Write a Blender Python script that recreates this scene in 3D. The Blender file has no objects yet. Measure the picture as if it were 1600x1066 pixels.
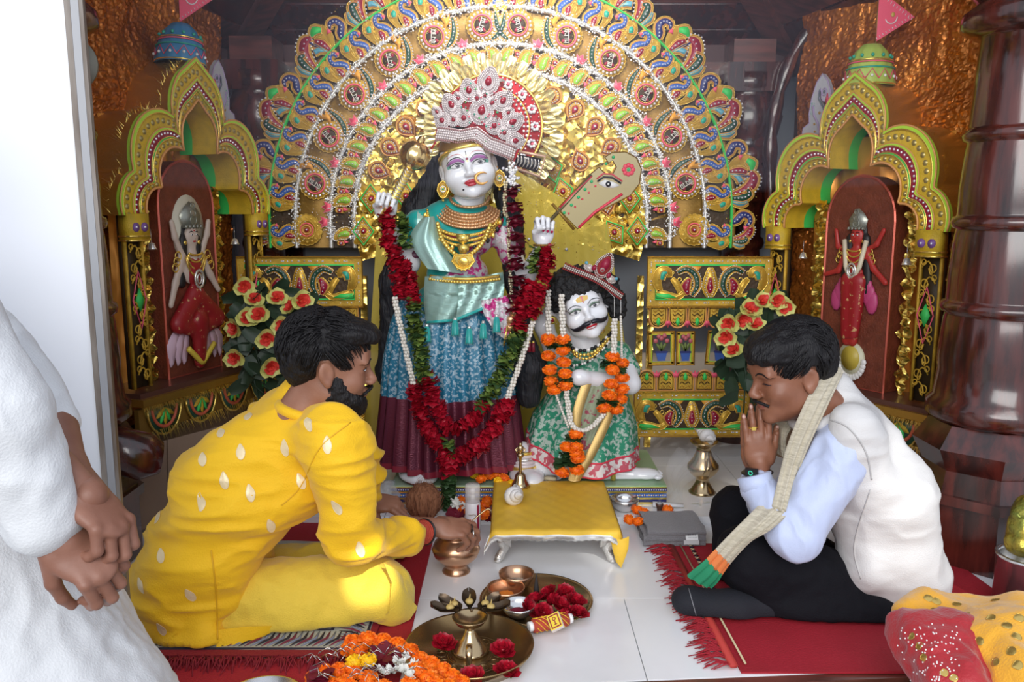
import bpy, math, random
import numpy as np
from mathutils import Vector, Matrix, noise
from mathutils.bvhtree import BVHTree
random.seed(7); RNG = np.random.default_rng(7)
PI = math.pi; sin = math.sin; cos = math.cos; R = math.radians
C = bpy.context.scene.collection
# ---------------------------------------------------------------- camera, world, lights, exposure
CH, FPX, TH = 1.10, 1300.0, R(9.0)
cam = bpy.data.cameras.new('camera'); cam.sensor_width = 36.0; cam.lens = FPX * 36.0 / 1600.0
cam.clip_start = 0.02
camo = bpy.data.objects.new('camera', cam); C.objects.link(camo)
camo.location = (0, 0, CH); camo.rotation_euler = (PI / 2 - TH, 0, 0)
bpy.context.scene.camera = camo
sc = bpy.context.scene
sc.view_settings.view_transform = 'Standard'; sc.view_settings.look = 'None'
sc.view_settings.gamma = 1.0; sc.view_settings.use_curve_mapping = False
sc.view_settings.exposure = 0.33
w = bpy.data.worlds.new('world'); sc.world = w; w.use_nodes = True
w.node_tree.nodes['Background'].inputs[0].default_value = (0.80, 0.86, 1.0, 1)
w.node_tree.nodes['Background'].inputs[1].default_value = 0.74
def light(name, kind, loc, target, power, col=(1, 1, 1), size=1.0, size_y=None, spot=None, blend=0.3):
    l = bpy.data.lights.new(name, kind); l.energy = power; l.color = col
    if kind == 'AREA':
        l.size = size
        if size_y: l.shape = 'RECTANGLE'; l.size_y = size_y
    elif kind == 'SPOT':
        l.shadow_soft_size = size; l.spot_size = R(spot); l.spot_blend = blend
    o = bpy.data.objects.new(name, l); C.objects.link(o); o.location = loc
    o.rotation_euler = (Vector(target) - Vector(loc)).to_track_quat('-Z', 'Y').to_euler()
    return o
# daylight from the open front of the shrine, the shrine's ceiling lamp, and low sun coming in from the right
light('front_daylight', 'AREA', (-0.4, -2.4, 2.5), (0.0, 3.2, 0.6), 150, (1.0, 0.98, 0.96), 4.0, 2.4)
light('ceiling_lamp', 'SPOT', (0.05, 2.60, 2.40), (0.0, 3.6, 1.62), 92, (1.0, 0.97, 0.92), 0.06, spot=84, blend=1.0)
light('sunbeam_right', 'SPOT', (2.6, -2.2, 3.2), (1.22, 2.0, 0.42), 380, (1.0, 0.97, 0.9), 0.02, spot=6.5, blend=0.35)
light('sunbeam_front', 'SPOT', (1.2, -2.4, 3.4), (-0.37, 2.06, 0.14), 1500, (1.0, 0.96, 0.88), 0.02, spot=1.5, blend=0.4)
light('sunbeam_floor', 'SPOT', (1.6, -2.0, 3.4), (0.33, 2.47, 0.08), 420, (1.0, 0.97, 0.9), 0.02, spot=2.2, blend=0.8)
# ---------------------------------------------------------------- picture measures to world
def ray(px, py):
    x = (px - 800) / FPX; y = -(py - 533) / FPX
    return Vector((x, cos(TH) + y * sin(TH), -sin(TH) + y * cos(TH)))
def at(px, py, Y):
    d = ray(px, py); return Vector((0, 0, CH)) + d * (Y / d.y)
def fl(px, py, z=0.0):
    d = ray(px, py); return Vector((0, 0, CH)) + d * ((z - CH) / d.z)
def onpl(px, py, o, n):
    d = ray(px, py); c = Vector((0, 0, CH)); t = (Vector(o) - c).dot(n) / d.dot(n); return c + d * t
def mpp(Y): return Y * cos(TH) / FPX
# ---------------------------------------------------------------- materials
MT = {}
def mat(name, col, rough=0.5, metal=0.0, bump=0.0, bscale=60.0, var=0.0, vscale=8.0, col2=None, coat=0.0, alpha=1.0,
        sheen=0.0, kind='noise', trans=0.0, sss=0.0, emit=None, vrange=(0.35, 0.65), stretch=None, spec=0.5):
    if name in MT: return MT[name]
    m = bpy.data.materials.new(name); MT[name] = m; m.use_nodes = True
    nt = m.node_tree; b = nt.nodes['Principled BSDF']; L = nt.links.new
    b.inputs['Base Color'].default_value = (*col, 1); b.inputs['Roughness'].default_value = rough
    b.inputs['Metallic'].default_value = metal; b.inputs['Coat Weight'].default_value = coat
    b.inputs['Coat Roughness'].default_value = 0.12
    b.inputs['Sheen Weight'].default_value = sheen; b.inputs['Transmission Weight'].default_value = trans
    b.inputs['Specular IOR Level'].default_value = spec
    if alpha < 1: b.inputs['Alpha'].default_value = alpha
    if sss: b.inputs['Subsurface Weight'].default_value = sss; b.inputs['Subsurface Radius'].default_value = (0.01, 0.005, 0.003)
    if emit: b.inputs['Emission Color'].default_value = (*emit[0], 1); b.inputs['Emission Strength'].default_value = emit[1]
    tc = nt.nodes.new('ShaderNodeTexCoord'); vec = tc.outputs['Object']
    if stretch:
        mp = nt.nodes.new('ShaderNodeMapping'); mp.inputs['Scale'].default_value = stretch; L(vec, mp.inputs[0]); vec = mp.outputs[0]
    if col2 is not None or var:
        n = nt.nodes.new('ShaderNodeTexVoronoi' if kind == 'voronoi' else 'ShaderNodeTexNoise')
        n.inputs['Scale'].default_value = vscale; L(vec, n.inputs['Vector'])
        if kind != 'voronoi': n.inputs['Detail'].default_value = 5
        r = nt.nodes.new('ShaderNodeValToRGB'); L(n.outputs[0], r.inputs[0])
        r.color_ramp.elements[0].position, r.color_ramp.elements[1].position = vrange
        c2 = col2 if col2 is not None else tuple(max(0, c * (1 - var)) for c in col)
        r.color_ramp.elements[0].color = (*col, 1); r.color_ramp.elements[1].color = (*c2, 1)
        L(r.outputs[0], b.inputs['Base Color'])
    if bump:
        n = nt.nodes.new('ShaderNodeTexVoronoi' if kind in ('glitter', 'foil') else 'ShaderNodeTexNoise')
        n.inputs['Scale'].default_value = bscale; L(vec, n.inputs['Vector'])
        if kind not in ('glitter', 'foil'): n.inputs['Detail'].default_value = 6
        if kind == 'crumple': n.noise_type = 'RIDGED_MULTIFRACTAL'; n.inputs['Roughness'].default_value = .6; n.inputs['Lacunarity'].default_value = 2.2
        bp = nt.nodes.new('ShaderNodeBump'); bp.inputs['Strength'].default_value = bump; bp.inputs['Distance'].default_value = 0.01
        L(n.outputs[1 if kind == 'glitter' else 0], bp.inputs['Height']); L(bp.outputs[0], b.inputs['Normal'])
    return m
GOLD = mat('gold_zari', (0.80, 0.50, 0.08), 0.38, 0.55, 0.5, 260, kind='glitter')
GOLDB = mat('gold_bright', (0.95, 0.68, 0.16), 0.25, 0.8, 0.4, 90, kind='glitter')
GOLDP = mat('gold_paint', (0.72, 0.44, 0.045), 0.45, 0.25, 0.3, 300, var=0.35, vscale=30)
GOLDFOIL = mat('gold_foil', (0.95, 0.66, 0.14), 0.22, 0.95, 1.0, 26, kind='foil')
GOLDD = mat('gold_dark', (0.30, 0.17, 0.035), 0.4, 0.5, 0.4, 160, kind='glitter')
TINSEL = mat('gold_tinsel', (0.62, 0.36, 0.07), 0.3, 0.8, 0.9, 160, kind='glitter')
SILV = mat('silver_glitter', (0.85, 0.84, 0.80), 0.25, 0.75, 0.9, 220, kind='glitter')
RIM = mat('rim_orange', (0.75, 0.36, 0.12), 0.5, 0.2)
ORAN = mat('orange_enamel', (0.85, 0.38, 0.05), 0.5)
BLUE = mat('blue_enamel', (0.05, 0.12, 0.42), 0.4)
NAVY = mat('navy_enamel', (0.03, 0.04, 0.18), 0.4)
GREEN = mat('green_enamel', (0.05, 0.62, 0.12), 0.5)
TEAL = mat('teal_enamel', (0.03, 0.40, 0.28), 0.4)
LIME = mat('lime_line', (0.45, 0.75, 0.05), 0.5)
LBLUE = mat('pale_blue_enamel', (0.12, 0.38, 0.50), 0.4)
RED = mat('ruby', (0.35, 0.01, 0.03), 0.15, 0.0, coat=0.6)
MAROON = mat('maroon_enamel', (0.30, 0.01, 0.04), 0.4)
DGREEN = mat('dark_green_enamel', (0.02, 0.08, 0.05), 0.4)
PINK = mat('pink_card', (0.90, 0.12, 0.20), 0.5)
WHITE = mat('white_bead', (0.85, 0.84, 0.82), 0.25)
CRYS = mat('crystal', (0.80, 0.80, 0.88), 0.08, 0.5)
BLACK = mat('black', (0.01, 0.01, 0.012), 0.4)
BROWN = mat('backing_brown', (0.055, 0.03, 0.012), 0.5, 0.2, 0.3, 60)
WOOD = mat('lacquered_wood', (0.105, 0.020, 0.013), 0.22, 0.0, 0.06, 12, col2=(0.022, 0.007, 0.005), vscale=5, coat=0.8, stretch=(6, 6, 0.8))
WOODL = mat('wood_lighter', (0.18, 0.05, 0.035), 0.3, 0.0, 0.06, 12, col2=(0.05, 0.015, 0.008), vscale=5, coat=0.4, stretch=(1, 6, 6))
MARBLE = mat('white_marble', (0.90, 0.91, 0.93), 0.2, 0.0, 0.02, 5, col2=(0.68, 0.68, 0.68), vscale=1.6, vrange=(0.45, 0.8), coat=0.2)
COPFOIL = mat('copper_foil', (0.62, 0.21, 0.03), 0.28, 0.6, .5, 55, kind='foil', col2=(0.38, 0.10, 0.015), vscale=4)
# ---------------------------------------------------------------- mesh building
class MB:
    def __init__(s): s.v = []; s.f = []; s.m = []; s.mats = []; s.n = 0
    def mi(s, m):
        if m not in s.mats: s.mats.append(m)
        return s.mats.index(m)
    def add(s, V, F, m):
        i = s.mi(m); s.v.append(np.asarray([tuple(p) for p in V] if not isinstance(V, np.ndarray) else V, float).reshape(-1, 3))
        k = s.n; s.f += [tuple(a + k for a in f) for f in F]; s.m += [i] * len(F); s.n += len(V); return s
    def box(s, c, size, m, rot=None, taper=1.0):
        x, y, z = [a / 2 for a in size]; V = []
        for dz in (-1, 1):
            t = taper if dz > 0 else 1
            for dx, dy in ((-1, -1), (1, -1), (1, 1), (-1, 1)):
                p = Vector((dx * x * t, dy * y * t, dz * z)); V.append((rot @ p if rot else p) + Vector(c))
        return s.add(V, [(3, 2, 1, 0), (4, 5, 6, 7), (0, 1, 5, 4), (1, 2, 6, 5), (2, 3, 7, 6), (3, 0, 4, 7)], m)
    def quad(s, a, b, c, d, m): return s.add([a, b, c, d], [(0, 1, 2, 3)], m)
    def tube(s, P, r, m, n=8, closed=False, cap=True, flat=1.0, up=None):
        P = [Vector(p) for p in P]; k = len(P); r = r if hasattr(r, '__len__') else [r] * k; V = []; F = []
        pn = None
        for i, p in enumerate(P):
            if closed: t = P[(i + 1) % k] - P[i - 1]
            else: t = P[min(i + 1, k - 1)] - P[max(i - 1, 0)]
            t = t.normalized() if t.length > 1e-9 else Vector((0, 0, 1))
            if up is not None: a = Vector(up)
            elif pn is not None: a = pn
            else: a = Vector((0, 0, 1)) if abs(t.z) < 0.9 else Vector((0, 1, 0))
            u = (a - t * a.dot(t)); u = u.normalized() if u.length > 1e-6 else Vector((1, 0, 0)); pn = u; b = t.cross(u)
            for j in range(n):
                A = 2 * PI * j / n; V.append(p + u * (cos(A) * r[i] * flat) + b * (sin(A) * r[i]))
        for i in range(k if closed else k - 1):
            i2 = (i + 1) % k
            for j in range(n): F.append((i * n + j, i * n + (j + 1) % n, i2 * n + (j + 1) % n, i2 * n + j))
        if cap and not closed: F += [tuple(range(n))[::-1], tuple((k - 1) * n + j for j in range(n))]
        return s.add(V, F, m)
    def lathe(s, prof, m, c=(0, 0, 0), n=32, M=None, ang=None):
        V = []; F = []; k = len(prof); c = Vector(c)
        for r, z in prof:
            for j in range(n):
                A = 2 * PI * j / n + (ang or 0); p = Vector((r * cos(A), r * sin(A), z)); V.append((M @ p if M else p) + c)
        for i in range(k - 1):
            for j in range(n): F.append((i * n + j, i * n + (j + 1) % n, (i + 1) * n + (j + 1) % n, (i + 1) * n + j))
        if prof[0][0] > 1e-5: F.append(tuple(range(n))[::-1])
        if prof[-1][0] > 1e-5: F.append(tuple((k - 1) * n + j for j in range(n)))
        return s.add(V, F, m)
    def grid(s, G, m, closed_j=False, flip=False):
        ni, nj = len(G), len(G[0]); V = [tuple(p) for row in G for p in row]; F = []
        for i in range(ni - 1):
            for j in range(nj if closed_j else nj - 1):
                q = (i * nj + j, i * nj + (j + 1) % nj, (i + 1) * nj + (j + 1) % nj, (i + 1) * nj + j); F.append(q[::-1] if flip else q)
        return s.add(V, F, m)
    def ell(s, c, r, m, M=None, n=12, k=8):
        c = Vector(c); r = (r, r, r) if not hasattr(r, '__len__') else r; V = [];
        for i in range(1, k):
            a = PI * i / k
            for j in range(n):
                b = 2 * PI * j / n; V.append(Vector((r[0] * sin(a) * cos(b), r[1] * sin(a) * sin(b), r[2] * cos(a))))
        V += [Vector((0, 0, r[2])), Vector((0, 0, -r[2]))]
        V = [(M @ p if M else p) + c for p in V]; F = []
        for i in range(k - 2):
            for j in range(n): F.append((i * n + j, (i + 1) * n + j, (i + 1) * n + (j + 1) % n, i * n + (j + 1) % n))
        t = (k - 1) * n
        for j in range(n): F.append((t, j, (j + 1) % n)); F.append((t + 1, (k - 2) * n + (j + 1) % n, (k - 2) * n + j))
        return s.add(V, F, m)
    # --- relief pieces in a local plane: x across, y up, z out of the surface
    def pad(s, O, z0, z1, m, inset=0.0):
        n = len(O); cx = sum(p[0] for p in O) / n; cy = sum(p[1] for p in O) / n
        V = [(x, y, z0) for x, y in O] + [(cx + (x - cx) * (1 - inset), cy + (y - cy) * (1 - inset), z1) for x, y in O]
        F = [(i, (i + 1) % n, n + (i + 1) % n, n + i) for i in range(n)] + [tuple(range(n, 2 * n))]
        return s.add(V, F, m)
    def rim(s, O, r, m, z=0, n=5): return s.tube([(x, y, z) for x, y in O], r, m, n, closed=True, up=(0, 0, 1))
    def gem(s, x, y, r, m, z=0, h=None):
        h = h or r * 0.6; k = 6; V = [(x + r * cos(a * PI / 3), y + r * sin(a * PI / 3), z) for a in range(k)] + [(x + .55 * r * cos(a * PI / 3), y + .55 * r * sin(a * PI / 3), z + h) for a in range(k)]
        return s.add(V, [(i, (i + 1) % k, k + (i + 1) % k, k + i) for i in range(k)] + [tuple(range(k, 2 * k))], m)
    def mesh(s, name, smooth=True):
        me = bpy.data.meshes.new(name)
        V = np.concatenate(s.v) if s.v else np.zeros((0, 3)); me.from_pydata(V.tolist(), [], s.f)
        for m in s.mats: me.materials.append(m)
        me.polygons.foreach_set('material_index', s.m)
        if smooth: me.polygons.foreach_set('use_smooth', [True] * len(s.f))
        me.update()
        return me
    def build(s, name, parent=None, smooth=True, base=True, **kw):
        if parent is None and base and s.v:
            V = np.concatenate(s.v); lo, hi = V.min(0), V.max(0); c = np.array([(lo[0] + hi[0]) / 2, (lo[1] + hi[1]) / 2, lo[2]])
            s.v = [v - c for v in s.v]; o = link(name, s.mesh(name, smooth), None, **kw); o.location = c.tolist(); return o
        return link(name, s.mesh(name, smooth), parent, **kw)
def tag(o, label=None, cat=None, group=None, kind=None):
    for k, v in (('label', label), ('category', cat), ('group', group), ('kind', kind)):
        if v: o[k] = v
    return o
def inv(p):
    M = Matrix.Identity(4)
    while p: M = p.matrix_parent_inverse @ p.matrix_basis @ M if p.parent else p.matrix_basis @ M; p = p.parent
    return M.inverted()
def link(name, me, parent=None, M=None, label=None, cat=None, group=None, kind=None, world=True):
    """M: placement in world coordinates. A child whose mesh is in world coordinates keeps them."""
    o = bpy.data.objects.new(name, me); C.objects.link(o)
    if parent is not None:
        o.parent = parent
        if world: o.matrix_parent_inverse = inv(parent)
    if M is not None: o.matrix_basis = M
    return tag(o, label, cat, group, kind)
def thing(name, label, cat, loc, group=None):
    o = bpy.data.objects.new(name, None); C.objects.link(o); o.location = loc; o.empty_display_size = 0.05
    return tag(o, label, cat, group)
def frame(o, x, y, z=None):
    x = Vector(x).normalized(); y = Vector(y); y = (y - x * y.dot(x)).normalized(); z = x.cross(y)
    return Matrix(((x.x, y.x, z.x, o[0]), (x.y, y.y, z.y, o[1]), (x.z, y.z, z.z, o[2]), (0, 0, 0, 1)))
def stroke(P, W, n=4):
    """closed outline of a brush stroke along P with half widths W (smoothed)"""
    P = [Vector((p[0], p[1], 0)) for p in P]; Q = []; U = []
    for i in range(len(P) - 1):
        p0, p1, p2, p3 = P[max(i - 1, 0)], P[i], P[i + 1], P[min(i + 2, len(P) - 1)]
        for k in range(n):
            t = k / n; Q.append(0.5 * ((2 * p1) + (p2 - p0) * t + (2 * p0 - 5 * p1 + 4 * p2 - p3) * t * t + (3 * p1 - p0 - 3 * p2 + p3) * t ** 3))
            U.append(W[i] * (1 - t) + W[i + 1] * t)
    Q.append(P[-1]); U.append(W[-1]); A = []; B = []
    for i, p in enumerate(Q):
        t = (Q[min(i + 1, len(Q) - 1)] - Q[max(i - 1, 0)]).normalized(); nn = Vector((-t.y, t.x, 0))
        A.append((p.x + nn.x * U[i], p.y + nn.y * U[i])); B.append((p.x - nn.x * U[i], p.y - nn.y * U[i]))
    return A + B[::-1]
def spline(P, n=6):
    P = [Vector(p) for p in P]; Q = []
    for i in range(len(P) - 1):
        p0, p1, p2, p3 = P[max(i - 1, 0)], P[i], P[i + 1], P[min(i + 2, len(P) - 1)]
        for k in range(n):
            t = k / n; Q.append(0.5 * ((2 * p1) + (p2 - p0) * t + (2 * p0 - 5 * p1 + 4 * p2 - p3) * t * t + (3 * p1 - p0 - 3 * p2 + p3) * t ** 3))
    return Q + [P[-1]]
def circ(x, y, r, n=20, ry=None): return [(x + r * cos(2 * PI * i / n), y + (ry or r) * sin(2 * PI * i / n)) for i in range(n)]
def resamp(P, step):
    L = [0.0]
    for a, b in zip(P, P[1:]): L.append(L[-1] + (Vector(b) - Vector(a)).length)
    n = max(1, int(round(L[-1] / step))); out = []; j = 0
    for i in range(n + 1):
        t = L[-1] * i / n
        while j < len(L) - 2 and L[j + 1] < t: j += 1
        f = (t - L[j]) / max(1e-9, L[j + 1] - L[j]); out.append(Vector(P[j]).lerp(Vector(P[j + 1]), f))
    return out
def vnoise(P, scale, seed=0):
    """smooth value noise on an (n,3) array, -1..1"""
    P = np.asarray(P) * scale + seed * 17.3; I = np.floor(P).astype(np.int64); Fr = P - I; Fr = Fr * Fr * (3 - 2 * Fr); out = 0
    for dx in (0, 1):
        for dy in (0, 1):
            for dz in (0, 1):
                h = (I[:, 0] + dx) * 73856093 ^ (I[:, 1] + dy) * 19349663 ^ (I[:, 2] + dz) * 83492791
                h = (h ^ (h >> 13)) * 1274126177 & 0x7fffffff; h = (h ^ (h >> 9)) & 0xffff
                wt = (Fr[:, 0] if dx else 1 - Fr[:, 0]) * (Fr[:, 1] if dy else 1 - Fr[:, 1]) * (Fr[:, 2] if dz else 1 - Fr[:, 2])
                out = out + wt * (h / 32767.5 - 1)
    return out
# ---------------------------------------------------------------- organic surfaces: smooth unions of rounded forms
def rotm(x=0, y=0, z=0):
    return np.array((Matrix.Rotation(R(z), 3, 'Z') @ Matrix.Rotation(R(y), 3, 'Y') @ Matrix.Rotation(R(x), 3, 'X')))
def E(c, r, rot=None, k=None, sub=False): return ('e', np.array(c, float), np.array(r, float), rot, k, sub)
def K(a, b, ra, rb, k=None, sub=False): return ('c', np.array(a, float), np.array(b, float), (ra, rb), k, sub)
def sdf(prims, P, k0):
    D = None
    for pr in prims:
        if pr[0] == 'e':
            q = P - pr[1]
            if pr[3] is not None: q = q @ pr[3]
            r = pr[2]; a = np.sqrt(((q / r) ** 2).sum(-1)); b = np.sqrt(((q / (r * r)) ** 2).sum(-1)); d = a * (a - 1) / np.maximum(b, 1e-6)
        else:
            ab = pr[2] - pr[1]; t = np.clip(((P - pr[1]) @ ab) / max(1e-9, ab @ ab), 0, 1)
            d = np.sqrt(((P - pr[1] - t[..., None] * ab) ** 2).sum(-1)) - (pr[3][0] * (1 - t) + pr[3][1] * t)
        k = pr[4] if pr[4] is not None else k0
        if D is None: D = d
        elif pr[5]:
            h = np.clip(0.5 - 0.5 * (D + d) / k, 0, 1); D = D * (1 - h) + (-d) * h + k * h * (1 - h)
        else:
            h = np.clip(0.5 + 0.5 * (D - d) / k, 0, 1); D = D * (1 - h) + d * h - k * h * (1 - h)
    return D
def organic(prims, h=0.006, k=0.02, disp=None, cut=None, smooth=1):
    """surface nets over the smooth union; returns verts (n,3), quads"""
    lo = np.full(3, 1e9); hi = -lo
    for p in prims:
        if p[5]: continue
        if p[0] == 'e': m = p[2].max(); lo = np.minimum(lo, p[1] - m); hi = np.maximum(hi, p[1] + m)
        else:
            m = max(p[3]); lo = np.minimum(lo, np.minimum(p[1], p[2]) - m); hi = np.maximum(hi, np.maximum(p[1], p[2]) + m)
    lo -= 3 * h; hi += 3 * h; N = np.ceil((hi - lo) / h).astype(int) + 1
    G = np.stack(np.meshgrid(*[lo[i] + h * np.arange(N[i]) for i in range(3)], indexing='ij'), -1).astype(np.float32)
    D = sdf(prims, G, k).astype(np.float32)
    if cut is not None: D = np.maximum(D, cut(G))
    D[0] = D[-1] = 1; D[:, 0] = D[:, -1] = 1; D[:, :, 0] = D[:, :, -1] = 1
    S = D < 0; cnt = np.zeros(tuple(N - 1), int); acc = np.zeros(tuple(N - 1) + (3,))
    for ax in range(3):
        sl0 = [slice(None)] * 3; sl1 = [slice(None)] * 3; sl0[ax] = slice(0, -1); sl1[ax] = slice(1, None)
        a, b = D[tuple(sl0)], D[tuple(sl1)]; cr = (a < 0) != (b < 0); t = np.where(cr, a / np.where(cr, a - b, 1), 0)
        o1, o2 = [x for x in range(3) if x != ax]
        for i in (0, 1):
            for j in (0, 1):
                s = [slice(None)] * 3; s[o1] = slice(i, N[o1] - 1 + i); s[o2] = slice(j, N[o2] - 1 + j)
                c = cr[tuple(s)]; tt = t[tuple(s)]; cnt += c; acc[..., ax] += np.where(c, tt, 0); acc[..., o1] += c * i; acc[..., o2] += c * j
    act = cnt > 0; idx = -np.ones(act.shape, int); idx[act] = np.arange(act.sum())
    V = np.argwhere(act) + acc[act] / cnt[act][:, None]; V = lo + V * h; Fs = []
    for ax in range(3):
        o1, o2 = [(1, 2), (2, 0), (0, 1)][ax]
        sl0 = [slice(None)] * 3; sl1 = [slice(None)] * 3; sl0[ax] = slice(0, -1); sl1[ax] = slice(1, None)
        a, b = S[tuple(sl0)], S[tuple(sl1)]
        for sign in (True, False):
            cc = np.argwhere((a & ~b) if sign else (b & ~a))
            cc = cc[(cc[:, o1] > 0) & (cc[:, o2] > 0)]
            def g(d1, d2):
                q = cc.copy(); q[:, o1] += d1; q[:, o2] += d2; return idx[q[:, 0], q[:, 1], q[:, 2]]
            q = np.stack([g(-1, -1), g(0, -1), g(0, 0), g(-1, 0)], 1); Fs.append(q if sign else q[:, ::-1])
    Fq = np.concatenate(Fs); Fq = Fq[(Fq >= 0).all(1)]
    E2 = np.concatenate([Fq[:, [0, 1]], Fq[:, [1, 2]], Fq[:, [2, 3]], Fq[:, [3, 0]]])
    for _ in range(smooth):
        A = np.zeros_like(V); n = np.zeros(len(V)); np.add.at(A, E2[:, 0], V[E2[:, 1]]); np.add.at(A, E2[:, 1], V[E2[:, 0]])
        np.add.at(n, E2[:, 0], 1); np.add.at(n, E2[:, 1], 1); V = V * 0.4 + 0.6 * A / np.maximum(n, 1)[:, None]
    if disp is not None:
        nr = np.cross(V[Fq[:, 2]] - V[Fq[:, 0]], V[Fq[:, 3]] - V[Fq[:, 1]]); vn = np.zeros_like(V)
        for i in range(4): np.add.at(vn, Fq[:, i], nr)
        vn /= np.maximum(np.linalg.norm(vn, axis=1), 1e-9)[:, None]; V = V + vn * disp(V, vn)[:, None]
    return V, Fq
def tform(V, M): return V @ np.array(M.to_3x3()).T + np.array(M.translation)
def org_obj(name, prims, m, parent=None, h=0.006, k=0.02, M=None, pick=None, mats=None, **kw):
    disp = kw.pop('disp', None); cut = kw.pop('cut', None); sm = kw.pop('smooth', 1)
    V, Fq = organic(prims, h, k, disp, cut, sm); b = MB(); mats = mats or [m]
    for x in mats: b.mi(x)
    W = tform(V, M) if M is not None else V
    b.v = [W]; b.n = len(W); b.f = [tuple(f) for f in Fq.tolist()]
    b.m = pick(V[Fq].mean(1)).astype(int).tolist() if pick else [0] * len(b.f)
    o = b.build(name, parent, **kw); bv = BVHTree.FromPolygons([tuple(p) for p in V], b.f); return o, bv, b
def surf(bv, x, z, off=0.0006, d=Vector((0, -1, 0)), y0=0.6):
    h = bv.ray_cast(Vector((x, y0, z)), d)
    return (h[0] + h[1] * off) if h[0] is not None else None
def patch(b, bv, top, bot, m, M, n=14, k=3, off=0.0008):
    """conforming patch between two polylines in face coordinates (x,z)"""
    T = spline([(p[0], 0, p[1]) for p in top], max(2, n // (len(top) - 1))); B = spline([(p[0], 0, p[1]) for p in bot], max(2, n // (len(bot) - 1)))
    n = min(len(T), len(B)); T = resamp(T, sum((T[i + 1] - T[i]).length for i in range(len(T) - 1)) / (n - 1) * 1.0001)[:n]; B = resamp(B, sum((B[i + 1] - B[i]).length for i in range(len(B) - 1)) / (n - 1) * 1.0001)[:n]
    n = min(len(T), len(B)); rows = []
    for j in range(k + 1):
        row = []
        for i in range(n):
            p = T[i].lerp(B[i], j / k); q = surf(bv, p.x, p.z, off)
            if q is None: q = rows[-1][i] if rows and rows[-1][i] is not None else Vector((p.x, 0.06, p.z))
            row.append(q)
        rows.append(row)
    b.grid([[M @ q for q in r] for r in rows], m, flip=True)
def dot(b, bv, x, z, r, m, M, n=12, off=0.0012, rz=None):
    c = surf(bv, x, z, off); P = [surf(bv, x + r * cos(2 * PI * i / n), z + (rz or r) * sin(2 * PI * i / n), off) for i in range(n)]
    if c is None or any(p is None for p in P): return
    b.add([M @ c] + [M @ p for p in P], [(0, 1 + (i + 1) % n, 1 + i) for i in range(n)], m)
# ================================================================ the room
def slab(name, a, b, m, parent=None, **kw):
    bb = MB(); bb.box([(a[i] + b[i]) / 2 for i in range(3)], [b[i] - a[i] for i in range(3)], m); return bb.build(name, parent, smooth=False, **kw)
def ey(x): return 1.81 + .073 * (x - .226)
def wedge(name, x0, x1, f0, f1, z0, z1, m, parent=None, **kw):
    V = [(x0, f0(x0), z0), (x1, f0(x1), z0), (x1, f1(x1), z0), (x0, f1(x0), z0)]; V += [(x, y, z1) for x, y, _ in V]; bb = MB(); bb.add(V, [(3, 2, 1, 0), (4, 5, 6, 7), (0, 1, 5, 4), (1, 2, 6, 5), (2, 3, 7, 6), (3, 0, 4, 7)], m); return bb.build(name, parent, smooth=False, **kw)
floor = wedge('floor', -1.75, 1.75, ey, lambda x: 4.0, -.14, -.012, MARBLE, kind='structure')
tilem = {}
ys = [1.832, 2.237, 2.80]; xs = [[-1.75, -0.96, 0.34 - 0.02, 1.75], [-1.75, -0.60, 0.62, 1.75]]
for r in range(2):
    for i in range(3):
        x0, x1, y0, y1 = xs[r][i] + .0012, xs[r][i + 1] - .0012, ys[r] + .0012, ys[r + 1] - .0012
        wedge('tile', x0, x1, (lambda x: ey(x) + .002) if r == 0 else (lambda x: y0), lambda x: y1, -.012, 0, MARBLE, floor)
# raised rear marble, one step up, and its slabs
xs = [-1.75, -1.0, -0.45, 0.46, 0.90, 1.75]
for i in range(5):
    b = MB(); x0, x1 = xs[i] + .0012, xs[i + 1] - .0012
    b.box(((x0 + x1) / 2, 3.095, .008), (x1 - x0, .588, .042), MARBLE); b.build('tile', floor, smooth=False)
    b = MB(); b.box(((x0 + x1) / 2, 3.665, .008), (x1 - x0, .548, .042), MARBLE); b.build('tile', floor, smooth=False)
wedge('trim_1', -1.75, 1.9, lambda x: ey(x) - .03, lambda x: ey(x) - .001, -.16, -.002, WOODL, kind='structure')
LOWERF = mat('lower_floor_stone', (0.35, 0.33, 0.31), 0.4, col2=(0.25, 0.24, 0.23), vscale=3)
slab('floor_lower', (-3.2, -1.6, -0.34), (3.2, 1.60, -0.30), LOWERF, kind='structure')
wedge('step_riser', -1.75, 1.9, lambda x: ey(x) - .026, lambda x: ey(x) - .004, -.32, -.16, WOODL, kind='structure')
BEIGE = mat('beige_marble_wall', (0.86, 0.76, 0.66), 0.3, col2=(0.74, 0.64, 0.54), vscale=2)
GREYW = mat('grey_paint_wall', (0.36, 0.40, 0.46), 0.6)
slab('wall_back', (-1.8, 3.96, 0.0), (1.8, 4.06, 2.2), GREYW, kind='structure')
slab('baseboard_back', (-1.4, 3.93, 0.02), (1.4, 3.96, 0.42), BEIGE, kind='structure')
WOODK = mat('wood_dark_plain', (.08, .03, .03), .5)
# corner timbers behind the rear pillars
for nm, x0, x1 in (('trim_2', -1.34, -0.98), ('trim_3', 0.98, 1.14)):
    slab(nm, (x0, 3.92, 0.0), (x1, 3.96, 1.9), WOOD, kind='structure')
slab('trim_4', (-1.3, 3.88, 1.70), (1.3, 3.96, 1.86), WOODK, kind='structure')
slab('trim_5', (-1.02, 3.84, 1.66), (-.62, 3.90, 1.745), WOODL, kind='structure')
slab('trim_6', (0.62, 3.84, 1.66), (1.02, 3.90, 1.745), WOODL, kind='structure')
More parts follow.
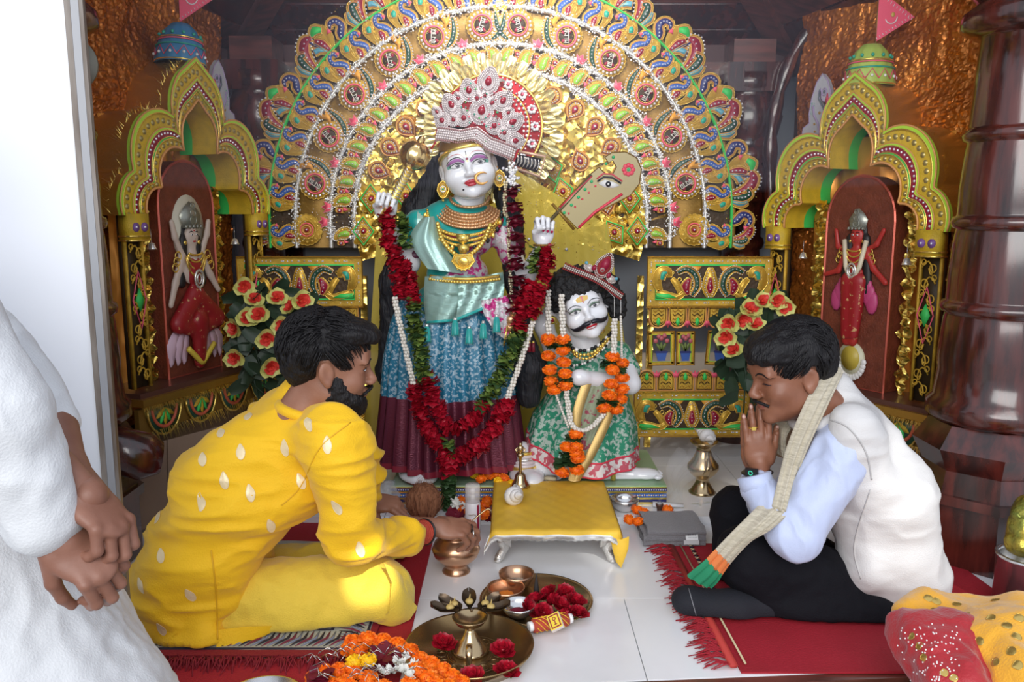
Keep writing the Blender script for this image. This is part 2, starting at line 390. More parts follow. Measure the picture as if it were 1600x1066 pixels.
# side walls
LA, LB = Vector((-1.40, 2.85, 0)), Vector((-1.13, 3.60, 0)); RA, RB = Vector((1.12, 3.60, 0)), Vector((1.54, 2.90, 0))
def wallbox(name, a, b, t, z0, z1, m, parent=None, **kw):
    a, b = Vector(a), Vector(b); d = (b - a).normalized(); n = Vector((d.y, -d.x, 0)) * t; bb = MB()
    V = [a, b, b - n, a - n]; V = [Vector((p.x, p.y, z0)) for p in V] + [Vector((p.x, p.y, z1)) for p in V]
    bb.add(V, [(3, 2, 1, 0), (4, 5, 6, 7), (0, 1, 5, 4), (1, 2, 6, 5), (2, 3, 7, 6), (3, 0, 4, 7)], m); return bb.build(name, parent, smooth=False, **kw)
wallbox('wall_left', (-1.80, 2.30, 0), (-1.42, 3.94, 0), .1, 0, 2.3, mat('side_wall_wood', (0.10, .035, .018), .5), kind='structure')
wallbox('wall_right', (1.30, 3.94, 0), (1.95, 2.30, 0), .1, 0, 2.3, MT['side_wall_wood'], kind='structure')
# pyramid ceiling of planks with hip rafters
APX = Vector((0, 2.45, 2.75)); CB = [Vector((-1.25, 3.92, 1.80)), Vector((1.25, 3.92, 1.80)), Vector((2.0, 2.0, 1.95)), Vector((-2.0, 2.0, 1.95))]
ceil = MB(); 
for i in range(3):
    a, c = CB[(i + 3) % 4], CB[i]
    up = Vector((0, 0, .03)); ceil.add([a + up, c + up, APX + up], [(0, 1, 2)], WOOD)
ceiling = ceil.build('ceiling', smooth=False, kind='structure')
for i in range(3):
    a, c = CB[(i + 3) % 4], CB[i]; nb = 12
    for j in range(nb if i == 1 else 9):
        t0, t1 = j / nb, (j + .93) / nb; q = MB(); P = [a.lerp(APX, t0), c.lerp(APX, t0), c.lerp(APX, t1), a.lerp(APX, t1)]
        dz = Vector((0, 0, .02)); q.add(P + [p + dz for p in P], [(0, 1, 2, 3), (0, 4, 5, 1), (2, 6, 7, 3), (7, 6, 5, 4)], WOODL if (j + i) % 3 == 0 else WOOD); q.build('plank', ceiling, smooth=False)
for c in CB[:2]:
    q = MB(); d = (APX - c); x = d.normalized(); s = x.cross(Vector((0, 0, 1))).normalized() * .045; u = Vector((0, 0, -.05))
    V = [c - s, c + s, c + s + u, c - s + u]; V = V + [p + d for p in V]
    q.add(V, [(0, 1, 5, 4), (1, 2, 6, 5), (2, 3, 7, 6), (3, 0, 4, 7), (0, 3, 2, 1)], WOODL); q.build('rafter', ceiling, smooth=False)
# turned pillars
def pillar(name, loc, prof, label, blocks=(), hexbase=None, rot=0):
    t = thing(name, label, 'pillar', loc)
    b = MB(); b.lathe([(r, z) for r, z in prof], WOOD, loc, 40); b.build('shaft', t)
    for z0, z1, w, m in blocks:
        b = MB(); b.box((loc[0], loc[1], (z0 + z1) / 2), (w, w, z1 - z0), m); b.build('capital_block', t, smooth=False)
    if hexbase:
        b = MB()
        for z0, z1, r0, r1 in hexbase: b.lathe([(0, z0), (r0, z0), (r1, z1), (0, z1)], WOOD, loc, 8, ang=PI / 8)
        b.build('plinth', t, smooth=False)
    return t
def ringp(z, r, h=.035, out=.016): return [(r, z - h), (r + out * .7, z - h * .75), (r + out, z), (r + out * .7, z + h * .75), (r, z + h)]
prof = [(.18, .44), (.205, .46), (.205, .50), (.186, .52), (.178, .60)]
for z, r in ((.80, .170), (1.06, .157), (1.32, .146)): prof += [(r + .012, z - .16), (r + .007, z - .09), (r + .003, z - .04), (r, z - .025)] + ringp(z, r, .02) + [(r, z + .025), (r - .001, z + .05)]
prof += [(.140, 1.48), (.134, 1.60)]
prof += [(.15, 1.605), (.19, 1.63), (.19, 1.67), (.15, 1.70), (.17, 1.73), (.20, 1.80), (.20, 2.0), (.16, 2.02), (.16, 2.1)]
hb = [(0.0, .20, .215, .215), (.20, .23, .235, .235), (.23, .30, .215, .20), (.30, .37, .20, .235), (.37, .44, .235, .19)]
pillar('carved_pillar', (1.53, 2.56, 0), prof, 'large dark lacquered turned wooden pillar behind the man in the white vest', hexbase=hb)
profL = [(r * .88, z) for r, z in prof]
pillar('carved_pillar', (-1.37, 2.50, 0), profL, 'dark lacquered turned wooden pillar just behind the white door', hexbase=[(a, c, r * .85, q * .85) for a, c, r, q in hb])
b = MB(); b.tube([(-1.36, 2.44, .42), (-1.14, 2.50, .34), (-1.10, 2.52, .33)], [.07, .075, .05], WOOD, 16)
b.build('turned_wood_bracket', label='short round dark wooden stub jutting from the pillar foot beside the cardboard', cat='wood bracket')
profB = [(.085, 0), (.085, .9)] + ringp(.95, .085, .03) + [(.085, 1.10)] + ringp(1.16, .10, .03) + ringp(1.24, .115, .035) + ringp(1.33, .12, .035) + [(.10, 1.38), (.135, 1.42), (.155, 1.50), (.12, 1.58), (.11, 1.60), (.13, 1.62), (.13, 1.68)]
bl = [(1.60, 1.72, .24, WOOD), (1.68, 1.82, .18, WOODL)]
pillar('rear_pillar', (-1.10, 3.74, 0), profB, 'dark wooden pillar with ringed capital behind the left edge of the golden arch', blocks=bl)
pillar('rear_pillar', (1.04, 3.80, 0), profB, 'dark wooden pillar with ringed capital behind the right edge of the golden arch', blocks=bl)
# scalloped wooden bracket on the right
b = MB(); pts = [onpl(x, y, RA + Vector((0, .05, 0)), Vector((0, -1, 0))) for x, y in [(1206, 330), (1203, 240), (1207, 190), (1222, 130), (1243, 80), (1275, 35), (1310, 0), (1350, -50)]]
sp = resamp(spline(pts), .03)
b.tube(sp, [.020 + .012 * abs(sin(i * .55)) for i in range(len(sp))], WOOD, 10)
b.build('scalloped_bracket', label='scalloped dark wooden edge curving up beside the right copper foil', cat='wood bracket')
# door leaf with its edge
DOORW = mat('door_white', (0.78, 0.81, 0.86), 0.55)
dA, dB = fl(182, 1066, -.05), Vector((-2.4, 1.45, 0)); dA = Vector((-.968, 1.90, 0))
door = wallbox('door_1', dB, dA, -.03, -.29, 2.4, DOORW, kind='structure')
EDGE = mat('door_edge', (0.28, .25, .22), .6, 0, .4, 40, col2=(.10, .07, .05), vscale=20, stretch=(1, 1, .15))
dd = (dA - dB).normalized(); q = MB()
for k, (o, t, m) in enumerate(((0, .012, EDGE), (.0125, .016, mat('door_edge_grey', (.30, .31, .33), .4)), (.029, .008, EDGE))):
    a = dA + dd * o; wallbox('door_edge_strip', a, a + dd * t, -.034, -.29, 2.4, m, parent=door)
lp = at(143, 403, 1.93); b = MB()
b.pad([(p[0], p[1]) for p in stroke([(0, .026), (0, 0), (0, -.026)], [.014, .017, .014], 4)], 0, .003, mat('steel', (.45, .44, .42), .35, .9))
b.rim(circ(0, -.01, .006, 10), .002, mat('steel_dark', (.1, .1, .1), .4, .8), .004)
o = link('door_latch_plate', b.mesh('door_latch_plate'), door, world=False); o.matrix_parent_inverse = inv(door); o.matrix_basis = frame(lp, (1, .1, 0), (0, 0, 1))
b = MB(); hp = at(113, 100, 1.935); b.lathe([(0, -.012), (.055, -.008), (.058, .004), (0, .012)], mat('tarnished_disc', (.16, .15, .12), .5, .3), hp, 24, M=Matrix.Rotation(PI / 2, 3, 'X'))
b.build('door_handle', door)
# copper foil hung on the side walls
def foil_sheet(name, A, B, u0, u1, z0, z1, off, label, amp=.018):
    d = (B - A).normalized(); n = Vector((d.y, -d.x, 0)); 
    G = []; nu, nz = 170, 230
    us = np.linspace(u0, u1, nu); zs = np.linspace(z0, z1, nz); P = np.array([[u, 0, z] for z in zs for u in us])
    Q = P + .03 * np.stack([vnoise(P, 9, 7), 0 * P[:, 0], vnoise(P, 9, 8)], 1); h = amp * (.8 * vnoise(P, 5) + .7 * np.abs(vnoise(Q * np.array([1.4, 1, .8]), 11, 1)) + .45 * np.abs(vnoise(Q, 24, 2)) + .30 * np.abs(vnoise(Q * np.array([1, 1, 1.5]), 47, 3)) + .16 * np.abs(vnoise(Q, 90, 4)))
    for i in range(nz):
        G.append([A + d * us[j] + n * (off + h[i * nu + j]) + Vector((0, 0, zs[i])) for j in range(nu)])
    b = MB(); b.grid(G, COPFOIL); return b.build(name, smooth=False, label=label, cat='foil sheet')
foil_sheet('copper_foil_sheet', LA, LB, -.45, .80, .30, 2.1, -.10, 'crumpled copper coloured foil behind the left niche arch')
foil_sheet('copper_foil_sheet', RA, RB, 0.02, 1.25, .30, 2.1, -.10, 'crumpled copper coloured foil behind the right niche arch')
# ================================================================ side niches
LOBI = [(0, 1.33, .11), (.15, 1.19, .10), (.26, 1.07, .075)]; LOBO = [(0, 1.43, .16), (.23, 1.25, .165), (.35, 1.09, .115)]
def arch_line(t, n=96, point=.03):
    L = []
    for (a, c) in zip(LOBI, LOBO): x, z, r = [a[i] * (1 - t) + c[i] * t for i in range(3)]; L += [(x, z, r), (-x, z, r)]
    out = []; O = (0, 1.05)
    for i in range(n + 1):
        A = PI * i / n; dx, dz = cos(A), sin(A); best = .02
        for x, z, r in L:
            px, pz = O[0] - x, O[1] - z; bq = px * dx + pz * dz; disc = bq * bq - (px * px + pz * pz - r * r)
            if disc > 0: best = max(best, -bq + math.sqrt(disc))
        e = point * max(0, 1 - abs(A - PI / 2) / .14) ** 1.5
        out.append((O[0] + dx * (best + e), O[1] + dz * (best + e)))
    return out
YEL = mat('yellow_card', (0.72, .48, .03), .55, 0, .3, 200, var=.2, vscale=25)
OVAL = mat('oval_mirror', (0.42, .33, .12), .3, .6)
MARB = mat('relief_maroon_board', (0.20, .045, .022), .5, 0, .4, 140, var=.3, vscale=30)
def niche(A, B, uc, side, label, dz=0.0):
    d = (B - A).normalized(); n = Vector((d.y, -d.x, 0))
    o = A + d * uc + n * .0; M = frame(Vector((o.x, o.y, dz)), d, (0, 0, 1)) @ Matrix.Diagonal((.87, 1, 1, 1))   # local x along wall, y up, z towards room
    t = thing('niche_shrine', label, 'niche', (o.x, o.y, 0.0))
    def ch(b, name, lab=None, smooth=True):
        b.v = [tform(v, M) for v in b.v]; return b.build(name, t, smooth, label=lab)
    ZS = .10
    # stepped bands, each prouder than the next
    bands = [(-.10, .0, RIM, .00), (0.0, .22, YEL, .012), (.22, .28, GREEN, .018), (.28, .46, MAROON, .014), (.46, .52, LIME, .02), (.52, .90, YEL, .012), (.90, 1.0, LIME, .02)]
    b = MB()
    L = {}
    def ln(k):
        if k not in L: L[k] = arch_line(max(k, 0.0)) if k >= 0 else arch_line(0)
        return L[k]
    for a0, a1, m, h in bands[1:]:
        I, O = ln(a0), ln(a1)
        G = [[(x, z, ZS) for x, z in I], [(x, z, ZS + h) for x, z in I], [(x, z, ZS + h) for x, z in O], [(x, z, ZS) for x, z in O]]
        b.grid(G, m)
    ch(b, 'arch_band', smooth=False)
    for k, m, r in ((0.0, RIM, .005), (.22, GOLDB, .003), (.28, GOLDB, .0025), (.46, GOLDB, .003), (.52, RIM, .003), (.90, GOLDB, .003), (1.0, RIM, .004)):
        b = MB(); b.tube([(x, z, ZS + .018) for x, z in ln(k)], r, m, 5, up=(0, 0, 1)); ch(b, 'piping')
    # sides (soffit) going back to the wall: green inside, yellow outside
    b = MB(); b.grid([[(x, z, ZS) for x, z in ln(0)], [(x, z, ZS - .10) for x, z in ln(0)]], YEL); b.grid([[(x, z, ZS - .10) for x, z in ln(0)], [(x, z, ZS - .16) for x, z in ln(0)]], GREEN)
    ch(b, 'soffit', smooth=False)
    b = MB(); b.grid([[(x, z, ZS) for x, z in ln(1.0)], [(x * 1.02, z * 1.0, ZS - .20) for x, z in ln(1.0)]], TINSEL); ch(b, 'outer_rim')
    # round cut-outs and sequins as rows
    b = MB(); ob = MB()
    for k, r, m, step, bb in ((.70, .011, OVAL, .03, ob), (.11, .009, OVAL, .026, ob), (.37, .005, CRYS, .018, b)):
        for p in resamp([Vector((x, z, ZS + .014)) for x, z in arch_line(k)], step):
            bb.gem(p.x, p.y, r, m, ZS + .0125 if bb is ob else ZS + .014, .004)
    ch(ob, 'oval_mirrors').__setitem__('kind', 'stuff'); ch(b, 'sequins').__setitem__('kind', 'stuff')
    # tinsel fringe on the outer rim and along the feet
    b = MB(); 
    for p in resamp([Vector((x, z, 0)) for x, z in ln(1.0)], .006):
        for q in range(2):
            e = Vector((random.uniform(-.02, .02), random.uniform(-.005, .03), ZS - .02 - .06 * random.random())); s = Vector((p.x, p.y, ZS - .03)); w = Vector((.0016, 0, .001))
            b.add([s - w, s + w, Vector((p.x, p.y, 0)) + e], [(0, 1, 2)], GOLDB)
    o2 = ch(b, 'tinsel_fringe'); o2['kind'] = 'stuff'
    # gold lining behind the relief
    b = MB(); nn = 24; G = []
    for i in range(nn + 1):
        z = .42 + (1.40 - .42) * i / nn; row = []
        for j in range(41): x = -.33 + .66 * j / 40; hh = .03 * vnoise(np.array([[x * 9, z * 2, 0]]), 1, 5)[0] + .02 * vnoise(np.array([[x * 30, z * 5, 0]]), 1, 6)[0]; row.append((x, z, -.07 + hh))
        G.append(row)
    b.grid(G, mat('copper_foil_warm', (.85, .34, .05), .3, .5, 1., 9, kind='crumple')); ch(b, 'foil_lining')
    for sx in (-1, 1):
        b = MB(); G = []
        for i in range(60):
            z = .44 + .72 * i / 59; G.append([(sx * (.205 + .016 * j) + .01 * sin(i * .9 + j), z, .0 + .014 * ((j + (i // 2)) % 2) + .006 * sin(i * 2.1)) for j in range(4)])
        b.grid(G, GOLDFOIL); ch(b, 'gold_foil_strip')
    # arched maroon board
    O = [(-.17, .44), (.17, .44), (.17, 1.08)] + [(.17 * cos(PI * i / 14), 1.08 + .17 * sin(PI * i / 14)) for i in range(1, 14)] + [(-.17, 1.08)]
    b = MB(); b.pad(O, -.06, .035, MARB); b.rim(O, .006, mat('pink_foil', (.55, .12, .08), .3, .6, .6, 200, kind='glitter'), .035); ch(b, 'relief_board', smooth=False)
    # side posts of cut lace
    for sx in (-1, 1):
        b = MB(); x = sx * .385; b.box((x, .76, ZS - .03), (.085, .62, .02), mat('post_backing', (.05, .03, .01), .6)); b.box((x, 1.01, ZS - .0), (.10, .09, .05), YEL); 
        for e in (-.043, .043): b.box((x + e, .76, ZS - .012), (.008, .62, .016), GOLDP)
        for zz in (.98, .965): b.box((x, zz - .0, ZS), (.105, .006, .055), GOLDB)
        for i in range(9):
            z = .50 + .053 * i; s = 1 if i % 2 else -1
            b.tube([(x + s * .03 * cos(a * .7) * (1 - a / 9), z + .024 * sin(a * .9), ZS + .0) for a in range(8)], .0035, GOLDP, 5, up=(0, 0, 1))
            b.rim(circ(x - s * .016, z, .014, 10), .003, GOLDP, ZS)
            b.rim(circ(x + s * .024, z + .02, .010, 8), .003, GOLDP, ZS)
        ch(b, 'lace_post'); b = MB(); b.pad([(x, .80), (x + .02, .76), (x, .72), (x - .02, .76)], ZS, ZS + .006, GREEN); ch(b, 'green_diamond'); b = MB(); b.rim([(x, .86), (x + .035, .76), (x, .66), (x - .035, .76)], .003, PINK, ZS + .003); ch(b, 'pink_cord')
        for q in (-.022, .022): b = MB(); b.pad(circ(x + q, 1.01, .016, 10), ZS + .025, ZS + .03, mat('violet_flower', (.22, .10, .35), .5)); b.gem(x + q, 1.01, .005, CRYS, ZS + .03); ch(b, 'violet_flower')
        # bells hanging under the arch feet
        b = MB(); xx = sx * .262; b.tube([(xx, 1.0, .07), (xx, .955, .07)], .001, SILV, 4); b.lathe([(0, .0), (.012, -.005), (.016, -.02), (.02, -.026), (0, -.026)], SILV, (xx, .955, .07), 10, M=Matrix.Rotation(-PI / 2, 3, 'X')); ch(b, 'bell_charm')
    # shelf ledge with fringe and fan swags
    b = MB(); b.box((0, .43, .02), (.90, .018, .22), mat('ledge_wood', (.10, .04, .03), .4, coat=.4)); b.box((0, .408, .03), (.92, .026, .24), TINSEL); ch(b, 'ledge', smooth=False)
    b = MB(); b.box((0, .34, .115), (.92, .09, .02), GOLDD); b.box((0, .14, -.02), (.86, .26, .04), mat('cardboard', (.20, .12, .07), .8)); ch(b, 'lower_board', smooth=False)
    for i in range(4):
        x = -.33 + .22 * i; b = MB(); f = [(x + .095 * cos(PI + PI * k / 12), .375 + .10 * sin(PI + PI * k / 12)) for k in range(13)]
        b.pad(f, .126, .132, DGREEN); b.tube([(p[0], p[1], .134) for p in f], .005, GOLDB, 5, up=(0, 0, 1)); b.tube([(x + (p[0] - x) * .72, .375 + (p[1] - .375) * .72, .134) for p in f], .007, mat('coral_line', (.6, .12, .06), .5), 5, up=(0, 0, 1))
        for a in range(5):
            A = PI + PI * (a + 1) / 6; b.pad(stroke([(x, .37), (x + .03 * cos(A), .37 + .035 * sin(A)), (x + .055 * cos(A), .37 + .06 * sin(A))], [.002, .009, .001], 3), .132, .138, GREEN if a % 2 else YEL)
        ch(b, 'fan_swag')
    b = MB()
    for i in range(700):
        x = random.uniform(-.46, .46); z = random.choice((.40, .40, .30)); s = Vector((x, z, .14)); w = Vector((.0016, 0, 0)); e = Vector((x + random.uniform(-.015, .015), z - random.uniform(.02, .055), .145 + random.uniform(0, .02)))
        b.add([s - w, s + w, e], [(0, 1, 2)], GOLDB)
    o2 = ch(b, 'ledge_fringe'); o2['kind'] = 'stuff'
    return t, M, ch
nL = niche(LA, LB, .385, 'left', 'golden scalloped niche with a white skinned goddess relief under a blue dome', .03)
nR = niche(RA, RB, .452, 'right', 'golden scalloped niche with a red skinned goddess relief under a green dome', -.025)
# ---- finial domes with flags, swans
def dome(name, M, u, z, c1, c2, c3, label, flag_lab, tilt=0.0, fdx=.018):
    t = thing(name, label, 'dome', M @ Vector((u, z, .02))); W = M @ Matrix.Translation((u, z, .02)) @ Matrix.Rotation(tilt, 4, 'Z') @ Matrix.Rotation(-PI / 2, 4, 'X')
    def fin(b, nm): b.v = [tform(v, W) for v in b.v]; return b.build(nm, t)
    P = [(.092, 0), (.095, .01), (.088, .05), (.078, .085), (.06, .125), (.035, .15), (0, .155)]; G = []
    for r, h in P: G.append([(r * (1 + .035 * abs(sin(6 * A))) * cos(A), r * (1 + .035 * abs(sin(6 * A))) * sin(A), h) for A in [2 * PI * j / 72 for j in range(72)]])
    b = MB(); b.grid(G, c1, closed_j=True, flip=False); fin(b, 'shell')
    b = MB()
    for h, r, m in ((.005, .097, GOLDB), (.062, .091, c3), (.082, .085, c2), (.09, .082, GOLDB)): b.tube([(r * cos(A), r * sin(A), h) for A in [2 * PI * j / 40 for j in range(40)]], .0028, m, 5, closed=True)
    fin(b, 'ring_trim')
    b = MB()
    for j in range(12):
        A = 2 * PI * j / 12; A2 = A + PI / 12; b.tube([(.098 * cos(A), .098 * sin(A), .02), (.093 * cos(A2), .093 * sin(A2), .055), (.098 * cos(A + PI / 6), .098 * sin(A + PI / 6), .02)], .0022, c2, 4)
        b.ell((.098 * cos(A2), .098 * sin(A2), .03), .006, WHITE, n=6, k=4); b.ell((.078 * cos(A2), .078 * sin(A2), .105), .007, c3, n=6, k=4); b.ell((.079 * cos(A2), .079 * sin(A2), .105), .003, WHITE, n=6, k=4)
    fin(b, 'painted_beads')['kind'] = 'stuff'
    fm = thing('pennant', flag_lab, 'flag', (0, 0, 0)); F0 = M @ Vector((u + fdx, z + .13, .02)); fm.location = F0; d = M.to_3x3() @ Vector((1, 0, 0))
    b = MB(); b.tube([F0, F0 + Vector((0, 0, .22))], .0025, GOLDD, 6); b.build('pole', fm)
    up = Vector((0, 0, 1)); a, c, e = F0 + up * .03, F0 + up * .21, F0 + up * .115 + Vector((.135, -.0, 0)); th = Vector((0, -.004, 0)); b = MB()
    b.add([a, e, c, a + th, e + th, c + th], [(2, 1, 0), (3, 4, 5), (0, 1, 4, 3), (1, 2, 5, 4), (2, 0, 3, 5)], PINK); b.build('cloth', fm, smooth=False)
    b = MB(); cc = F0 + up * .115 + Vector((.048, -.006, 0)); b.tube([cc + Vector((.022 * cos(A), 0, .024 * sin(A))) for A in [R(200 + 20 * i) for i in range(9)]], .0022, WHITE, 5); b.ell(cc + Vector((.006, 0, .008)), (.007, .002, .009), mat('gold_dot', (.6, .4, .1), .4), n=8, k=5)

    for i in range(12):
        p = c.lerp(e, (i + .5) / 12) + th * 1.3 + Vector((-.004, 0, -.006)); b.tube([p, p + Vector((-.004, 0, -.008))], .0012, WHITE, 4)
        p = a.lerp(e, (i + .5) / 12) + th * 1.3 + Vector((-.004, 0, .004)); b.tube([p, p + Vector((-.004, 0, .006))], .0012, WHITE, 4)
    b.build('embroidered_crescent', fm)
dome('finial_dome', nR[1], -.01, 1.575, mat('dome_green', (.42, .55, .10), .5), PINK, TEAL, 'small lime green scalloped dome topping the right niche arch', 'pink pennant with a white crescent above the green dome')
dome('finial_dome', nL[1], .035, 1.60, mat('dome_blue', (.05, .22, .42), .5), PINK, TEAL, 'small blue dome with pink zigzags topping the left niche arch', 'pink pennant above the blue dome, mostly cropped off', tilt=-.12)
SW = [(370, 45), (300, 120), (245, 260), (220, 400), (230, 490), (150, 530), (130, 640), (80, 750), (85, 870), (125, 900), (175, 980), (225, 995), (320, 940), (400, 850), (470, 740), (508, 600), (500, 480), (440, 390), (375, 330), (345, 270), (330, 210), (352, 178), (370, 215), (375, 270), (400, 300), (440, 300), (480, 370), (505, 420), (530, 415), (520, 330), (480, 200), (440, 110)]
def swan(M, uc, zc, sx, label):
    s = .00042; O = [(sx * (x - 300) * s, -(y - 520) * s) for x, y in SW]; O = O if sx < 0 else O[::-1]
    t = thing('painted_swan', label, 'swan', M @ Vector((uc, zc, 0))); W = M @ Matrix.Translation((uc, zc, -.015))
    f = lambda x, y: (sx * (x - 300) * s, -(y - 520) * s)
    def fin(b, nm): b.v = [tform(v, W) for v in b.v]; return b.build(nm, t)
    wm = mat('swan_white', (.50, .50, .55), .6, 0, .2, 60)
    b = MB(); b.pad(O, 0, .02, wm); fin(b, 'body').data.polygons.foreach_set('use_smooth', [False] * len(b.f))
    b = MB(); b.rim(O, .003, mat('lilac_line', (.45, .35, .55), .5), .02); b.pad([f(*p) for p in [(455, 230), (500, 400), (430, 300)]], .02, .025, PINK)
    b.tube([(*f(*p), .022) for p in [(270, 330), (290, 420), (350, 500), (370, 580), (360, 660)]], .005, MT['lilac_line'], 5, up=(0, 0, 1)); b.tube([(*f(*p), .022) for p in [(350, 190), (340, 270), (400, 350), (480, 470), (480, 640), (450, 730)]], .0035, mat('grey_line', (.12, .15, .17), .5), 5, up=(0, 0, 1))
    b.rim([f(*p) for p in circ(410, 215, 28, 12, 34)], .0025, MT['lilac_line'], .022); b.pad([f(*p) for p in circ(410, 215, 10, 8, 16)], .02, .024, MT['grey_line'])
    fin(b, 'painted_outline')
    b = MB(); cr = mat('curl_red', (.5, .12, .08), .5); co = mat('curl_ochre', (.55, .32, .05), .5)
    for x, y, r in ((360, 400, 16), (395, 470, 18), (400, 550, 14), (410, 660, 24), (300, 500, 12), (310, 570, 12), (320, 660, 14), (350, 740, 12), (310, 770, 12), (340, 820, 10), (125, 740, 16), (180, 860, 22), (205, 800, 10)):
        b.tube([(*f(x + r * (1 - a / 14) * cos(a * .8), y + r * (1 - a / 14) * sin(a * .8)), .022) for a in range(12)], .0018, cr if (x + y) % 20 else co, 4, up=(0, 0, 1))
    for i in range(40): b.ell((*f(170 + (i % 6) * 15 + random.uniform(-4, 4), 590 + (i // 6) * 26 + random.uniform(-5, 5)), .021), .0022, MT['grey_line'], n=5, k=3)
    for i in range(26): b.ell((*f(230 + random.random() * 60, 300 + random.random() * 150), .021), .0016, TEAL, n=5, k=3)
    fin(b, 'painted_curls')
swan(nR[1], -.30, 1.455, 1, 'white painted swan cut-out on copper foil between rear pillar and right niche')
swan(nL[1], .335, 1.46, -1, 'white painted swan cut-out between left niche and rear pillar')
# ================================================================ the great golden arch
YB = 3.60; C0 = at(782, 345, YB); S = mpp(YB) * 1.0; ZB = C0.z
arch = thing('peacock_arch_backdrop', 'huge golden semicircular backdrop of peacock, medallion and paisley rings', 'backdrop', (C0.x, YB, .05))
MA = frame((C0.x, YB, C0.z), (1, 0, 0), (0, 0, 1)) @ Matrix.Scale(S, 4)      # local units: picture pixels; z towards the room
def arc_pts(r, n=80, drop=42): return [(r, -drop)] + [(r * cos(PI * i / n), r * sin(PI * i / n)) for i in range(n + 1)] + [(-r, -drop)]
def fin(b, nm, M=MA, par=arch, **kw): b.v = [tform(v, M) for v in b.v]; return b.build(nm, par, kw.pop('smooth', True), **kw)
b = MB(); O = arc_pts(360, 60); b.pad(O, -10, -4, BROWN); fin(b, 'backing_board', smooth=False)
b = MB(); G = []
for i in range(40):
    r = 228 * i / 39; G.append([(r * cos(a), r * sin(a), -2.0 + 3.5 * vnoise(np.array([[r * cos(a) * .12, r * sin(a) * .12, 0]]), 1, 3)[0]) for a in [-.28 + (PI + .56) * j / 90 for j in range(91)]])
b.grid(G, GOLDFOIL, flip=False); fin(b, 'foil_field')
def band(r, w, h, m, nm, drop=42, z=0):
    I, O = arc_pts(r - w / 2, 90, drop), arc_pts(r + w / 2, 90, drop); b = MB()
    jig = lambda i: random.uniform(-.6, .6)
    b.grid([[(x, y, z) for x, y in I], [(x * 1.003, y * 1.003, z + h + jig(0)) for x, y in I], [(x * .997, y * .997, z + h + jig(0)) for x, y in O], [(x, y, z) for x, y in O]], m); fin(b, nm)
band(293, 50, 1.0, GOLDD, 'medallion_band', z=-4)
for r in (320, 266, 229): band(r, 7, 4, SILV, 'silver_tinsel_band')
band(361, 3.5, 7, GREEN, 'green_edge_cord')
band(366, 7, 2, GOLDD, 'outer_band', z=-4)
band(247, 30, .8, GOLDD, 'paisley_band', z=-5)
# motif builder: gold base with rims, coloured enamel inlays, sequins
def relief(pieces, h=3.0):
    """pieces: (spine, widths, inlay colour, dots?)"""
    g = MB(); e = MB(); q = MB()
    for k, (P, W, m, dts) in enumerate(pieces):
        hh = h + .7 * (k % 2); g.pad(stroke(P, [w + 2.6 for w in W]), 0, hh, GOLDP if k % 2 else GOLD); g.rim(stroke(P, [w + 2.6 for w in W]), .75, GOLDB, hh, 4)
        if m is not None:
            e.pad(stroke(P, W), hh - .2, hh + 1.1, m, .05); g.rim(stroke(P, [w + .6 for w in W]), .6, RIM, hh + .3, 4)
        if dts:
            for p in resamp(spline([(x, y, 0) for x, y in P]), dts)[1:-1]: q.gem(p.x, p.y, 1.1, CRYS, hh + 1.0, .8)
    return g, e, q
KIT = {}
def kit(name, g, e=None, q=None, sub=('enamel_inlay', 'sequins')):
    KIT[name] = (g.mesh(name), e.mesh(sub[0]) if e and e.n else None, q.mesh(sub[1]) if q and q.n else None, sub)
def put(name, M, par=arch, sc=1.0):
    if sc != 1.0: M = M @ Matrix.Scale(sc, 4)
    g, e, q, sub = KIT[name]; o = link(name, g, par, M)
    for me, nm in ((e, sub[0]), (q, sub[1])):
        if me: x = link(nm, me, o, world=False); 
        if me and nm == 'sequins': x['kind'] = 'stuff'
    return o
def seqring(q, O, step, m=CRYS, r=1.0, z=3.5):
    for p in resamp([Vector((x, y, 0)) for x, y in O + O[:1]], step)[:-1]: q.gem(p.x, p.y, r, m, z, .8)
for s, nm in ((1, ''), (-1, '_mirrored')):
    X = lambda P: [(s * x, y) for x, y in P]
    g, e, q = relief([(X([(-9, -19), (-12, -8), (-13, 4), (-8, 11), (-2, 8)]), [1, 3, 5.5, 5, 1], None, 0), (X([(-13, 1), (-11, 6), (-8, 9)]), [2.5, 3.8, 1.5], TEAL, 0),
                      (X([(10, -19), (13, -11), (9, -3), (2, 4), (3, 12), (9, 16), (14, 12), (12, 7)]), [1, 3.6, 4, 3.2, 2.8, 2.8, 2.6, 1.0], BLUE, 4.2),
                      (X([(-1, -19), (1, -11), (0, -4)]), [1.5, 4, 1], MAROON, 4), (X([(-6, -14), (-6, -5), (-4, 0)]), [.8, 1.2, .5], None, 0)])
    e.pad(X([(15, 13), (20, 9), (15, 6)])[::s], 2, 4.5, PINK)
    kit('peacock_motif' + nm, g, e, q)
    g, e, q = relief([(X([(4, -13), (6, -6), (4, 3), (-1, 10), (-6, 12)]), [3, 8, 6.5, 3, 1], None, 0), (X([(4, -11), (5, -5), (4, 2), (0, 8)]), [2, 5, 3.6, .8], mat('lime_enamel', (.28, .55, .06), .4), 4), (X([(-13, 3), (-10, 3), (-7, 3)]), [2, 3.2, 2], MAROON, 0)])
    seqring(q, stroke(X([(4, -13), (6, -6), (4, 3), (-1, 10), (-6, 12)]), [5, 10, 8.5, 5, 2]), 3.0, CRYS, 1.1)
    e.pad(X([(-11, -2), (-5, -2), (-8, -9)]), 3, 4.5, PINK); e.gem(s * -10, 3, 1.6, CRYS, 5)
    kit('paisley_motif' + nm, g, e, q)
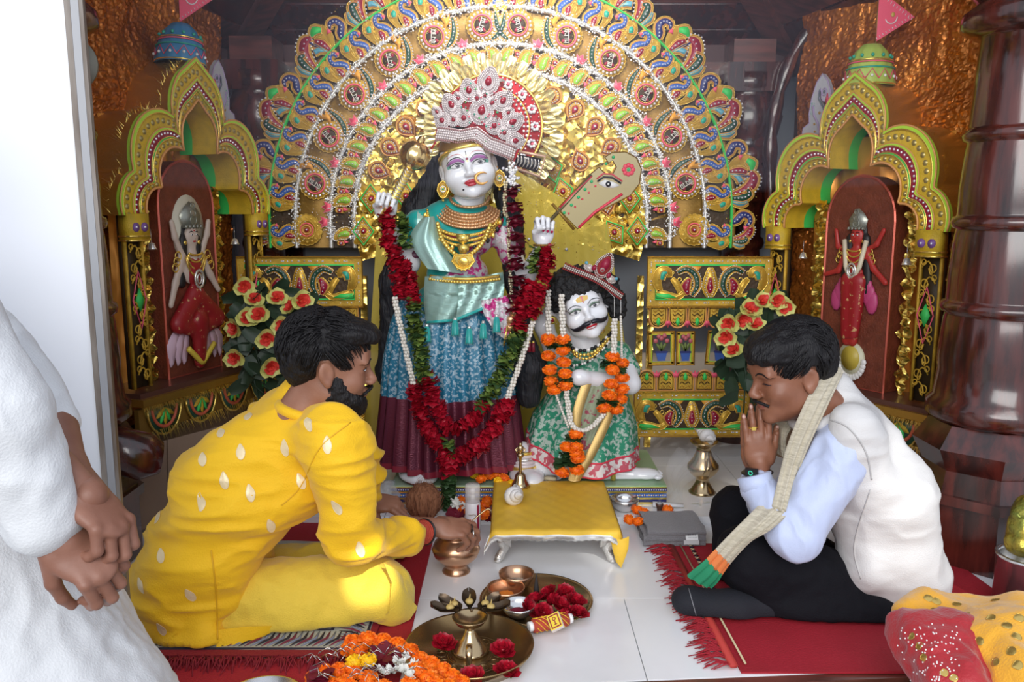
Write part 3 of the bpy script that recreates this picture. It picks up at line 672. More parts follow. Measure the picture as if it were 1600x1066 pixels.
# medallion with shree name written across, and acorn leaf + dark leaf beside it
for s, nm in ((1, ''), (-1, '_mirrored')):
    g = MB(); q = MB(); e = MB()
    F = [((21 + 1.7 * abs(sin(10 * A))) * cos(A), (21 + 1.7 * abs(sin(10 * A))) * sin(A)) for A in [2 * PI * i / 80 for i in range(80)]]
    g.pad(F, 0, 3, GOLDP); g.rim(F, .8, GOLDB, 3, 4); g.rim(circ(0, 0, 14, 28), 1.3, PINK, 4, 6); g.pad(circ(0, 0, 12.5, 24), 3, 3.4, BROWN); g.rim(circ(0, 0, 11.5, 24), .8, GOLDB, 4, 4)
    for i in range(20): A = 2 * PI * i / 20; q.gem(18 * cos(A), 18 * sin(A), 2.0, CRYS, 3, 1.4)
    for A in (40, 140, 220, 320): e.pad(stroke([(4 * cos(R(A)), 4.5 * sin(R(A))), (7.5 * cos(R(A)), 7.5 * sin(R(A))), (10.5 * cos(R(A)), 10.5 * sin(R(A)))], [.6, 2.2, .5], 3), 3.6, 5, MAROON); g.tube([(4 * cos(R(A)), 4.5 * sin(R(A)), 4.2), (11 * cos(R(A + 14)), 11 * sin(R(A + 14)), 4.2)], .5, GOLDB, 4)
    # lettering: head line, verticals and loops of the Devanagari word
    k = MB(); wv = mat('letter_white', (.75, .72, .66), .35); z = 5
    k.tube([(-10, 3.2, z), (10, 3.2, z)], .6, wv, 4, up=(0, 0, 1))
    for x, y0 in ((-6.5, -3.4), (-1.2, -3.4), (3.4, -3.4), (8.4, -3.4)): k.tube([(x, 3.2, z), (x, y0, z)], .6, wv, 4, up=(0, 0, 1))
    k.tube([(-9.8, 1.5, z), (-8, 2, z), (-8.4, 0, z), (-9.6, -.6, z), (-6.5, -2.8, z)], .55, wv, 4, up=(0, 0, 1)); k.tube([(-4.6, 2.4, z), (-4.8, -.8, z), (-3, -2, z), (-1.2, -1.2, z)], .55, wv, 4, up=(0, 0, 1))
    k.tube([(5.4, 3, z), (5.4, -2.2, z), (6.6, -2.8, z), (6.6, -1.2, z), (8.4, -1.2, z)], .55, wv, 4, up=(0, 0, 1)); k.tube([(-6, 3.6, z), (-7, 6.2, z), (-9, 5.4, z)], .5, wv, 4, up=(0, 0, 1))
    KIT['medallion' + nm] = (g.mesh('medallion'), e.mesh('ruby_petals'), k.mesh('lettering'), ('ruby_petals', 'lettering')); KIT['mseq'] = q.mesh('sequins')
    X = lambda P: [(s * x, y) for x, y in P]
    g, e, q = relief([(X([(-17, 22), (-27, 12), (-38, 4)]), [1, 3.2, .8], None, 0)])
    g = MB(); e = MB(); q = MB(); O = stroke(X([(22, 22), (32, 8), (44, -2), (50, -18)]), [2.5, 3.5, 3, 1.5]); 
    kit('x', g); KIT.pop('x')
    g, e, q = relief([(X([(-16, -20), (-26, -14), (-34, -2), (-38, 14)]), [1.2, 3, 3, 1], DGREEN, 4.5)])
    seqring(q, stroke(X([(-16, -20), (-26, -14), (-34, -2), (-38, 14)]), [3, 6, 6, 3]), 4, CRYS, 1.2)
    g.pad(X([(-22, 24), (-25, 10), (-20, 2), (-30, 8), (-36, 18), (-30, 16), (-30, 24)])[::s], 0, 3.5, ORAN)
    kit('leaf_spray' + nm, g, e, q)
g = MB(); g.pad([(-5, -5), (5, -5), (9, 6), (4, 3), (0, 9), (-4, 3), (-9, 6)], 0, 3, PINK); g.rim([(-5, -5), (5, -5), (9, 6), (4, 3), (0, 9), (-4, 3), (-9, 6)], .4, mat('pink_light', (1, .45, .45), .5), 3, 4); kit('pink_lotus', g)
# teardrop, diamond, rosette, petal
g = MB(); e = MB(); q = MB(); T = [(14 * sin(A) * (1 - .45 * max(0, cos(A))) , 16 * cos(A) + (4 if abs(A) < .2 or A > 6.1 else 0)) for A in [2 * PI * i / 30 for i in range(30)]][::-1]
g.pad(T, 0, 3, GOLD); g.rim(T, 1, RIM, 3, 4); g.rim([(x * .8, y * .8) for x, y in T], .8, mat('dark_red_line', (.2, .02, .02), .4), 3.5, 4); e.pad([(x * .33, y * .4) for x, y in T], 3, 5, MAROON, .2); g.rim([(x * .45, y * .5) for x, y in T], .7, RIM, 3.6, 4); seqring(q, [(x * .62, y * .65) for x, y in T], 4, CRYS, 1.2, 3); e.gem(0, -1, 2, CRYS, 5)
for x in (-13, 13): g.pad([(x * 1.25 + a * .5, 12 + b_ * .5) for a, b_ in circ(0, 0, 8, 8)], 0, 2, GOLD)
kit('teardrop_motif', g, e, q)
g = MB(); e = MB(); q = MB(); Dm = [(0, -22), (16, 0), (0, 22), (-16, 0)]
F = [(x * 1.02, y * 1.02) for x, y in [((17 + 4 * cos(8 * A)) * cos(A), (24 + 3 * cos(8 * A)) * sin(A)) for A in [2 * PI * i / 48 for i in range(48)]]]
g.pad(F, 0, 2.4, GOLDP); g.rim(F, .7, GOLDB, 2.4, 4); g.tube([(x, y, 4) for x, y in Dm], 1.3, GREEN, 5, closed=True, up=(0, 0, 1)); g.tube([(x * .82, y * .82, 3.4) for x, y in Dm], .8, RIM, 4, closed=True, up=(0, 0, 1))
e.pad(circ(0, 0, 4.2, 12), 2.4, 5.5, MAROON, .3); g.rim(circ(0, 0, 6, 14), .9, GOLDB, 3.2, 4); seqring(q, circ(0, 0, 9, 12, 11), 4.5, CRYS, 1.1, 2.4); e.gem(0, 0, 1.4, CRYS, 5.4); kit('diamond_motif', g, e, q)
g = MB(); e = MB(); q = MB(); F = [((23 + 1.6 * abs(sin(9 * A))) * cos(A), (23 + 1.6 * abs(sin(9 * A))) * sin(A)) for A in [2 * PI * i / 72 for i in range(72)]]
g.pad(F, 0, 3, GOLD); g.rim(F, .8, GOLDB, 3, 4); g.rim(circ(0, 0, 14, 24), 1, GOLDB, 3.5, 4); g.rim(circ(0, 0, 10, 20), 1, PINK, 3.5, 4); g.rim(circ(0, 0, 6.5, 16), 1.2, RIM, 3.5, 4); e.pad(circ(0, 0, 3.8, 12), 3, 5.5, MAROON, .3); e.gem(0, 0, 1.6, CRYS, 5.4)
for i in range(16): A = 2 * PI * i / 16; q.gem(18.5 * cos(A), 18.5 * sin(A), 1.7, GOLDB, 3, 1)
kit('round_rosette', g, e, q)
# outer crest: red plume fan, navy peacock, green fan
for s, nm in ((1, ''), (-1, '_mirrored')):
    X = lambda P: [(s * x, y) for x, y in P]
    g, e, q = relief([(X([(-2, -14), (-4, -2), (-9, 8), (-17, 12), (-24, 9)]), [1, 3, 5, 4.5, 1.5], MAROON, 5), (X([(2, -14), (3, -2), (0, 6), (-6, 4)]), [1, 3.5, 3, 1], DGREEN, 4), (X([(6, -14), (9, -4), (8, 4)]), [1, 3, 1], LBLUE, 0)])
    seqring(q, stroke(X([(-2, -14), (-4, -2), (-9, 8), (-17, 12), (-24, 9)]), [3, 7, 9, 8.5, 4]), 4.2, CRYS, 1.1); kit('plume_fan' + nm, g, e, q)
    g, e, q = relief([(X([(-6, -12), (-2, -6), (4, 0), (2, 8), (-5, 10), (-9, 5)]), [1.5, 4, 3.6, 3, 2.6, 1], NAVY, 4)]); e.pad(X([(-10, 8), (-15, 3), (-9, 2)])[::-s], 2, 4.5, PINK); kit('navy_peacock' + nm, g, e, q)
    g, e, q = relief([(X([(0, -14), (-7, -4), (-9, 6), (-4, 13)]), [1, 3.5, 4, 1.5], None, 0), (X([(0, -14), (1, -2), (5, 6)]), [1, 3, 1.5], MAROON, 4), (X([(0, -14), (7, -5), (14, -2)]), [1, 2.6, 2.8], LBLUE, 0), (X([(-9, 8), (-3, 13), (4, 11)]), [2, 4.5, 1], GREEN, 0), (X([(1, -10), (8, 2), (10, 9)]), [.8, 1.5, .8], NAVY, 0)]); kit('green_fan' + nm, g, e, q)
def pol(r, adeg, extra=0, z=0):
    a = R(adeg); return MA @ Matrix.Translation((r * cos(a), r * sin(a), z)) @ Matrix.Rotation(a - PI / 2 + R(extra), 4, 'Z')
def strt(x, y, sgn, z=0): return MA @ Matrix.Translation((x, y, z)) @ Matrix.Rotation(-sgn * PI / 2, 4, 'Z')
for sg, sfx in ((1, '_mirrored'), (-1, '')):      # sg=1: right half; apex side is -x there
    for k in range(12): put('peacock_motif' + sfx, pol(341, 90 - sg * (3.65 + 7.3 * k)), sc=1.04)
    put('peacock_motif' + sfx, strt(sg * 341, -24, sg))
    for k in range(6):
        a = 90 - sg * (5.3 + 14.7 * k); o = put('medallion' + sfx, pol(293, a, -sg * 68), sc=1.07); x = link('sequins', KIT['mseq'], o, world=False); x['kind'] = 'stuff'
        put('leaf_spray' + ('' if sg > 0 else '_mirrored'), pol(293, a - sg * 1.2, 0, .5), sc=1.12)
        put('pink_lotus', pol(270, a - sg * 6.8, 0, 3))
    put('round_rosette', MA @ Matrix.Translation((sg * 303, -14, 1))); put('pink_lotus', strt(sg * 275, -2, sg, 3))
    for k in range(13): put('paisley_motif' + ('_mirrored' if sg > 0 else ''), pol(247.5, 90 - sg * (3.4 + 6.7 * k), 0), sc=1.12)
    put('paisley_motif' + ('_mirrored' if sg > 0 else ''), strt(sg * 247, -25, sg))
    for k in range(5): put('teardrop_motif', pol(203, 90 - sg * (23 + 11.2 * k), 180, 1))
    for x, y in ((201, 34), (214, -16)) : put('diamond_motif', MA @ Matrix.Translation((sg * x, y, 2)))
    for k in range(6):
        a = 90 - sg * (2 + 16.4 * k)
        if k: put('plume_fan' + ('' if sg > 0 else '_mirrored'), pol(380, a), sc=1.42)
        put('navy_peacock' + ('_mirrored' if sg > 0 else ''), pol(377, a - sg * 5.4), sc=1.3); 
        if k < 5: put('green_fan' + ('' if sg > 0 else '_mirrored'), pol(380, a - sg * 10.4), sc=1.38)
    put('plume_fan', strt(sg * 379, -30, sg))
for x, y, nm, a in ((80, 80, 'diamond_motif', 15), (97, 45, 'diamond_motif', 15), (-147, 38, 'diamond_motif', 0), (123, 92, 'teardrop_motif', 20), (165, 25, 'teardrop_motif', 190), (178, -18, 'diamond_motif', 35), (58, 122, 'teardrop_motif', -10), (-130, 110, 'teardrop_motif', 200)):
    put(nm, MA @ Matrix.Translation((x, y, 3)) @ Matrix.Rotation(R(a), 4, 'Z'))
b = MB(); b.box((-2, 303, 2), (9, 60, 4), GOLD); b.box((2, 345, 2), (8, 30, 4), RIM); fin(b, 'centre_batten', smooth=False)
# loose sequins and tinsel sparkle over the bands
b = MB()
for i in range(5600):
    r = random.choice((320, 266, 229)) + random.gauss(0, 3.8); a = random.uniform(-.12, PI + .12)
    nrm = 1.3; b.gem(r * cos(a), r * sin(a), random.uniform(.7, 1.7), random.choice((SILV, WHITE, CRYS)), 3 + random.random() * 3, .8)
for i in range(2200):
    r = random.uniform(60, 400); a = random.uniform(-.1, PI + .1); b.gem(r * cos(a), r * sin(a), random.uniform(.5, 1.0), random.choice((GOLDB, CRYS)), 3 + random.random() * 2, .6)
o = fin(b, 'loose_sequins'); o['kind'] = 'stuff'
# ---- halo disc and ruffle behind the crown
hal = thing('halo_disc', 'round red and gold halo disc with pale stones behind the crown', 'halo', at(768, 195, 3.45))
MH = frame(at(768, 198, 3.45), (1, 0, 0), (0, 0, 1)) @ Matrix.Scale(mpp(3.45), 4)
b = MB(); b.pad(circ(0, 0, 78, 48), -2, 2, mat('halo_red', (.40, .02, .03), .4)); fin(b, 'disc', MH, hal); b = MB(); b.rim(circ(0, 0, 78, 64), 2.2, GOLDB, 2, 6); b.rim(circ(0, 0, 58, 64), 1.2, GOLDB, 2.5, 5); fin(b, 'rim', MH, hal)
for i in range(16):
    A = 2 * PI * i / 16; g = MB(); 
    for k in range(7): B = 2 * PI * k / 7; g.ell((67 * cos(A) + 5 * cos(B), 67 * sin(A) + 5 * sin(B), 3.5), (3, 3, 1.8), CRYS if k % 3 else WHITE, n=6, k=4)
    g.gem(68 * cos(A), 68 * sin(A), 2.2, PINK, 4); fin(g, 'stone_flower', MH, hal)
g = MB()
for rr, w in ((74, 2.4), (62, 2.6), (56, 4), (50, 4), (44, 3.4), (38, 3), (30, 3)):
    for i in range(int(rr * .9)): A = 2 * PI * i / int(rr * .9); g.ell((rr * cos(A), rr * sin(A), 3), (w * .6, w * .6, 1.6), random.choice((CRYS, WHITE, SILV)), n=6, k=4)
o = fin(g, 'stone_rows', MH, hal); o['kind'] = 'stuff'
cres = MB(); cres.pad(stroke([(14 + 22 * cos(a), 46 + 22 * sin(a)) for a in [R(70 + 26 * i) for i in range(9)]], [.5, 3, 5, 6, 6.5, 6, 5, 3, .5], 3), 6, 10, SILV); fin(cres, 'crescent', MH, hal)
ruf = thing('gold_ruffle_ring', 'ring of shiny pale gold ruffled leaves around the halo', 'ruffle', at(765, 200, 3.5)); MR = frame(at(765, 203, 3.52), (1, 0, 0), (0, 0, 1)) @ Matrix.Scale(mpp(3.52), 4)
pg = mat('pale_gold_satin', (.90, .78, .38), .22, .75); g = MB(); G = []
for i in range(5):
    r = (14 * i / 4); G.append([((-9 + 18 * j / 6) * sin(PI * (.16 + .66 * i / 4)), r * 1.5, 3 * cos(j * 2.1) * sin(PI * i / 4 + .4) + 3) for j in range(7)])
g.grid(G, pg); lm = g.mesh('ruffle_leaf')
for i in range(64):
    a = 2 * PI * i / 32 + (.1 if i >= 32 else 0); rr = 82 if i < 32 else 93; link('ruffle_leaf', lm, ruf, MR @ Matrix.Translation((rr * cos(a), rr * sin(a), i % 3)) @ Matrix.Rotation(a - PI / 2 + random.uniform(-.25, .25), 4, 'Z') @ Matrix.Rotation(random.uniform(-.3, .4), 4, 'X'))
# ================================================================ side wing panels
def wing(px0, sgn, label):
    """panel stack; local frame origin at the panel's lower left at x=px0 (197 px wide), y up"""
    Y = 3.50; s = mpp(Y); o = at(px0, 690, Y); t = thing('wing_screen', label, 'screen', (o.x + 98 * s, Y, .02)); M = frame((o.x, Y, o.z), (1, 0, 0), (0, 0, 1)) @ Matrix.Scale(s, 4)
    f = lambda b, nm, **k: fin(b, nm, M, t, **k)
    def panel(y0, y1, x0=0, x1=197):
        b = MB(); b.box(((x0 + x1) / 2, (y0 + y1) / 2, 3), (x1 - x0, y1 - y0, 6), GOLDP); b.tube([(x0, y0, 6), (x1, y0, 6), (x1, y1, 6), (x0, y1, 6)], 2.2, TINSEL, 5, closed=True, up=(0, 0, 1)); f(b, 'panel_board', smooth=False)
        b = MB(); xa, xb, ya, yb = x0 + 13, x1 - 13, y0 + 12, y1 - 12; b.box(((xa + xb) / 2, (ya + yb) / 2, 6.3), (xb - xa, yb - ya, 1), BROWN); f(b, 'panel_recess', smooth=False)
        b = MB(); b.tube([(xa, ya, 7.5), (xb, ya, 7.5), (xb, yb, 7.5), (xa, yb, 7.5)], 1.5, GREEN, 5, closed=True, up=(0, 0, 1)); f(b, 'green_border')
        cx = (xa + xb) / 2; hh = (yb - ya) / 56
        def sc(P): return [(x, ya + (yb - ya) / 2 + y * hh) for x, y in P]
        for m_ in (1, -1):
            X = lambda P: [(cx + m_ * x, ya + (yb - ya) / 2 + y * hh) for x, y in P]
            g, e, q = relief([(X([(-78, -14), (-84, 2), (-78, 18), (-66, 18), (-64, 8)]), [1.5, 4.5, 5, 3, 1], None, 0), (X([(-76, 4), (-74, 14), (-68, 16)]), [2.5, 3.6, 1], TEAL, 0), (X([(-84, -16), (-70, -20), (-50, -24), (-40, -16)]), [1, 3, 2, 1], None, 0)], 3)
            g.pad(X([(-84, -26), (-50, -26), (-64, -19), (-84, -18)])[::m_], 0, 3.6, GREEN); o1 = f(MBoff(g, 6), 'curl_motif'); o2 = fin(MBoff(e, 6), 'enamel_inlay', M, o1)
            g, e, q = relief([(X([(-52, 16), (-38, 22), (-24, 12), (-20, -6), (-28, -22)]), [2, 3, 3.6, 3.6, 1.5], DGREEN, 6), (X([(-34, -20), (-38, -6), (-32, 6)]), [1.5, 6, 1.5], MAROON, 5), (X([(-60, 6), (-52, -4), (-46, -18)]), [1, 2.5, 1], None, 0)], 3)
            seqring(q, stroke(X([(-52, 16), (-38, 22), (-24, 12), (-20, -6), (-28, -22)]), [4, 6, 7, 7, 4]), 4, CRYS, 1.0)
            g.pad(X([(-34, 26), (-14, 26), (-20, 18), (-22, 6), (-26, 18)])[::m_], 0, 3, ORAN); o1 = f(MBoff(g, 6), 'paisley_ring_motif'); fin(MBoff(e, 6), 'enamel_inlay', M, o1); fin(MBoff(q, 6), 'sequins', M, o1)['kind'] = 'stuff'
            for i in range(3): o3 = MB(); o3.rim(circ(cx + m_ * (-60 + 12 * i), ya + (yb - ya) * (.78 - .2 * i), 3, 10), .9, GOLDB, 8, 4); f(o3, 'gold_ringlet')
        g, e, q = relief([(sc([(cx, -24), (cx, -8), (cx, 12), (cx, 24)]), [3, 11, 6, 1], None, 0), (sc([(cx, -18), (cx, -8), (cx, 8)]), [1.5, 5, 1], MAROON, 6)], 3); seqring(q, stroke(sc([(cx, -24), (cx, -8), (cx, 12), (cx, 22)]), [2, 9, 5, 1]), 4, CRYS, 1.1)
        o1 = f(MBoff(g, 6), 'drop_motif'); fin(MBoff(e, 6), 'enamel_inlay', M, o1); fin(MBoff(q, 6), 'sequins', M, o1)['kind'] = 'stuff'
        b = MB()
        for i in range(90):
            u = random.random(); x, y = (x0 + 6 + u * (x1 - x0 - 12), random.choice((y0 + 6, y1 - 6))) if i % 4 else (random.choice((x0 + 6, x1 - 6)), y0 + 6 + u * (y1 - y0 - 12)); b.gem(x, y, 1.2, CRYS, 6, .7)
        for i in range(int((x1 - x0) * .9)):
            for yy in (y0, y1): x = x0 + i / .9; b.add([(x, yy, 6), (x + 1.2, yy, 6), (x + random.uniform(-1, 2), yy + random.uniform(-4, 4), 10)], [(0, 1, 2)], GOLDB)
        f(b, 'border_sequins')['kind'] = 'stuff'
    panel(222, 300, 0 if sgn > 0 else 0, 197); panel(11, 84, -16 if sgn > 0 else 10, 170 if sgn > 0 else 200)
    def scal(y, up, n=6, x0=4, w=31):
        for i in range(n):
            x = x0 + w * (i + .5); sg = 1 if up else -1; b = MB(); O = [(x - 14, y), (x + 14, y), (x + 14, y + sg * 20)] + [(x + 14 * cos(A), y + sg * (20 + 13 * sin(A))) for A in [PI * k / 8 for k in range(1, 8)]] + [(x - 14, y + sg * 20)]
            O = O if sg > 0 else O[::-1]; b.pad(O, 0, 3, GOLDP); b.rim(O, 1.3, RIM, 3.2, 5); b.rim([(x + (p[0] - x) * .82, y + (p[1] - y) * .86 + sg * 2) for p in O], .8, mat('dark_line', (.08, .03, .01), .5), 3.2, 4)
            for k in range(4):
                for q in (-1, 1): b.tube([(x, y + sg * (4 + 6 * k), 3.5), (x + q * 5, y + sg * (8 + 6 * k), 4), (x + q * 8, y + sg * (5 + 6 * k), 3.5)], .8, BROWN if k % 2 else GOLDB, 4)
            o1 = f(b, 'scalloped_pendant', smooth=False); b = MB(); yy = y + sg * 23; b.pad(stroke([(x, yy + 6), (x, yy - 1), (x, yy - 6)], [.6, 3.4, .6]), 3, 6, GREEN); fin(b, 'green_drop', M, o1)
            if i: b = MB(); xx = x - w / 2; b.pad([(xx - 3, y + sg * 22), (xx + 3, y + sg * 22), (xx + 6, y + sg * 31), (xx + 2, y + sg * 28), (xx, y + sg * 33), (xx - 2, y + sg * 28), (xx - 6, y + sg * 31)][::sg], 2, 6, PINK); f(b, 'pink_lotus')
    scal(221, False); scal(86, True, 6 if sgn > 0 else 5, -12 if sgn > 0 else 14, 31)
    def pot(x0, x1, tilt, big=True):
        W = M @ Matrix.Translation(((x0 + x1) / 2, 155, 2)) @ Matrix.Rotation(R(tilt), 4, 'Z'); w2 = (x1 - x0) / 2; b = MB()
        for a, c, sx_, sy_ in ((0, 25, 2 * w2, 5), (0, -25, 2 * w2, 5), (-w2 + 2.5, 0, 5, 50), (w2 - 2.5, 0, 5, 50)): b.box((a, c, 1.5), (sx_, sy_, 3), GOLDP)
        b.tube([(-w2, -27, 3), (w2, -27, 3), (w2, 27, 3), (-w2, 27, 3)], 1.4, TINSEL, 4, closed=True, up=(0, 0, 1)); b.tube([(-w2 + 5, -22, 3), (w2 - 5, -22, 3), (w2 - 5, 22, 3), (-w2 + 5, 22, 3)], 1, LIME, 4, closed=True, up=(0, 0, 1)); o1 = fin(b, 'flowerpot_panel', W, t, smooth=False)
        k = min(1, w2 / 16); b = MB(); b.pad([(-6 * k, -20), (6 * k, -20), (9 * k, -6), (-9 * k, -6)], 1, 4, BLUE); b.box((0, -6, 3), (20 * k, 3, 3), NAVY); fin(b, 'blue_pot', W, o1, smooth=False)
        b = MB()
        for q in (-1, 0, 1): b.pad(stroke([(0, -5), (q * 5 * k, 4), (q * 9 * k, 10)], [1, 2.4, .5], 3), 1, 3, mat('olive', (.15, .2, .05), .5))
        for q, yy in ((-9, 12), (0, 16), (9, 12), (-4, 19), (5, 20)): b.ell((q * k, yy, 3), (4.2 * k, 4.2, 2.4), mat('dusty_pink', (.5, .12, .14), .5), n=8, k=5)
        fin(b, 'cut_flowers', W, o1)
    if sgn > 0: pot(5, 46, 1.5); pot(50, 78, 1); pot(98, 142, -4); pot(146, 180, -3)
    else: pot(150, 192, -1); pot(112, 142, 2)
    for x in ((-9, 8) if sgn > 0 else (197, 8)): b = MB(); b.box((x, 130, -6), (10, 280, 10), GOLDFOIL); f(b, 'gold_foil_post', smooth=False)
def MBoff(b, dz): b.v = [v + np.array([0, 0, dz]) for v in b.v]; return b
wing(1004, 1, 'golden openwork screen right of the moustached idol with flowerpot cut-outs')
wing(386, -1, 'golden openwork screen left of the tall idol, above the yellow-clad man')
# translucent gold gauze curtain behind the idols
GAUZE = mat('gold_gauze', (.50, .38, .045), .5, .1, .4, 240, alpha=.85, kind='glitter')
def gauze(name, top, bot, Y, label, folds=5, amp=.008):
    n = 60; G = []
    for i in range(40):
        t = i / 39; row = []
        for j in range(n):
            u = j / (n - 1); a = Vector(top[0]).lerp(Vector(top[1]), u); c = Vector(bot[0]).lerp(Vector(bot[1]), u); px, py = a.lerp(c, t)[:2]
            row.append(at(px, py, Y + amp * sin(u * folds * 2 * PI + .6 * sin(t * 3)) * (.3 + .7 * t)))
        G.append(row)
    b = MB(); b.grid(G, GAUZE); o = b.build(name, label=label, cat='curtain'); return o, G
gauze('gauze_curtain', ((800, 262, 0), (950, 352, 0)), ((800, 735, 0), (1000, 700, 0)), 3.42, 'sheer golden gauze with sequins hanging behind the moustached idol')
gauze('gauze_curtain', ((588, 372, 0), (830, 300, 0)), ((568, 700, 0), (830, 705, 0)), 3.44, 'sheer golden gauze hanging behind and just left of the tall idol', 6, .01)
b = MB()
for i in range(420):
    u, v = random.random(), random.random(); p = at(805 + u * (140 + 50 * v), 275 + 85 * u + v * 400, 3.385); r = random.uniform(.0012, .0028) if i % 12 else .007
    b.lathe([(0, .0006), (r, 0), (0, -.0002)], GOLDB if i % 3 else CRYS, p, 7, M=Matrix.Rotation(PI / 2 + random.uniform(-.3, .3), 3, 'X'))
o = b.build('curtain_sequins', label='tiny round sequins scattered over the golden gauze', cat='sequins'); o['kind'] = 'stuff'
b = MB(); P = resamp(spline([at(x, y, 3.38) for x, y in ((568, 640), (565, 690), (572, 720), (590, 728), (615, 715), (628, 700))]), .006)
for p in P:
    for k in range(3): b.ell(p + Vector((random.uniform(-.012, .012), random.uniform(-.01, .005), random.uniform(-.012, .012))), .006, GOLDB, n=5, k=4)
b.build('gold_lace_trim', label='shiny gold lace hem hanging beside the left idol foot', cat='lace')
# ================================================================ flowers and beads kit
ROSE = mat('rose_red', (.55, .008, .03), .45, col2=(.25, .003, .012), vscale=60); ROSED = mat('rose_dark', (.12, .004, .012), .5)
LEAFG = mat('leaf_green', (.20, .27, .05), .5, col2=(.08, .15, .03), vscale=40); LEAFD = mat('leaf_dark', (.03, .07, .02), .5)
MARI = mat('marigold_orange', (1.0, .25, .004), .6, col2=(.80, .12, .003), vscale=60); MARY = mat('marigold_yellow', (.95, .60, .01), .6); STEM = mat('stem_green', (.16, .25, .06), .5)
def petal(b, c, ax, out, L, W, cup, m, curl=.3):
    ax = Vector(ax).normalized(); out = Vector(out).normalized(); sd = ax.cross(out).normalized(); G = []
    for i in range(4):
        t = i / 3; row = []
        for j in range(5):
            u = (j - 2) / 2; w_ = W * (.35 + .65 * sin(PI * min(1, .25 + t * .62))); row.append(c + out * (L * t) + sd * (u * w_) + ax * (cup * (t * t * (1 - curl * 2 * t)) * L + cup * .5 * L * u * u * t + random.uniform(-.03, .03) * L))
        G.append(row)
    b.grid(G, m)
def rose_mesh(nm, r, m=ROSE, n=16, flat=.6, sep=True):
    b = MB()
    for k in range(n):
        t = (k + .5) / n; a = k * 2.4; el = R(80 - 75 * t); out = Vector((cos(a) * cos(el), sin(a) * cos(el), sin(el) * flat)); ax = Vector((-cos(a) * sin(el), -sin(a) * sin(el), cos(el) + .3))
        petal(b, Vector((cos(a) * r * .12 * t, sin(a) * r * .12 * t, -r * .2 * t)), ax, out, r * (.65 + .4 * t), r * (.35 + .3 * t), .35, m)
    b.ell((0, 0, 0), (r * .3, r * .3, r * .3), m, n=8, k=5)
    if sep:
        for k in range(4): a = k * 1.6; petal(b, Vector((0, 0, -r * .25)), (0, 0, 1), (cos(a), sin(a), -.5), r * .55, r * .14, .2, LEAFG)
    return b.mesh(nm)
def disc_mesh(nm, r, m, n=15):
    """crumpled stack of petals as threaded in a garland; axis z"""
    b = MB()
    for k in range(n):
        a = k * 2.4 + random.random(); z = random.uniform(-.45, .45) * r; petal(b, Vector((0, 0, z)), (0, 0, 1), (cos(a), sin(a), random.uniform(-.35, .35)), r * random.uniform(.95, 1.25), r * .85, random.uniform(-.7, .7), m)
    b.ell((0, 0, 0), (r * .5, r * .5, r * .5), m, n=8, k=5); return b.mesh(nm)
def mari_mesh(nm, r, m, n=110, flat=.75):
    b = MB(); b.ell((0, 0, 0), (r * .82, r * .82, r * .82 * flat), m, n=12, k=8)
    for k in range(n):
        z = 1 - 2 * (k + .5) / n; a = k * 2.39996; q = math.sqrt(1 - z * z); o = Vector((q * cos(a), q * sin(a), z)); t = o.orthogonal().normalized(); s = o.cross(t); ph = random.random() * 6
        u = (t * cos(ph) + s * sin(ph)) * r * .17; c = o * r * .72; e = o * r * random.uniform(.95, 1.08) + (t * random.uniform(-1, 1) + s * random.uniform(-1, 1)) * r * .10
        f = lambda v: Vector((v.x, v.y, v.z * flat)); b.add([f(c - u), f(c + u), f(e + u * .9), f(e - u * .9)], [(0, 1, 2, 3)], m)
    b.gem(0, 0, 0.001, m); return b.mesh(nm)
def leaf_mesh(nm, r, m=LEAFG, n=12):
    b = MB()
    for k in range(n):
        a = random.random() * 6.3; petal(b, Vector((0, 0, random.uniform(-.5, .5) * r)), (0, 0, 1), (cos(a), sin(a), random.uniform(-.25, .25)), r * 1.15, r * .75, random.uniform(-.8, .8), m if k % 4 else LEAFD)
    return b.mesh(nm)
RD = [disc_mesh('rose_flower', .034, ROSE) for i in range(3)]; RDD = [disc_mesh('dark_rose_flower', .030, mat('rose_maroon', (.15, .005, .02), .5)) for i in range(2)]
LD = [leaf_mesh('leaf_cluster', .034) for i in range(3)]; LDD = [leaf_mesh('leaf_cluster', .028, LEAFD) for i in range(2)]
MG = [mari_mesh('marigold_flower', .027, MARI) for i in range(2)]; MY = mari_mesh('marigold_flower', .025, MARY)
PEARL = mat('pearl', (.78, .74, .66), .3)
def rrot(s=1): return Matrix.Rotation(random.uniform(0, 6.3) , 4, 'Z') @ Matrix.Rotation(random.uniform(-.3, .3) * s, 4, 'X')
def along(par, P, step, meshes, nm, sc=1.0, jit=.004):
    Q = resamp(spline(P), step)
    for i, p in enumerate(Q):
        d = (Q[min(i + 1, len(Q) - 1)] - Q[max(i - 1, 0)]).normalized(); M = Matrix.Translation(p + Vector((random.gauss(0, jit), random.gauss(0, jit), random.gauss(0, jit)))) @ d.to_track_quat('Z', 'Y').to_matrix().to_4x4() @ rrot(.7) @ Matrix.Scale(sc * random.uniform(.9, 1.12), 4)
        link(nm, random.choice(meshes), par, M)
def pearls(par, lines, r, m=PEARL, nm='pearl_strand', strands=2):
    for P in lines:
        b = MB(); Q = resamp(spline(P), r * 1.75)
        for s in range(strands):
            for i, p in enumerate(Q): a = i * .55 + s * 2 * PI / strands; b.ell(p + Vector((cos(a), -.5, 0)) * (r * .9 if strands > 1 else 0) + Vector((0, sin(a) * r * .8, 0)), r, m, n=6, k=5)
        o = b.build(nm, par); o['kind'] = 'stuff'
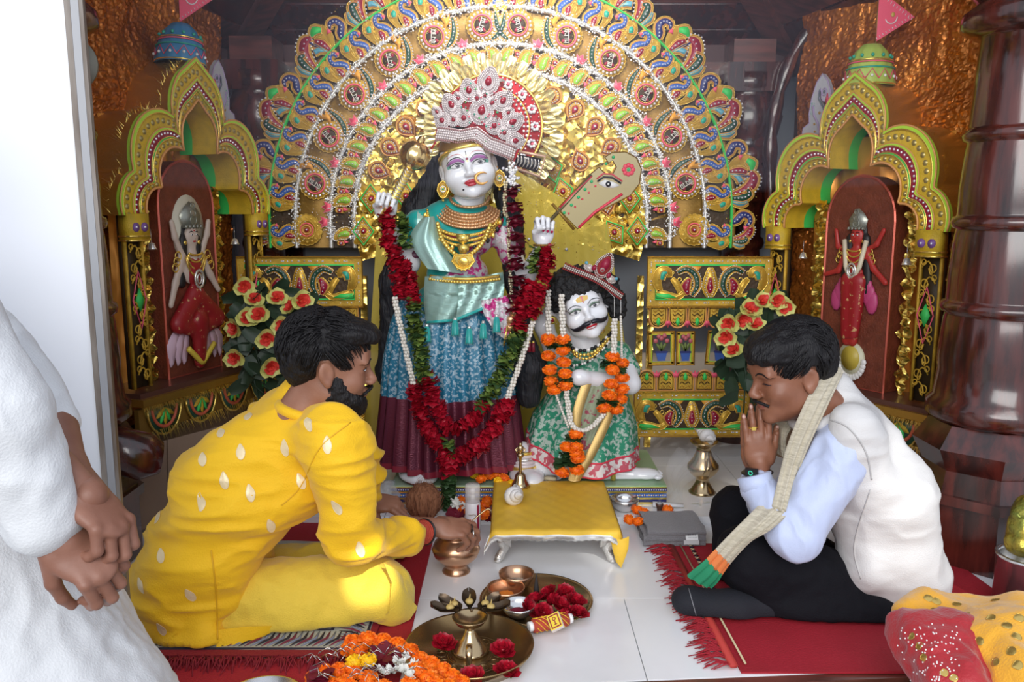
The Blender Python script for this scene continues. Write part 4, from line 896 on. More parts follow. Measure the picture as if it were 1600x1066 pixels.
# ================================================================ heads
MARB2 = mat('painted_marble_white', (.82, .83, .86), .12, 0, 0, coat=.5); LIPR = mat('lip_red', (.50, .015, .03), .25, coat=.3); EYEW = mat('eye_white', (.80, .80, .80), .25); EYEG = mat('eye_grey', (.16, .16, .18), .2); LINE = mat('painted_black', (.012, .012, .02), .35)
def headprims(female=0.0, lids=.0135, nose=1.0, jaw=1.0):
    f = female; p = [E((0, -.012, .038), (.076, .094, .083)), E((0, .028, -.028), (.063 + .007 * f, .064, .084), k=.03), E((0, .042, -.083 + .003 * f), (.046 * jaw - .006 * f, .044, .034), k=.03), E((0, .078 - .003 * f, -.104 + .004 * f), (.018 - .002 * f, .015, .015 - .001 * f), k=.02),
         E((.048 - .008 * f, .012, -.068 + .006 * f), (.018, .03, .026), k=.03), E((-.048 + .008 * f, .012, -.068 + .006 * f), (.018, .03, .026), k=.03), E((0, .082, .03), (.05, .016, .03), k=.03)]
    for s in (-1, 1):
        p += [E((s * .030, .085, .017), (.024, .010 - .003 * f, .007), k=.012), E((s * (.040 + .002 * f), .062 - .002 * f, -.035 - .002 * f), (.023 + .003 * f, .024 + .002 * f, .022 + .004 * f), k=.02 + .012 * f), E((s * .031, .100, -.001), (.018, .011, .011), k=.012, sub=True), E((s * .031, .0765, -.001), (lids + .0035, lids, lids), k=.004)]
        p += [E((s * .0105 * nose, .102, -.037), (.0068, .010, .0065), k=.006), E((s * .078, -.008, -.010), (.007, .020, .031), rotm(12, 0, s * 18), k=.006), E((s * .079, -.002, -.034), (.006, .009, .012), k=.006), E((s * .086, -.004, -.006), (.006, .011, .018), rotm(12, 0, s * 18), k=.004, sub=True)]
    p += [K((0, .088, .006), (0, .1125, -.030), .0065, .0092 * nose, k=.012), E((0, .104, -.036), (.012, .010, .007), k=.008)]
    p += [E((0, .092, -.0585), (.023, .0115, .0055), k=.006), E((0, .090, -.070), (.018, .0115, .0065), k=.006), E((0, .105, -.0640), (.026, .008, .0013), k=.003, sub=True)]
    return p
def eye_paint(b, bv, M, s, cx, cz, w, h, iris=.0062, lash=True, look=0):
    top = [(cx - w, cz - .001), (cx - w * .4, cz + h), (cx + w * .4, cz + h * .9), (cx + w, cz - .0005)]; bot = [(cx - w, cz - .001), (cx - w * .3, cz - h * .75), (cx + w * .4, cz - h * .7), (cx + w, cz - .0005)]
    patch(b, bv, top, bot, EYEW, M, 12, 4, .0010); dot(b, bv, cx + look, cz + .001, iris, EYEG, M, off=.0018); dot(b, bv, cx + look, cz + .001, iris * .5, LINE, M, off=.0023); dot(b, bv, cx + look + .002, cz + .003, iris * .22, WHITE, M, off=.0028)
    if lash:
        o = s * .007; t2 = [(x, z) for x, z in top]; patch(b, bv, [(cx - w - (o if s < 0 else 0) * -1 * 0 - .001, cz + .001), (cx - w * .4, cz + h + .0028), (cx + w * .4, cz + h * .9 + .0028), (cx + w + .001, cz + .0015)], top, LINE, M, 12, 2, .0016)
        patch(b, bv, bot, [(x, z - .0009) for x, z in bot], LINE, M, 12, 1, .0016)
def brow(b, bv, M, pts, w, m=LINE): n = len(pts); patch(b, bv, [(x, z + w * (1 - .5 * abs(2 * i / (n - 1) - 1))) for i, (x, z) in enumerate(pts)], [(x, z - w * .4) for x, z in pts], m, M, 14, 2, .0016)
# ================================================================ pedestal under both idols
ped = thing('idol_pedestal', 'low green topped marble pedestal with patterned front under both idols', 'pedestal', (.1, 3.14, .029)); PX0, PX1 = at(611, 770, 2.93).x, at(1041, 770, 2.93).x
PGR = mat('pedestal_green', (.28, .48, .26), .3, col2=(.40, .50, .38), vscale=6)
b = MB(); b.box(((PX0 + PX1) / 2, 3.16, .0645), (PX1 - PX0, .46, .071), PGR); b.build('slab', ped, smooth=False)
b = MB(); 
for z, h, m in ((.092, .004, GOLDB), (.084, .010, NAVY), (.074, .005, GOLDB), (.062, .014, BLUE), (.050, .005, GOLDB), (.042, .008, NAVY), (.034, .005, GOLDB)): b.box(((PX0 + PX1) / 2, 2.928, z), (PX1 - PX0 + .002, .004 + random.random() * .001, h), m)
b.build('front_border', ped, smooth=False); b = MB()
for i in range(120): x = PX0 + (PX1 - PX0) * (i + .5) / 120; b.gem(x, .063, .003, WHITE if i % 2 else GOLDB, 0, .001); b.gem(x, .084, .0022, WHITE, 0, .001)
b.v = [np.stack([v[:, 0], 2.9255 - v[:, 2], v[:, 1]], 1) for v in b.v]; b.build('border_beads', ped)['kind'] = 'stuff'
# ================================================================ the tall goddess idol
YD = 3.06; q_ = mpp(YD)
god = thing('goddess_idol', 'tall white marble goddess idol in teal and blue sari with jewelled crown', 'idol', at(705, 745, YD))
MHd = Matrix.Translation(at(731, 259, YD - .03)) @ Matrix.Rotation(R(180 + 3), 4, 'Z') @ Matrix.Rotation(R(11), 4, 'Y') @ Matrix.Diagonal((1.22, 1.1, 1.0, 1))
hp = headprims(1.0, .0135, nose=.85, jaw=1.0)
V_, bvd, _ = org_obj('head', hp, MARB2, god, .0032, .03, MHd)
b = MB()
for s in (1, -1):
    X = lambda P: sorted([(s * x, z) for x, z in P])
    patch(b, bvd, X([(.008, .012), (.028, .0255), (.050, .018), (.0585, .006)]), X([(.0085, .004), (.026, .015), (.047, .010), (.056, .004)]), mat('mauve_shadow', (.42, .16, .42), .35), MHd, 16, 3, .0012)
    patch(b, bvd, X([(.050, .010), (.060, .004)]), X([(.048, -.003), (.058, -.006)]), mat('mint_shadow', (.15, .45, .35), .35), MHd, 8, 2, .0012)
    brow(b, bvd, MHd, X([(.007, .012), (.024, .0275), (.046, .0235), (.060, .009)]), .0026); brow(b, bvd, MHd, X([(.006, .022), (.018, .037), (.036, .038), (.052, .031)]), .0012, LIPR)
    eye_paint(b, bvd, MHd, s, s * .032, .0, .0192, .0085, .0068, look=-.003)
b.build('painted_eyes', god); b = MB()
patch(b, bvd, [(-.021, -.0600), (-.012, -.0555), (-.004, -.0540), (0, -.0555), (.004, -.0540), (.012, -.0555), (.021, -.0600)], [(-.021, -.0605), (-.008, -.0645), (.008, -.0645), (.021, -.0605)], LIPR, MHd, 18, 3, .0012)
patch(b, bvd, [(-.021, -.0608), (-.008, -.0650), (.008, -.0650), (.021, -.0608)], [(-.020, -.0615), (-.010, -.0730), (.010, -.0730), (.020, -.0615)], LIPR, MHd, 18, 3, .0014); b.build('lips', god)
b = MB(); dot(b, bvd, .026, -.082, .003, LINE, MHd); dot(b, bvd, 0, .018, .004, MAROON, MHd); dot(b, bvd, 0, .010, .003, GOLDB, MHd, off=.003); dot(b, bvd, 0, .028, .0022, GOLDB, MHd, off=.002); patch(b, bvd, [(-.001, .045), (.001, .045)], [(-.001, .030), (.001, .030)], LINE, MHd, 4, 2); b.build('forehead_mark', god)
H = lambda x, y, z: MHd @ Vector((x, y, z))
b = MB(); c = surf(bvd, -.022, -.056) + Vector((0, .008, 0)); b.tube([MHd @ (c + Vector((.0195 * cos(a) - .010, .002, .0195 * sin(a)))) for a in [R(-140 + 28 * i) for i in range(11)]], [.001, .003, .0042, .005, .0055, .0055, .0055, .005, .0042, .003, .001], mat('nose_ring_gold', (.85, .45, .12), .3, .5), 8); b.build('nose_ring', god)
for s in (1, -1):
    b = MB(); c = H(s * .084, .012, -.062); MX = frame(c, (1, 0, 0), (0, 0, 1)) @ Matrix.Scale(q_, 4); O = [(0, 12), (7, 6), (9, -3), (5, -12), (0, -15), (-5, -12), (-9, -3), (-7, 6)]
    g = MB(); g.pad(O, -1, 2, GOLDB); g.rim(O, 1.2, GOLDB, 2, 5); g.rim(circ(0, -1, 4.5, 12), .9, SILV, 2.5, 5); g.gem(0, -1, 2, TEAL, 2.5); g.ell((0, -18, 1), 2.2, GOLDB, n=6, k=4); fin(g, 'earring', MX, god)
# crown: band, beaded lobes, red stones
GM = lambda Y=YD - .05: frame(at(0, 0, 1), (1, 0, 0), (0, 0, 1))
def pxlocal(cx, cy, Y): return frame(at(cx, cy, Y), (1, 0, 0), (0, 0, 1)) @ Matrix.Scale(mpp(Y), 4)
CM = pxlocal(749, 188, YD - .10) @ Matrix.Rotation(R(-14), 4, 'Z') @ Matrix.Scale(1.1, 4); BEADW = mat('silver_pink_beads', (.86, .78, .78), .3, .2, .8, 150, kind='glitter'); CR = mat('crown_red_cloth', (.42, .01, .02), .5)
def curve_z(x): return -abs(x / 75) ** 2.2 * 26
def crownobj(b, nm, M=CM): 
    b.v = [np.stack([v[:, 0], v[:, 1], v[:, 2] + np.array([curve_z(x) for x in v[:, 0]])], 1) for v in b.v]; return fin(b, nm, M, god)
g = MB(); O = [(-58, -22), (-66, -4), (-56, 14), (-46, 30), (-30, 44), (-16, 52), (-12, 66), (0, 74), (12, 66), (16, 52), (32, 42), (48, 26), (60, 8), (68, -12), (58, -26), (30, -18), (0, -12), (-30, -16)]
g.grid([[(x, y, 0) for x, y in O + O[:1]], [(x * .5, 10 + (y - 10) * .5, 1) for x, y in O + O[:1]], [(0, 12, 1.5) for _ in O + O[:1]]], CR, flip=False); crownobj(g, 'red_lining')
def beadrow(b, O, r=1.5, z=3, closed=True, m=None):
    P = resamp([Vector((x, y, z)) for x, y in (O + O[:1] if closed else O)], r * 1.9)
    for p in P: b.ell(p, (r, r, r), m or BEADW, n=6, k=4)
def lobe(cx, cy, rx, ry, rot=0, stones=()):
    g = MB(); W = Matrix.Translation((cx, cy, 0)) @ Matrix.Rotation(R(rot), 4, 'Z'); T = lambda O: [tuple((W @ Vector((x, y, 0)))[:2]) for x, y in O]
    D = [(rx * sin(A) * (1 - .35 * max(0, cos(A))), ry * cos(A)) for A in [2 * PI * i / 24 for i in range(24)]][::-1]
    g.pad(T(D), 1, 2.6, BEADW)
    for k in (1.0, .8, .6): beadrow(g, T([(x * k, y * k) for x, y in D]), 1.35, 3 + (1 - k) * 3)
    o = crownobj(g, 'beaded_lobe'); g = MB(); r0 = min(rx, ry) * .34; g.pad(T([(x * .32, y * .34) for x, y in D]), 3.5, 7, RED, .35); crownobj(g, 'red_stone')
lobe(0, 54, 15, 20); lobe(-24, 36, 13, 16, 28); lobe(26, 34, 13, 16, -28); lobe(-44, 12, 13, 17, 50); lobe(46, 10, 13, 17, -50); lobe(-52, -12, 12, 12, 70); lobe(56, -14, 12, 13, -70); lobe(0, 14, 17, 20)
lobe(-22, -2, 12, 12, 20); lobe(22, -2, 12, 12, -20); lobe(-10, 28, 8, 10, 15); lobe(12, 27, 8, 10, -15); lobe(-36, 22, 8, 9, 40); lobe(37, 20, 8, 9, -40); lobe(0, 34, 7, 8); lobe(-62, -2, 7, 9, 60); lobe(-36, -8, 9, 9, 40); lobe(38, -8, 9, 9, -40)
g = MB()
for i in range(46): a = random.uniform(0, 2 * PI); r = random.uniform(.2, 1); x, y = 56 * r * cos(a), 12 + 40 * r * sin(a); g.ell((x, y, 5.5), 1.3, random.choice((TEAL, RED, PINK, GREEN)), n=6, k=4)
crownobj(g, 'small_stones')['kind'] = 'stuff'
g = MB()
for j in range(6):
    P = [(x, -20 - j * 3.4 + 9 * max(0, 1 - abs(x / 22)) - abs(x / 62) ** 2 * 4) for x in range(-54, 60, 4)]; beadrow(g, P, 1.7, 6 + .4 * j, False, BEADW if j not in (0, 5) else mat('band_edge_rose', (.45, .25, .25), .4, .3))
P = [(x, -20 + 9 * max(0, 1 - abs(x / 22)) - abs(x / 62) ** 2 * 4) for x in range(-55, 60, 5)]; g.grid([[(x, y + 2, 4) for x, y in P], [(x, y - 19, 5) for x, y in P]], BEADW, flip=True); crownobj(g, 'crown_band')
for sx in (-56, 62):
    g = MB(); g.tube([(sx, -24, 2), (sx - 4 * (sx > 0) + 2, -44, 2), (sx - 2, -54, 2)], 1.6, LIPR, 5); g.ell((sx - 2, -57, 2), 3, WHITE, n=8, k=5); crownobj(g, 'tassel')
# gold cap under the crown, hair
b = MB(); PT = [H(.078 * sin(a), .004 + .088 * cos(a), .028 + .032 * cos(a)) for a in [R(-95 + 19 * i) for i in range(11)]]; b.tube(PT, .008, GOLDB, 8); b.build('gold_forehead_band', god)
org_obj('brown_cap', [E((0, -.012, .046), (.0805, .098, .086))], mat('cap_brown_gold', (.22, .12, .03), .4, .3), god, .004, .02, MHd, cut=lambda G: .038 + .35 * np.abs(G[..., 0]) - G[..., 2])
HAIR = mat('hair_black', (.010, .011, .016), .55, 0, .8, 120, stretch=(1, 1, .08))
A3 = lambda x, y, dY=0: tuple(at(x, y, YD + dY))
org_obj('hair', [E(A3(742, 225, .04), (.125, .08, .10)), K(A3(690, 260, .08), A3(655, 330, .10), .045, .06), K(A3(655, 330, .10), A3(620, 440, .12), .06, .06), K(A3(620, 440, .12), A3(605, 580, .14), .06, .04), K(A3(605, 580, .14), A3(606, 620, .14), .04, .02),
    K(A3(780, 260, .06), A3(797, 350, .04), .035, .04), K(A3(797, 350, .04), A3(806, 440, -.02), .045, .04), K(A3(806, 440, -.02), A3(812, 500, -.03), .035, .03), K(A3(812, 500, -.03), A3(828, 575, -.03), .03, .055), K(A3(828, 575, -.03), A3(826, 620, -.03), .055, .045)], HAIR, god, .009, .03, disp=lambda P, N: .006 * vnoise(P * np.array([1, 1, .25]), 90) + .003 * vnoise(P, 130, 2))
# body under the clothes: torso with sari colours
TEALS = mat('teal_silk', (.01, .36, .33), .35, 0, .05, 30, sheen=.3); SILK = mat('silver_teal_silk', (.36, .56, .50), .28, .35, .15, 60, stretch=(1, 1, 6)); BROC = mat('pink_silver_brocade', (.62, .58, .60), .35, .3, .3, 150, col2=(.55, .03, .22), vscale=46, vrange=(.50, .56), kind='noise')
def pk(P):
    x0 = (P[:, 0] - at(715, 300, YD).x) / q_; z = (P[:, 2] - at(715, 430, YD).z) / q_     # px offsets: x right, z up from belt
    r = np.zeros(len(P)); r[(x0 * .75 + (z - 20) * -.62 > -2) & (z < 78)] = 2; r[(x0 < -25) & (x0 > -62) & (z > 14) & (x0 * .9 + z < 44)] = 1; return r
org_obj('blouse_torso', [E(A3(716, 355, .02), (.145, .085, .11)), E(A3(700, 375, -.03), (.06, .055, .055), k=.03), E(A3(745, 375, -.03), (.06, .055, .055), k=.03), E(A3(715, 430, .0), (.115, .075, .09)), E(A3(708, 480, .0), (.16, .10, .10)), K(A3(652, 350, .02), A3(645, 392, .02), .052, .048), K(A3(782, 352, .02), A3(800, 400, .0), .05, .045)],
    TEALS, god, .006, .03, pick=pk, mats=[TEALS, SILK, BROC], disp=lambda P, N: .0022 * vnoise(P * np.array([1, 1, 1.]), 26) + .0012 * vnoise(P, 60, 3))
org_obj('neck_and_arms', [K(A3(736, 300, .01), A3(728, 330, .02), .055, .06), K(A3(648, 385, .02), A3(640, 412, -.02), .038, .034), K(A3(640, 412, -.02), A3(602, 345, -.08), .036, .026), K(A3(800, 400, 0), A3(818, 440, -.03), .04, .036), K(A3(818, 440, -.03), A3(848, 385, -.10), .036, .024)], MARB2, god, .006, .02)
def hand(par, M, mt, curls, thumb=(30, 20, 35), spread=4, k=.004, scl=1.0, h=.0026, nail=None, wrist=.05, wr=.026, nm='hand', tuck=None):
    """palm in local xy, fingers along +y, palm faces -z; curls: (base, mid, tip) degrees per finger index..little; positive bends to -z"""
    P = [E((0, .045, 0), (.038, .05, .014), k=.008), E((.022, .03, -.004), (.018, .03, .014), k=.008), E((-.02, .03, -.004), (.018, .032, .013), k=.008), K((0, .01, 0), (0, -wrist, .0), wr * .95, wr, k=.012)]; nails = []
    lens = [(.040, .025, .020), (.045, .029, .021), (.041, .027, .020), (.032, .020, .018)]; X = [.028, .0095, -.0095, -.028]; Y0 = [.083, .088, .084, .076]
    for f in range(4):
        p = Vector((X[f], Y0[f] - .008, 0)); a = 0; sp = R(-(1.5 - f) * spread) * -1
        d0 = Vector((sin((1.5 - f) * R(spread)), cos((1.5 - f) * R(spread)), 0)); P.append(K(tuple(Vector((X[f] * .6, .04, 0))), tuple(p), .0095, .0095))
        for j in range(3):
            a += R(curls[f][j]); d = d0 * cos(a) + Vector((0, 0, -1)) * sin(a); e = p + d * lens[f][j]; P.append(K(tuple(p), tuple(e), .0092 - .0009 * j, .0086 - .0011 * j)); p0, p = p, e
        up = (d0 * sin(a) + Vector((0, 0, 1)) * cos(a)); nails.append((p - d * .004 + up * .0058, d, up))
    t0 = Vector((.026, .012, -.004)); a, o, c = [R(v) for v in thumb]; d = Vector((sin(a) * cos(o), cos(a) * cos(o), -sin(o))); t1 = t0 + d * .040; P.append(K(tuple(t0), tuple(t1), .015, .011, k=.008))
    d2 = (Matrix.Rotation(c, 3, Vector((0, 0, 1))) @ d + Vector((0, 0, -.15))).normalized(); t2 = t1 + d2 * .030; t3 = t2 + (Matrix.Rotation(c * .6, 3, Vector((0, 0, 1))) @ d2) * .022; P += [K(tuple(t1), tuple(t2), .0105, .0092), K(tuple(t2), tuple(t3), .0092, .0075)]
    nails.append((t3 + Vector((.002, 0, .006)), (t3 - t2).normalized(), Vector((.2, 0, 1))))
    W = M @ Matrix.Scale(scl, 4); o, bv, _ = org_obj(nm, P, mt, par, h, k, W)
    if nail:
        for c_, d, u in nails: nb = MB(); F_ = frame(c_, u.cross(d), d); nb.ell((0, 0, 0), (.0052, .0066, .0016), nail, n=8, k=5); nb.v = [tform(v, W @ F_) for v in nb.v]; nb.build('fingernail', o)
    return o, W
grip = [(70, 80, 45), (72, 82, 45), (74, 82, 45), (76, 80, 45)]
NAILP = mat('nail_pink', (.45, .01, .08), .3); NAILO = mat('nail_coral', (.80, .40, .25), .3)
c = at(602, 340, YD - .08); hand(god, frame(c, (-1, .1, .25), (-.12, -.15, 1)), MARB2, grip, (20, 40, 60), scl=.95, nail=NAILO, wrist=.02, nm='left_raised_hand')
c = at(849, 378, YD - .10); hand(god, frame(c, (-1, -.1, .0), (.02, -.1, 1)), MARB2, grip, (20, 40, 60), scl=.95, nail=NAILP, wrist=.02, nm='right_raised_hand')
for cx, cy, dY, r_, m in ((848, 383, -.10, .031, GOLDD), (849, 391, -.10, .030, BEADW), (602, 352, -.08, .03, GOLDB), (606, 360, -.075, .03, GOLDB)): b = MB(); p = at(cx, cy, YD + dY); b.tube([p + Vector((r_ * cos(a), r_ * sin(a), 0)) for a in [2 * PI * i / 24 for i in range(24)]], .0045, m, 6, closed=True); b.build('bangle', god)
b = MB(); p = at(648, 398, YD + .01); b.tube([p + Vector((.048 * cos(a), .048 * sin(a), .012 * cos(a))) for a in [2 * PI * i / 24 for i in range(24)]], .016, mat('purple_band', (.14, .04, .08), .35), 8, closed=True); b.build('arm_band', god)
# pleated skirt
SKB = mat('blue_brocade', (.015, .16, .27), .35, .1, .1, 80, col2=(.30, .42, .50), vscale=95, vrange=(.52, .56)); SKM = mat('maroon_silver_silk', (.14, .022, .045), .26, .45, .2, 90, stretch=(1, 1, 5)); SKR = mat('hem_maroon', (.22, .012, .03), .4)
def skirt(par, rows, npl, amp, mats, zcol, nm, ph=0):
    """rows: (cx, cy, half width px, half depth m); pleats deepen downwards"""
    n = 220; G = []; mm = []
    for i in range(len(rows)):
        cx, cy, hw, hd = rows[i]; t = i / (len(rows) - 1); c = at(cx, cy, YD + .02); row = []
        for j in range(n):
            a = 2 * PI * j / n; pl = npl * a + .5 * sin(3 * a + ph); w_ = abs((pl / PI) % 2 - 1) * 2 - 1; w_ = w_ * .7 + .3 * sin(pl); k_ = 1 + amp * (.25 + .75 * t) * w_; row.append(c + Vector((cos(a) * hw * q_ * k_, sin(a) * hd * k_, .006 * t * sin(5 * a + 1))))
        G.append(row)
    b = MB()
    for i in range(len(rows) - 1):
        b.grid([G[i], G[i + 1]], mats[zcol(i, len(rows) - 1)], closed_j=True, flip=True)
    return b.build(nm, par)
def interp(keys, n):
    out = []; ys = np.linspace(keys[0][1], keys[-1][1], n)
    for y in ys: out.append(tuple(float(np.interp(y, [k[1] for k in keys], [k[i] for k in keys])) for i in range(4)))
    return out
rows = interp([(706, 460, 76, .10), (702, 500, 92, .13), (700, 560, 102, .15), (702, 620, 108, .165), (703, 700, 117, .18), (705, 722, 120, .185)], 30)
skirt(god, rows, 24, .10, [SKB, SKM, SKR], lambda i, n: 0 if i < n * .56 else (1 if i < n - 1 else 2), 'pleated_skirt')
# pallu front panel with teal hem, belt, tassels
def drape(par, L, Rr, Y0, m, nm, th=.006, wob=.004, n=26, mm=14, edge=None, yb=None):
    """cloth between two picture-measured border lines, hung at depth Y0 (function of u,v) and given thickness"""
    A = resamp([Vector((x, y, 0)) for x, y in [tuple(p)[:2] for p in spline([(x, y, 0) for x, y in L])]], 4); Bq = resamp([Vector((x, y, 0)) for x, y in [tuple(p)[:2] for p in spline([(x, y, 0) for x, y in Rr])]], 4)
    G = []
    for i in range(n):
        t = i / (n - 1); a = A[int(t * (len(A) - 1))]; c_ = Bq[int(t * (len(Bq) - 1))]; row = []
        for j in range(mm): u = j / (mm - 1); p = a.lerp(c_, u); row.append(at(p.x, p.y, (Y0(u, t) if callable(Y0) else Y0) + wob * sin(u * 19 + t * 5)))
        G.append(row)
    b = MB(); b.grid(G, m); K2 = [[p + Vector((0, th, 0)) for p in r] for r in G]; b.grid(K2, m, flip=True)
    for e1, e2 in ((G[0], K2[0]), (G[-1], K2[-1]), ([r[0] for r in G], [r[0] for r in K2]), ([r[-1] for r in G], [r[-1] for r in K2])): b.grid([e1, e2], m)
    o = b.build(nm, par)
    if edge: eb = MB(); eb.tube(G[-1], edge[0], edge[1], 6); eb.build('hem', par)
    return o
fr = lambda u, t: YD - .105 - .05 * sin(PI * u) * (1 - .2 * t)
drape(god, [(664, 432), (662, 470), (666, 504)], [(742, 430), (744, 462), (716, 500)], fr, SILK, 'pallu_panel', edge=(.006, TEALS))
drape(god, [(716, 440), (716, 470), (712, 500)], [(786, 425), (788, 450), (784, 470)], lambda u, t: YD - .155 + .05 * u, SILK, 'pallu_fold', edge=(.006, TEALS))
drape(god, [(752, 470), (756, 490), (774, 520)], [(792, 462), (800, 485), (796, 535)], lambda u, t: YD - .135, BROC, 'pallu_tail')
drape(god, [(660, 340), (640, 375), (668, 420)], [(678, 338), (690, 375), (722, 428)], lambda u, t: YD - .09 - .035 * sin(PI * u) * (1 - t * .4) - .03 * t, SILK, 'shoulder_fold', wob=.003)
b = MB()
for j in range(2):
    P = [at(672 + 12 * i, 431 + 5 * sin(PI * i / 9) + j * 5, YD - .115 - .05 * sin(PI * i / 9)) for i in range(10)]; b.tube(resamp(spline(P), .006), .005, GOLDB, 6)
for p in resamp(spline(P), .011): b.ell(p + Vector((0, -.006, 0)), .006, GOLDB, n=6, k=4)
b.build('gold_belt', god)
for x, y in ((667, 525), (711, 515), (733, 528), (755, 520), (776, 510)):
    b = MB(); c = at(x, y - 16, YD - .17); b.ell(c, .007, SILV, n=8, k=5); b.lathe([(.0, 0), (.008, -.004), (.013, -.05), (.014, -.055), (0, -.055)], TEALS, c, 12)
    for k in range(10): a = k * .63; b.tube([c + Vector((.009 * cos(a), .009 * sin(a), -.01)), c + Vector((.014 * cos(a), .014 * sin(a), -.06))], .0015, TEALS, 4)
    b.build('silk_tassel', god)
# necklaces
b = MB(); NB = mat('necklace_rose_gold', (.70, .42, .22), .3, .7, .5, 160, kind='glitter')
def neck(x0, x1, yt, yb, dY, r, m, n=30, nm='necklace', dep=.07, beads=None, yt2=None):
    b = MB(); P = []
    for i in range(n):
        t = i / (n - 1); s_ = sin(PI * t); P.append(at(x0 + (x1 - x0) * (.5 - .5 * cos(PI * t)), yt * (1 - t) + (yt2 or yt) * t + (yb - yt) * s_ ** .9, YD + dY - dep * s_))
    b.tube(P, r, m, 6)
    for p in resamp(P, r * 2.0): b.ell(p + Vector((0, -r * .6, 0)), r * .85, beads or m, n=6, k=4)
    return b.build(nm, god)
neck(703, 764, 308, 324, -.01, .006, NB, nm='choker', dep=.065); 
for j in range(5): neck(697 - 4 * j, 764 + 4 * j, 318 + 2 * j, 334 + 5.0 * j, -.015, .0065, NB, nm='choker', dep=.075, yt2=322 + 2 * j)
neck(674, 786, 330, 372, -.0, .007, MAROON, nm='bead_string', dep=.10, yt2=334)
for j, (yb, m) in enumerate(((366, GOLDB), (374, GOLDB), (382, GOLDB))): neck(668, 780, 328, yb, -.01, .006, m, nm='gold_necklace', dep=.115, yt2=332)
b = MB()
for i in range(16): t = (i + .5) / 16; s_ = sin(PI * t); c = at(664 + 120 * (.5 - .5 * cos(PI * t)), 331 + 58 * s_, YD - .02 - .11 * s_); b.ell(c, (.0075, .004, .010), BLACK if i % 2 else GOLDB, n=7, k=5)
b.build('black_gold_pendants', god)
b = MB(); P = [at(x, y, YD - .135) for x, y in ((684, 350), (690, 372), (705, 392), (724, 402), (745, 390), (758, 372), (766, 352))]; P = spline(P)
b.tube(P, .008, GOLDB, 6)
for p in resamp(P, .012): b.ell(p + Vector((0, -.006, 0)), (.008, .006, .009), GOLDB, n=7, k=4)
b.build('long_gold_necklace', god)
pm = pxlocal(724, 404, YD - .15); g = MB(); O = [(-14, 6), (14, 6), (18, -4), (10, -14), (0, -18), (-10, -14), (-18, -4)]; g.pad(O, 0, 3, GOLDB, .1); g.rim(O, 1.5, GOLDB, 3, 5); beadrow(g, circ(0, -5, 8, 14), 1.2, 4, True, GOLDB); g.pad([(-10, 22), (10, 22), (5, 8), (-5, 8)][::-1], 0, 4, GOLDB); g.pad([(-12, 38), (12, 38), (7, 26), (0, 22), (-7, 26)][::-1], -1, 3, GOLDB)
for x in (-9, -3, 3, 9): g.ell((x, -20 + abs(x) * .4, 2), 1.8, GOLDB, n=6, k=4)
fin(g, 'pendant', pm, god)
# feet with anklets
for x0, x1, y, nm in ((625, 688, 738, 'foot'), (795, 850, 735, 'foot')):
    c = at((x0 + x1) / 2, 748, YD - .03 if x0 < 700 else YD - .05); c.z = .10; hw = (x1 - x0) / 2 * q_
    org_obj(nm, [K((c.x - hw * .3, c.y + .05, c.z + .085), (c.x - hw * .35, c.y + .05, c.z + .035), .045, .045), E((c.x, c.y - .02, c.z + .022), (hw * 1.05, .10, .026)), E((c.x + hw * .3, c.y - .08, c.z + .02), (hw * .6, .05, .022))], MARB2, god, .006, .03, cut=lambda G: .102 - G[..., 2], pick=lambda P: (P[:, 2] < .112) * 1.0, mats=[MARB2, SKR])
    for j in range(6): b = MB(); zz = c.z + .045 + .011 * j; b.tube([Vector((c.x - hw * .2 * (1 - j / 9) + (hw * .95 - .05 * 0) * cos(a) * (.86 - .05 * j), c.y + .03 + .07 * sin(a) * (1.0 - .06 * j), zz)) for a in [2 * PI * i / 28 for i in range(28)]], .0065, (GOLDB, BEADW, BEADW, SILV, BEADW, GOLDB)[j], 6, closed=True); b.build('anklet', god)
# crown side ornament
g = MB(); O = [(-24, -11), (24, -17), (26, 15), (-24, 13)]; g.pad([(x * .8, y * .7) for x, y in O], 0, 1, LINE); g.tube([(x, y, 1) for x, y in O], 2.6, mat('rose_rim', (.55, .35, .25), .35, .3), 5, closed=True, up=(0, 0, 1))
for i in range(7): g.pad(stroke([(-16 + 5.5 * i, -8), (-13.5 + 5.5 * i, 0), (-16 + 5.5 * i, 8)], [.4, 1.6, .4], 3), 1, 3, SILV)
fin(g, 'side_ornament', pxlocal(823, 254, YD + .02) @ Matrix.Rotation(R(-12), 4, 'Z'), god)
b = MB(); P = [at(x, y, YD - .02) for x, y in ((757, 295), (764, 285), (769, 272), (776, 262))]; b.tube(P, .0022, GOLDB, 6)
for p in P: b.ell(p, .006, MT['nose_ring_gold'], n=7, k=5)
b.build('ear_chain', god)
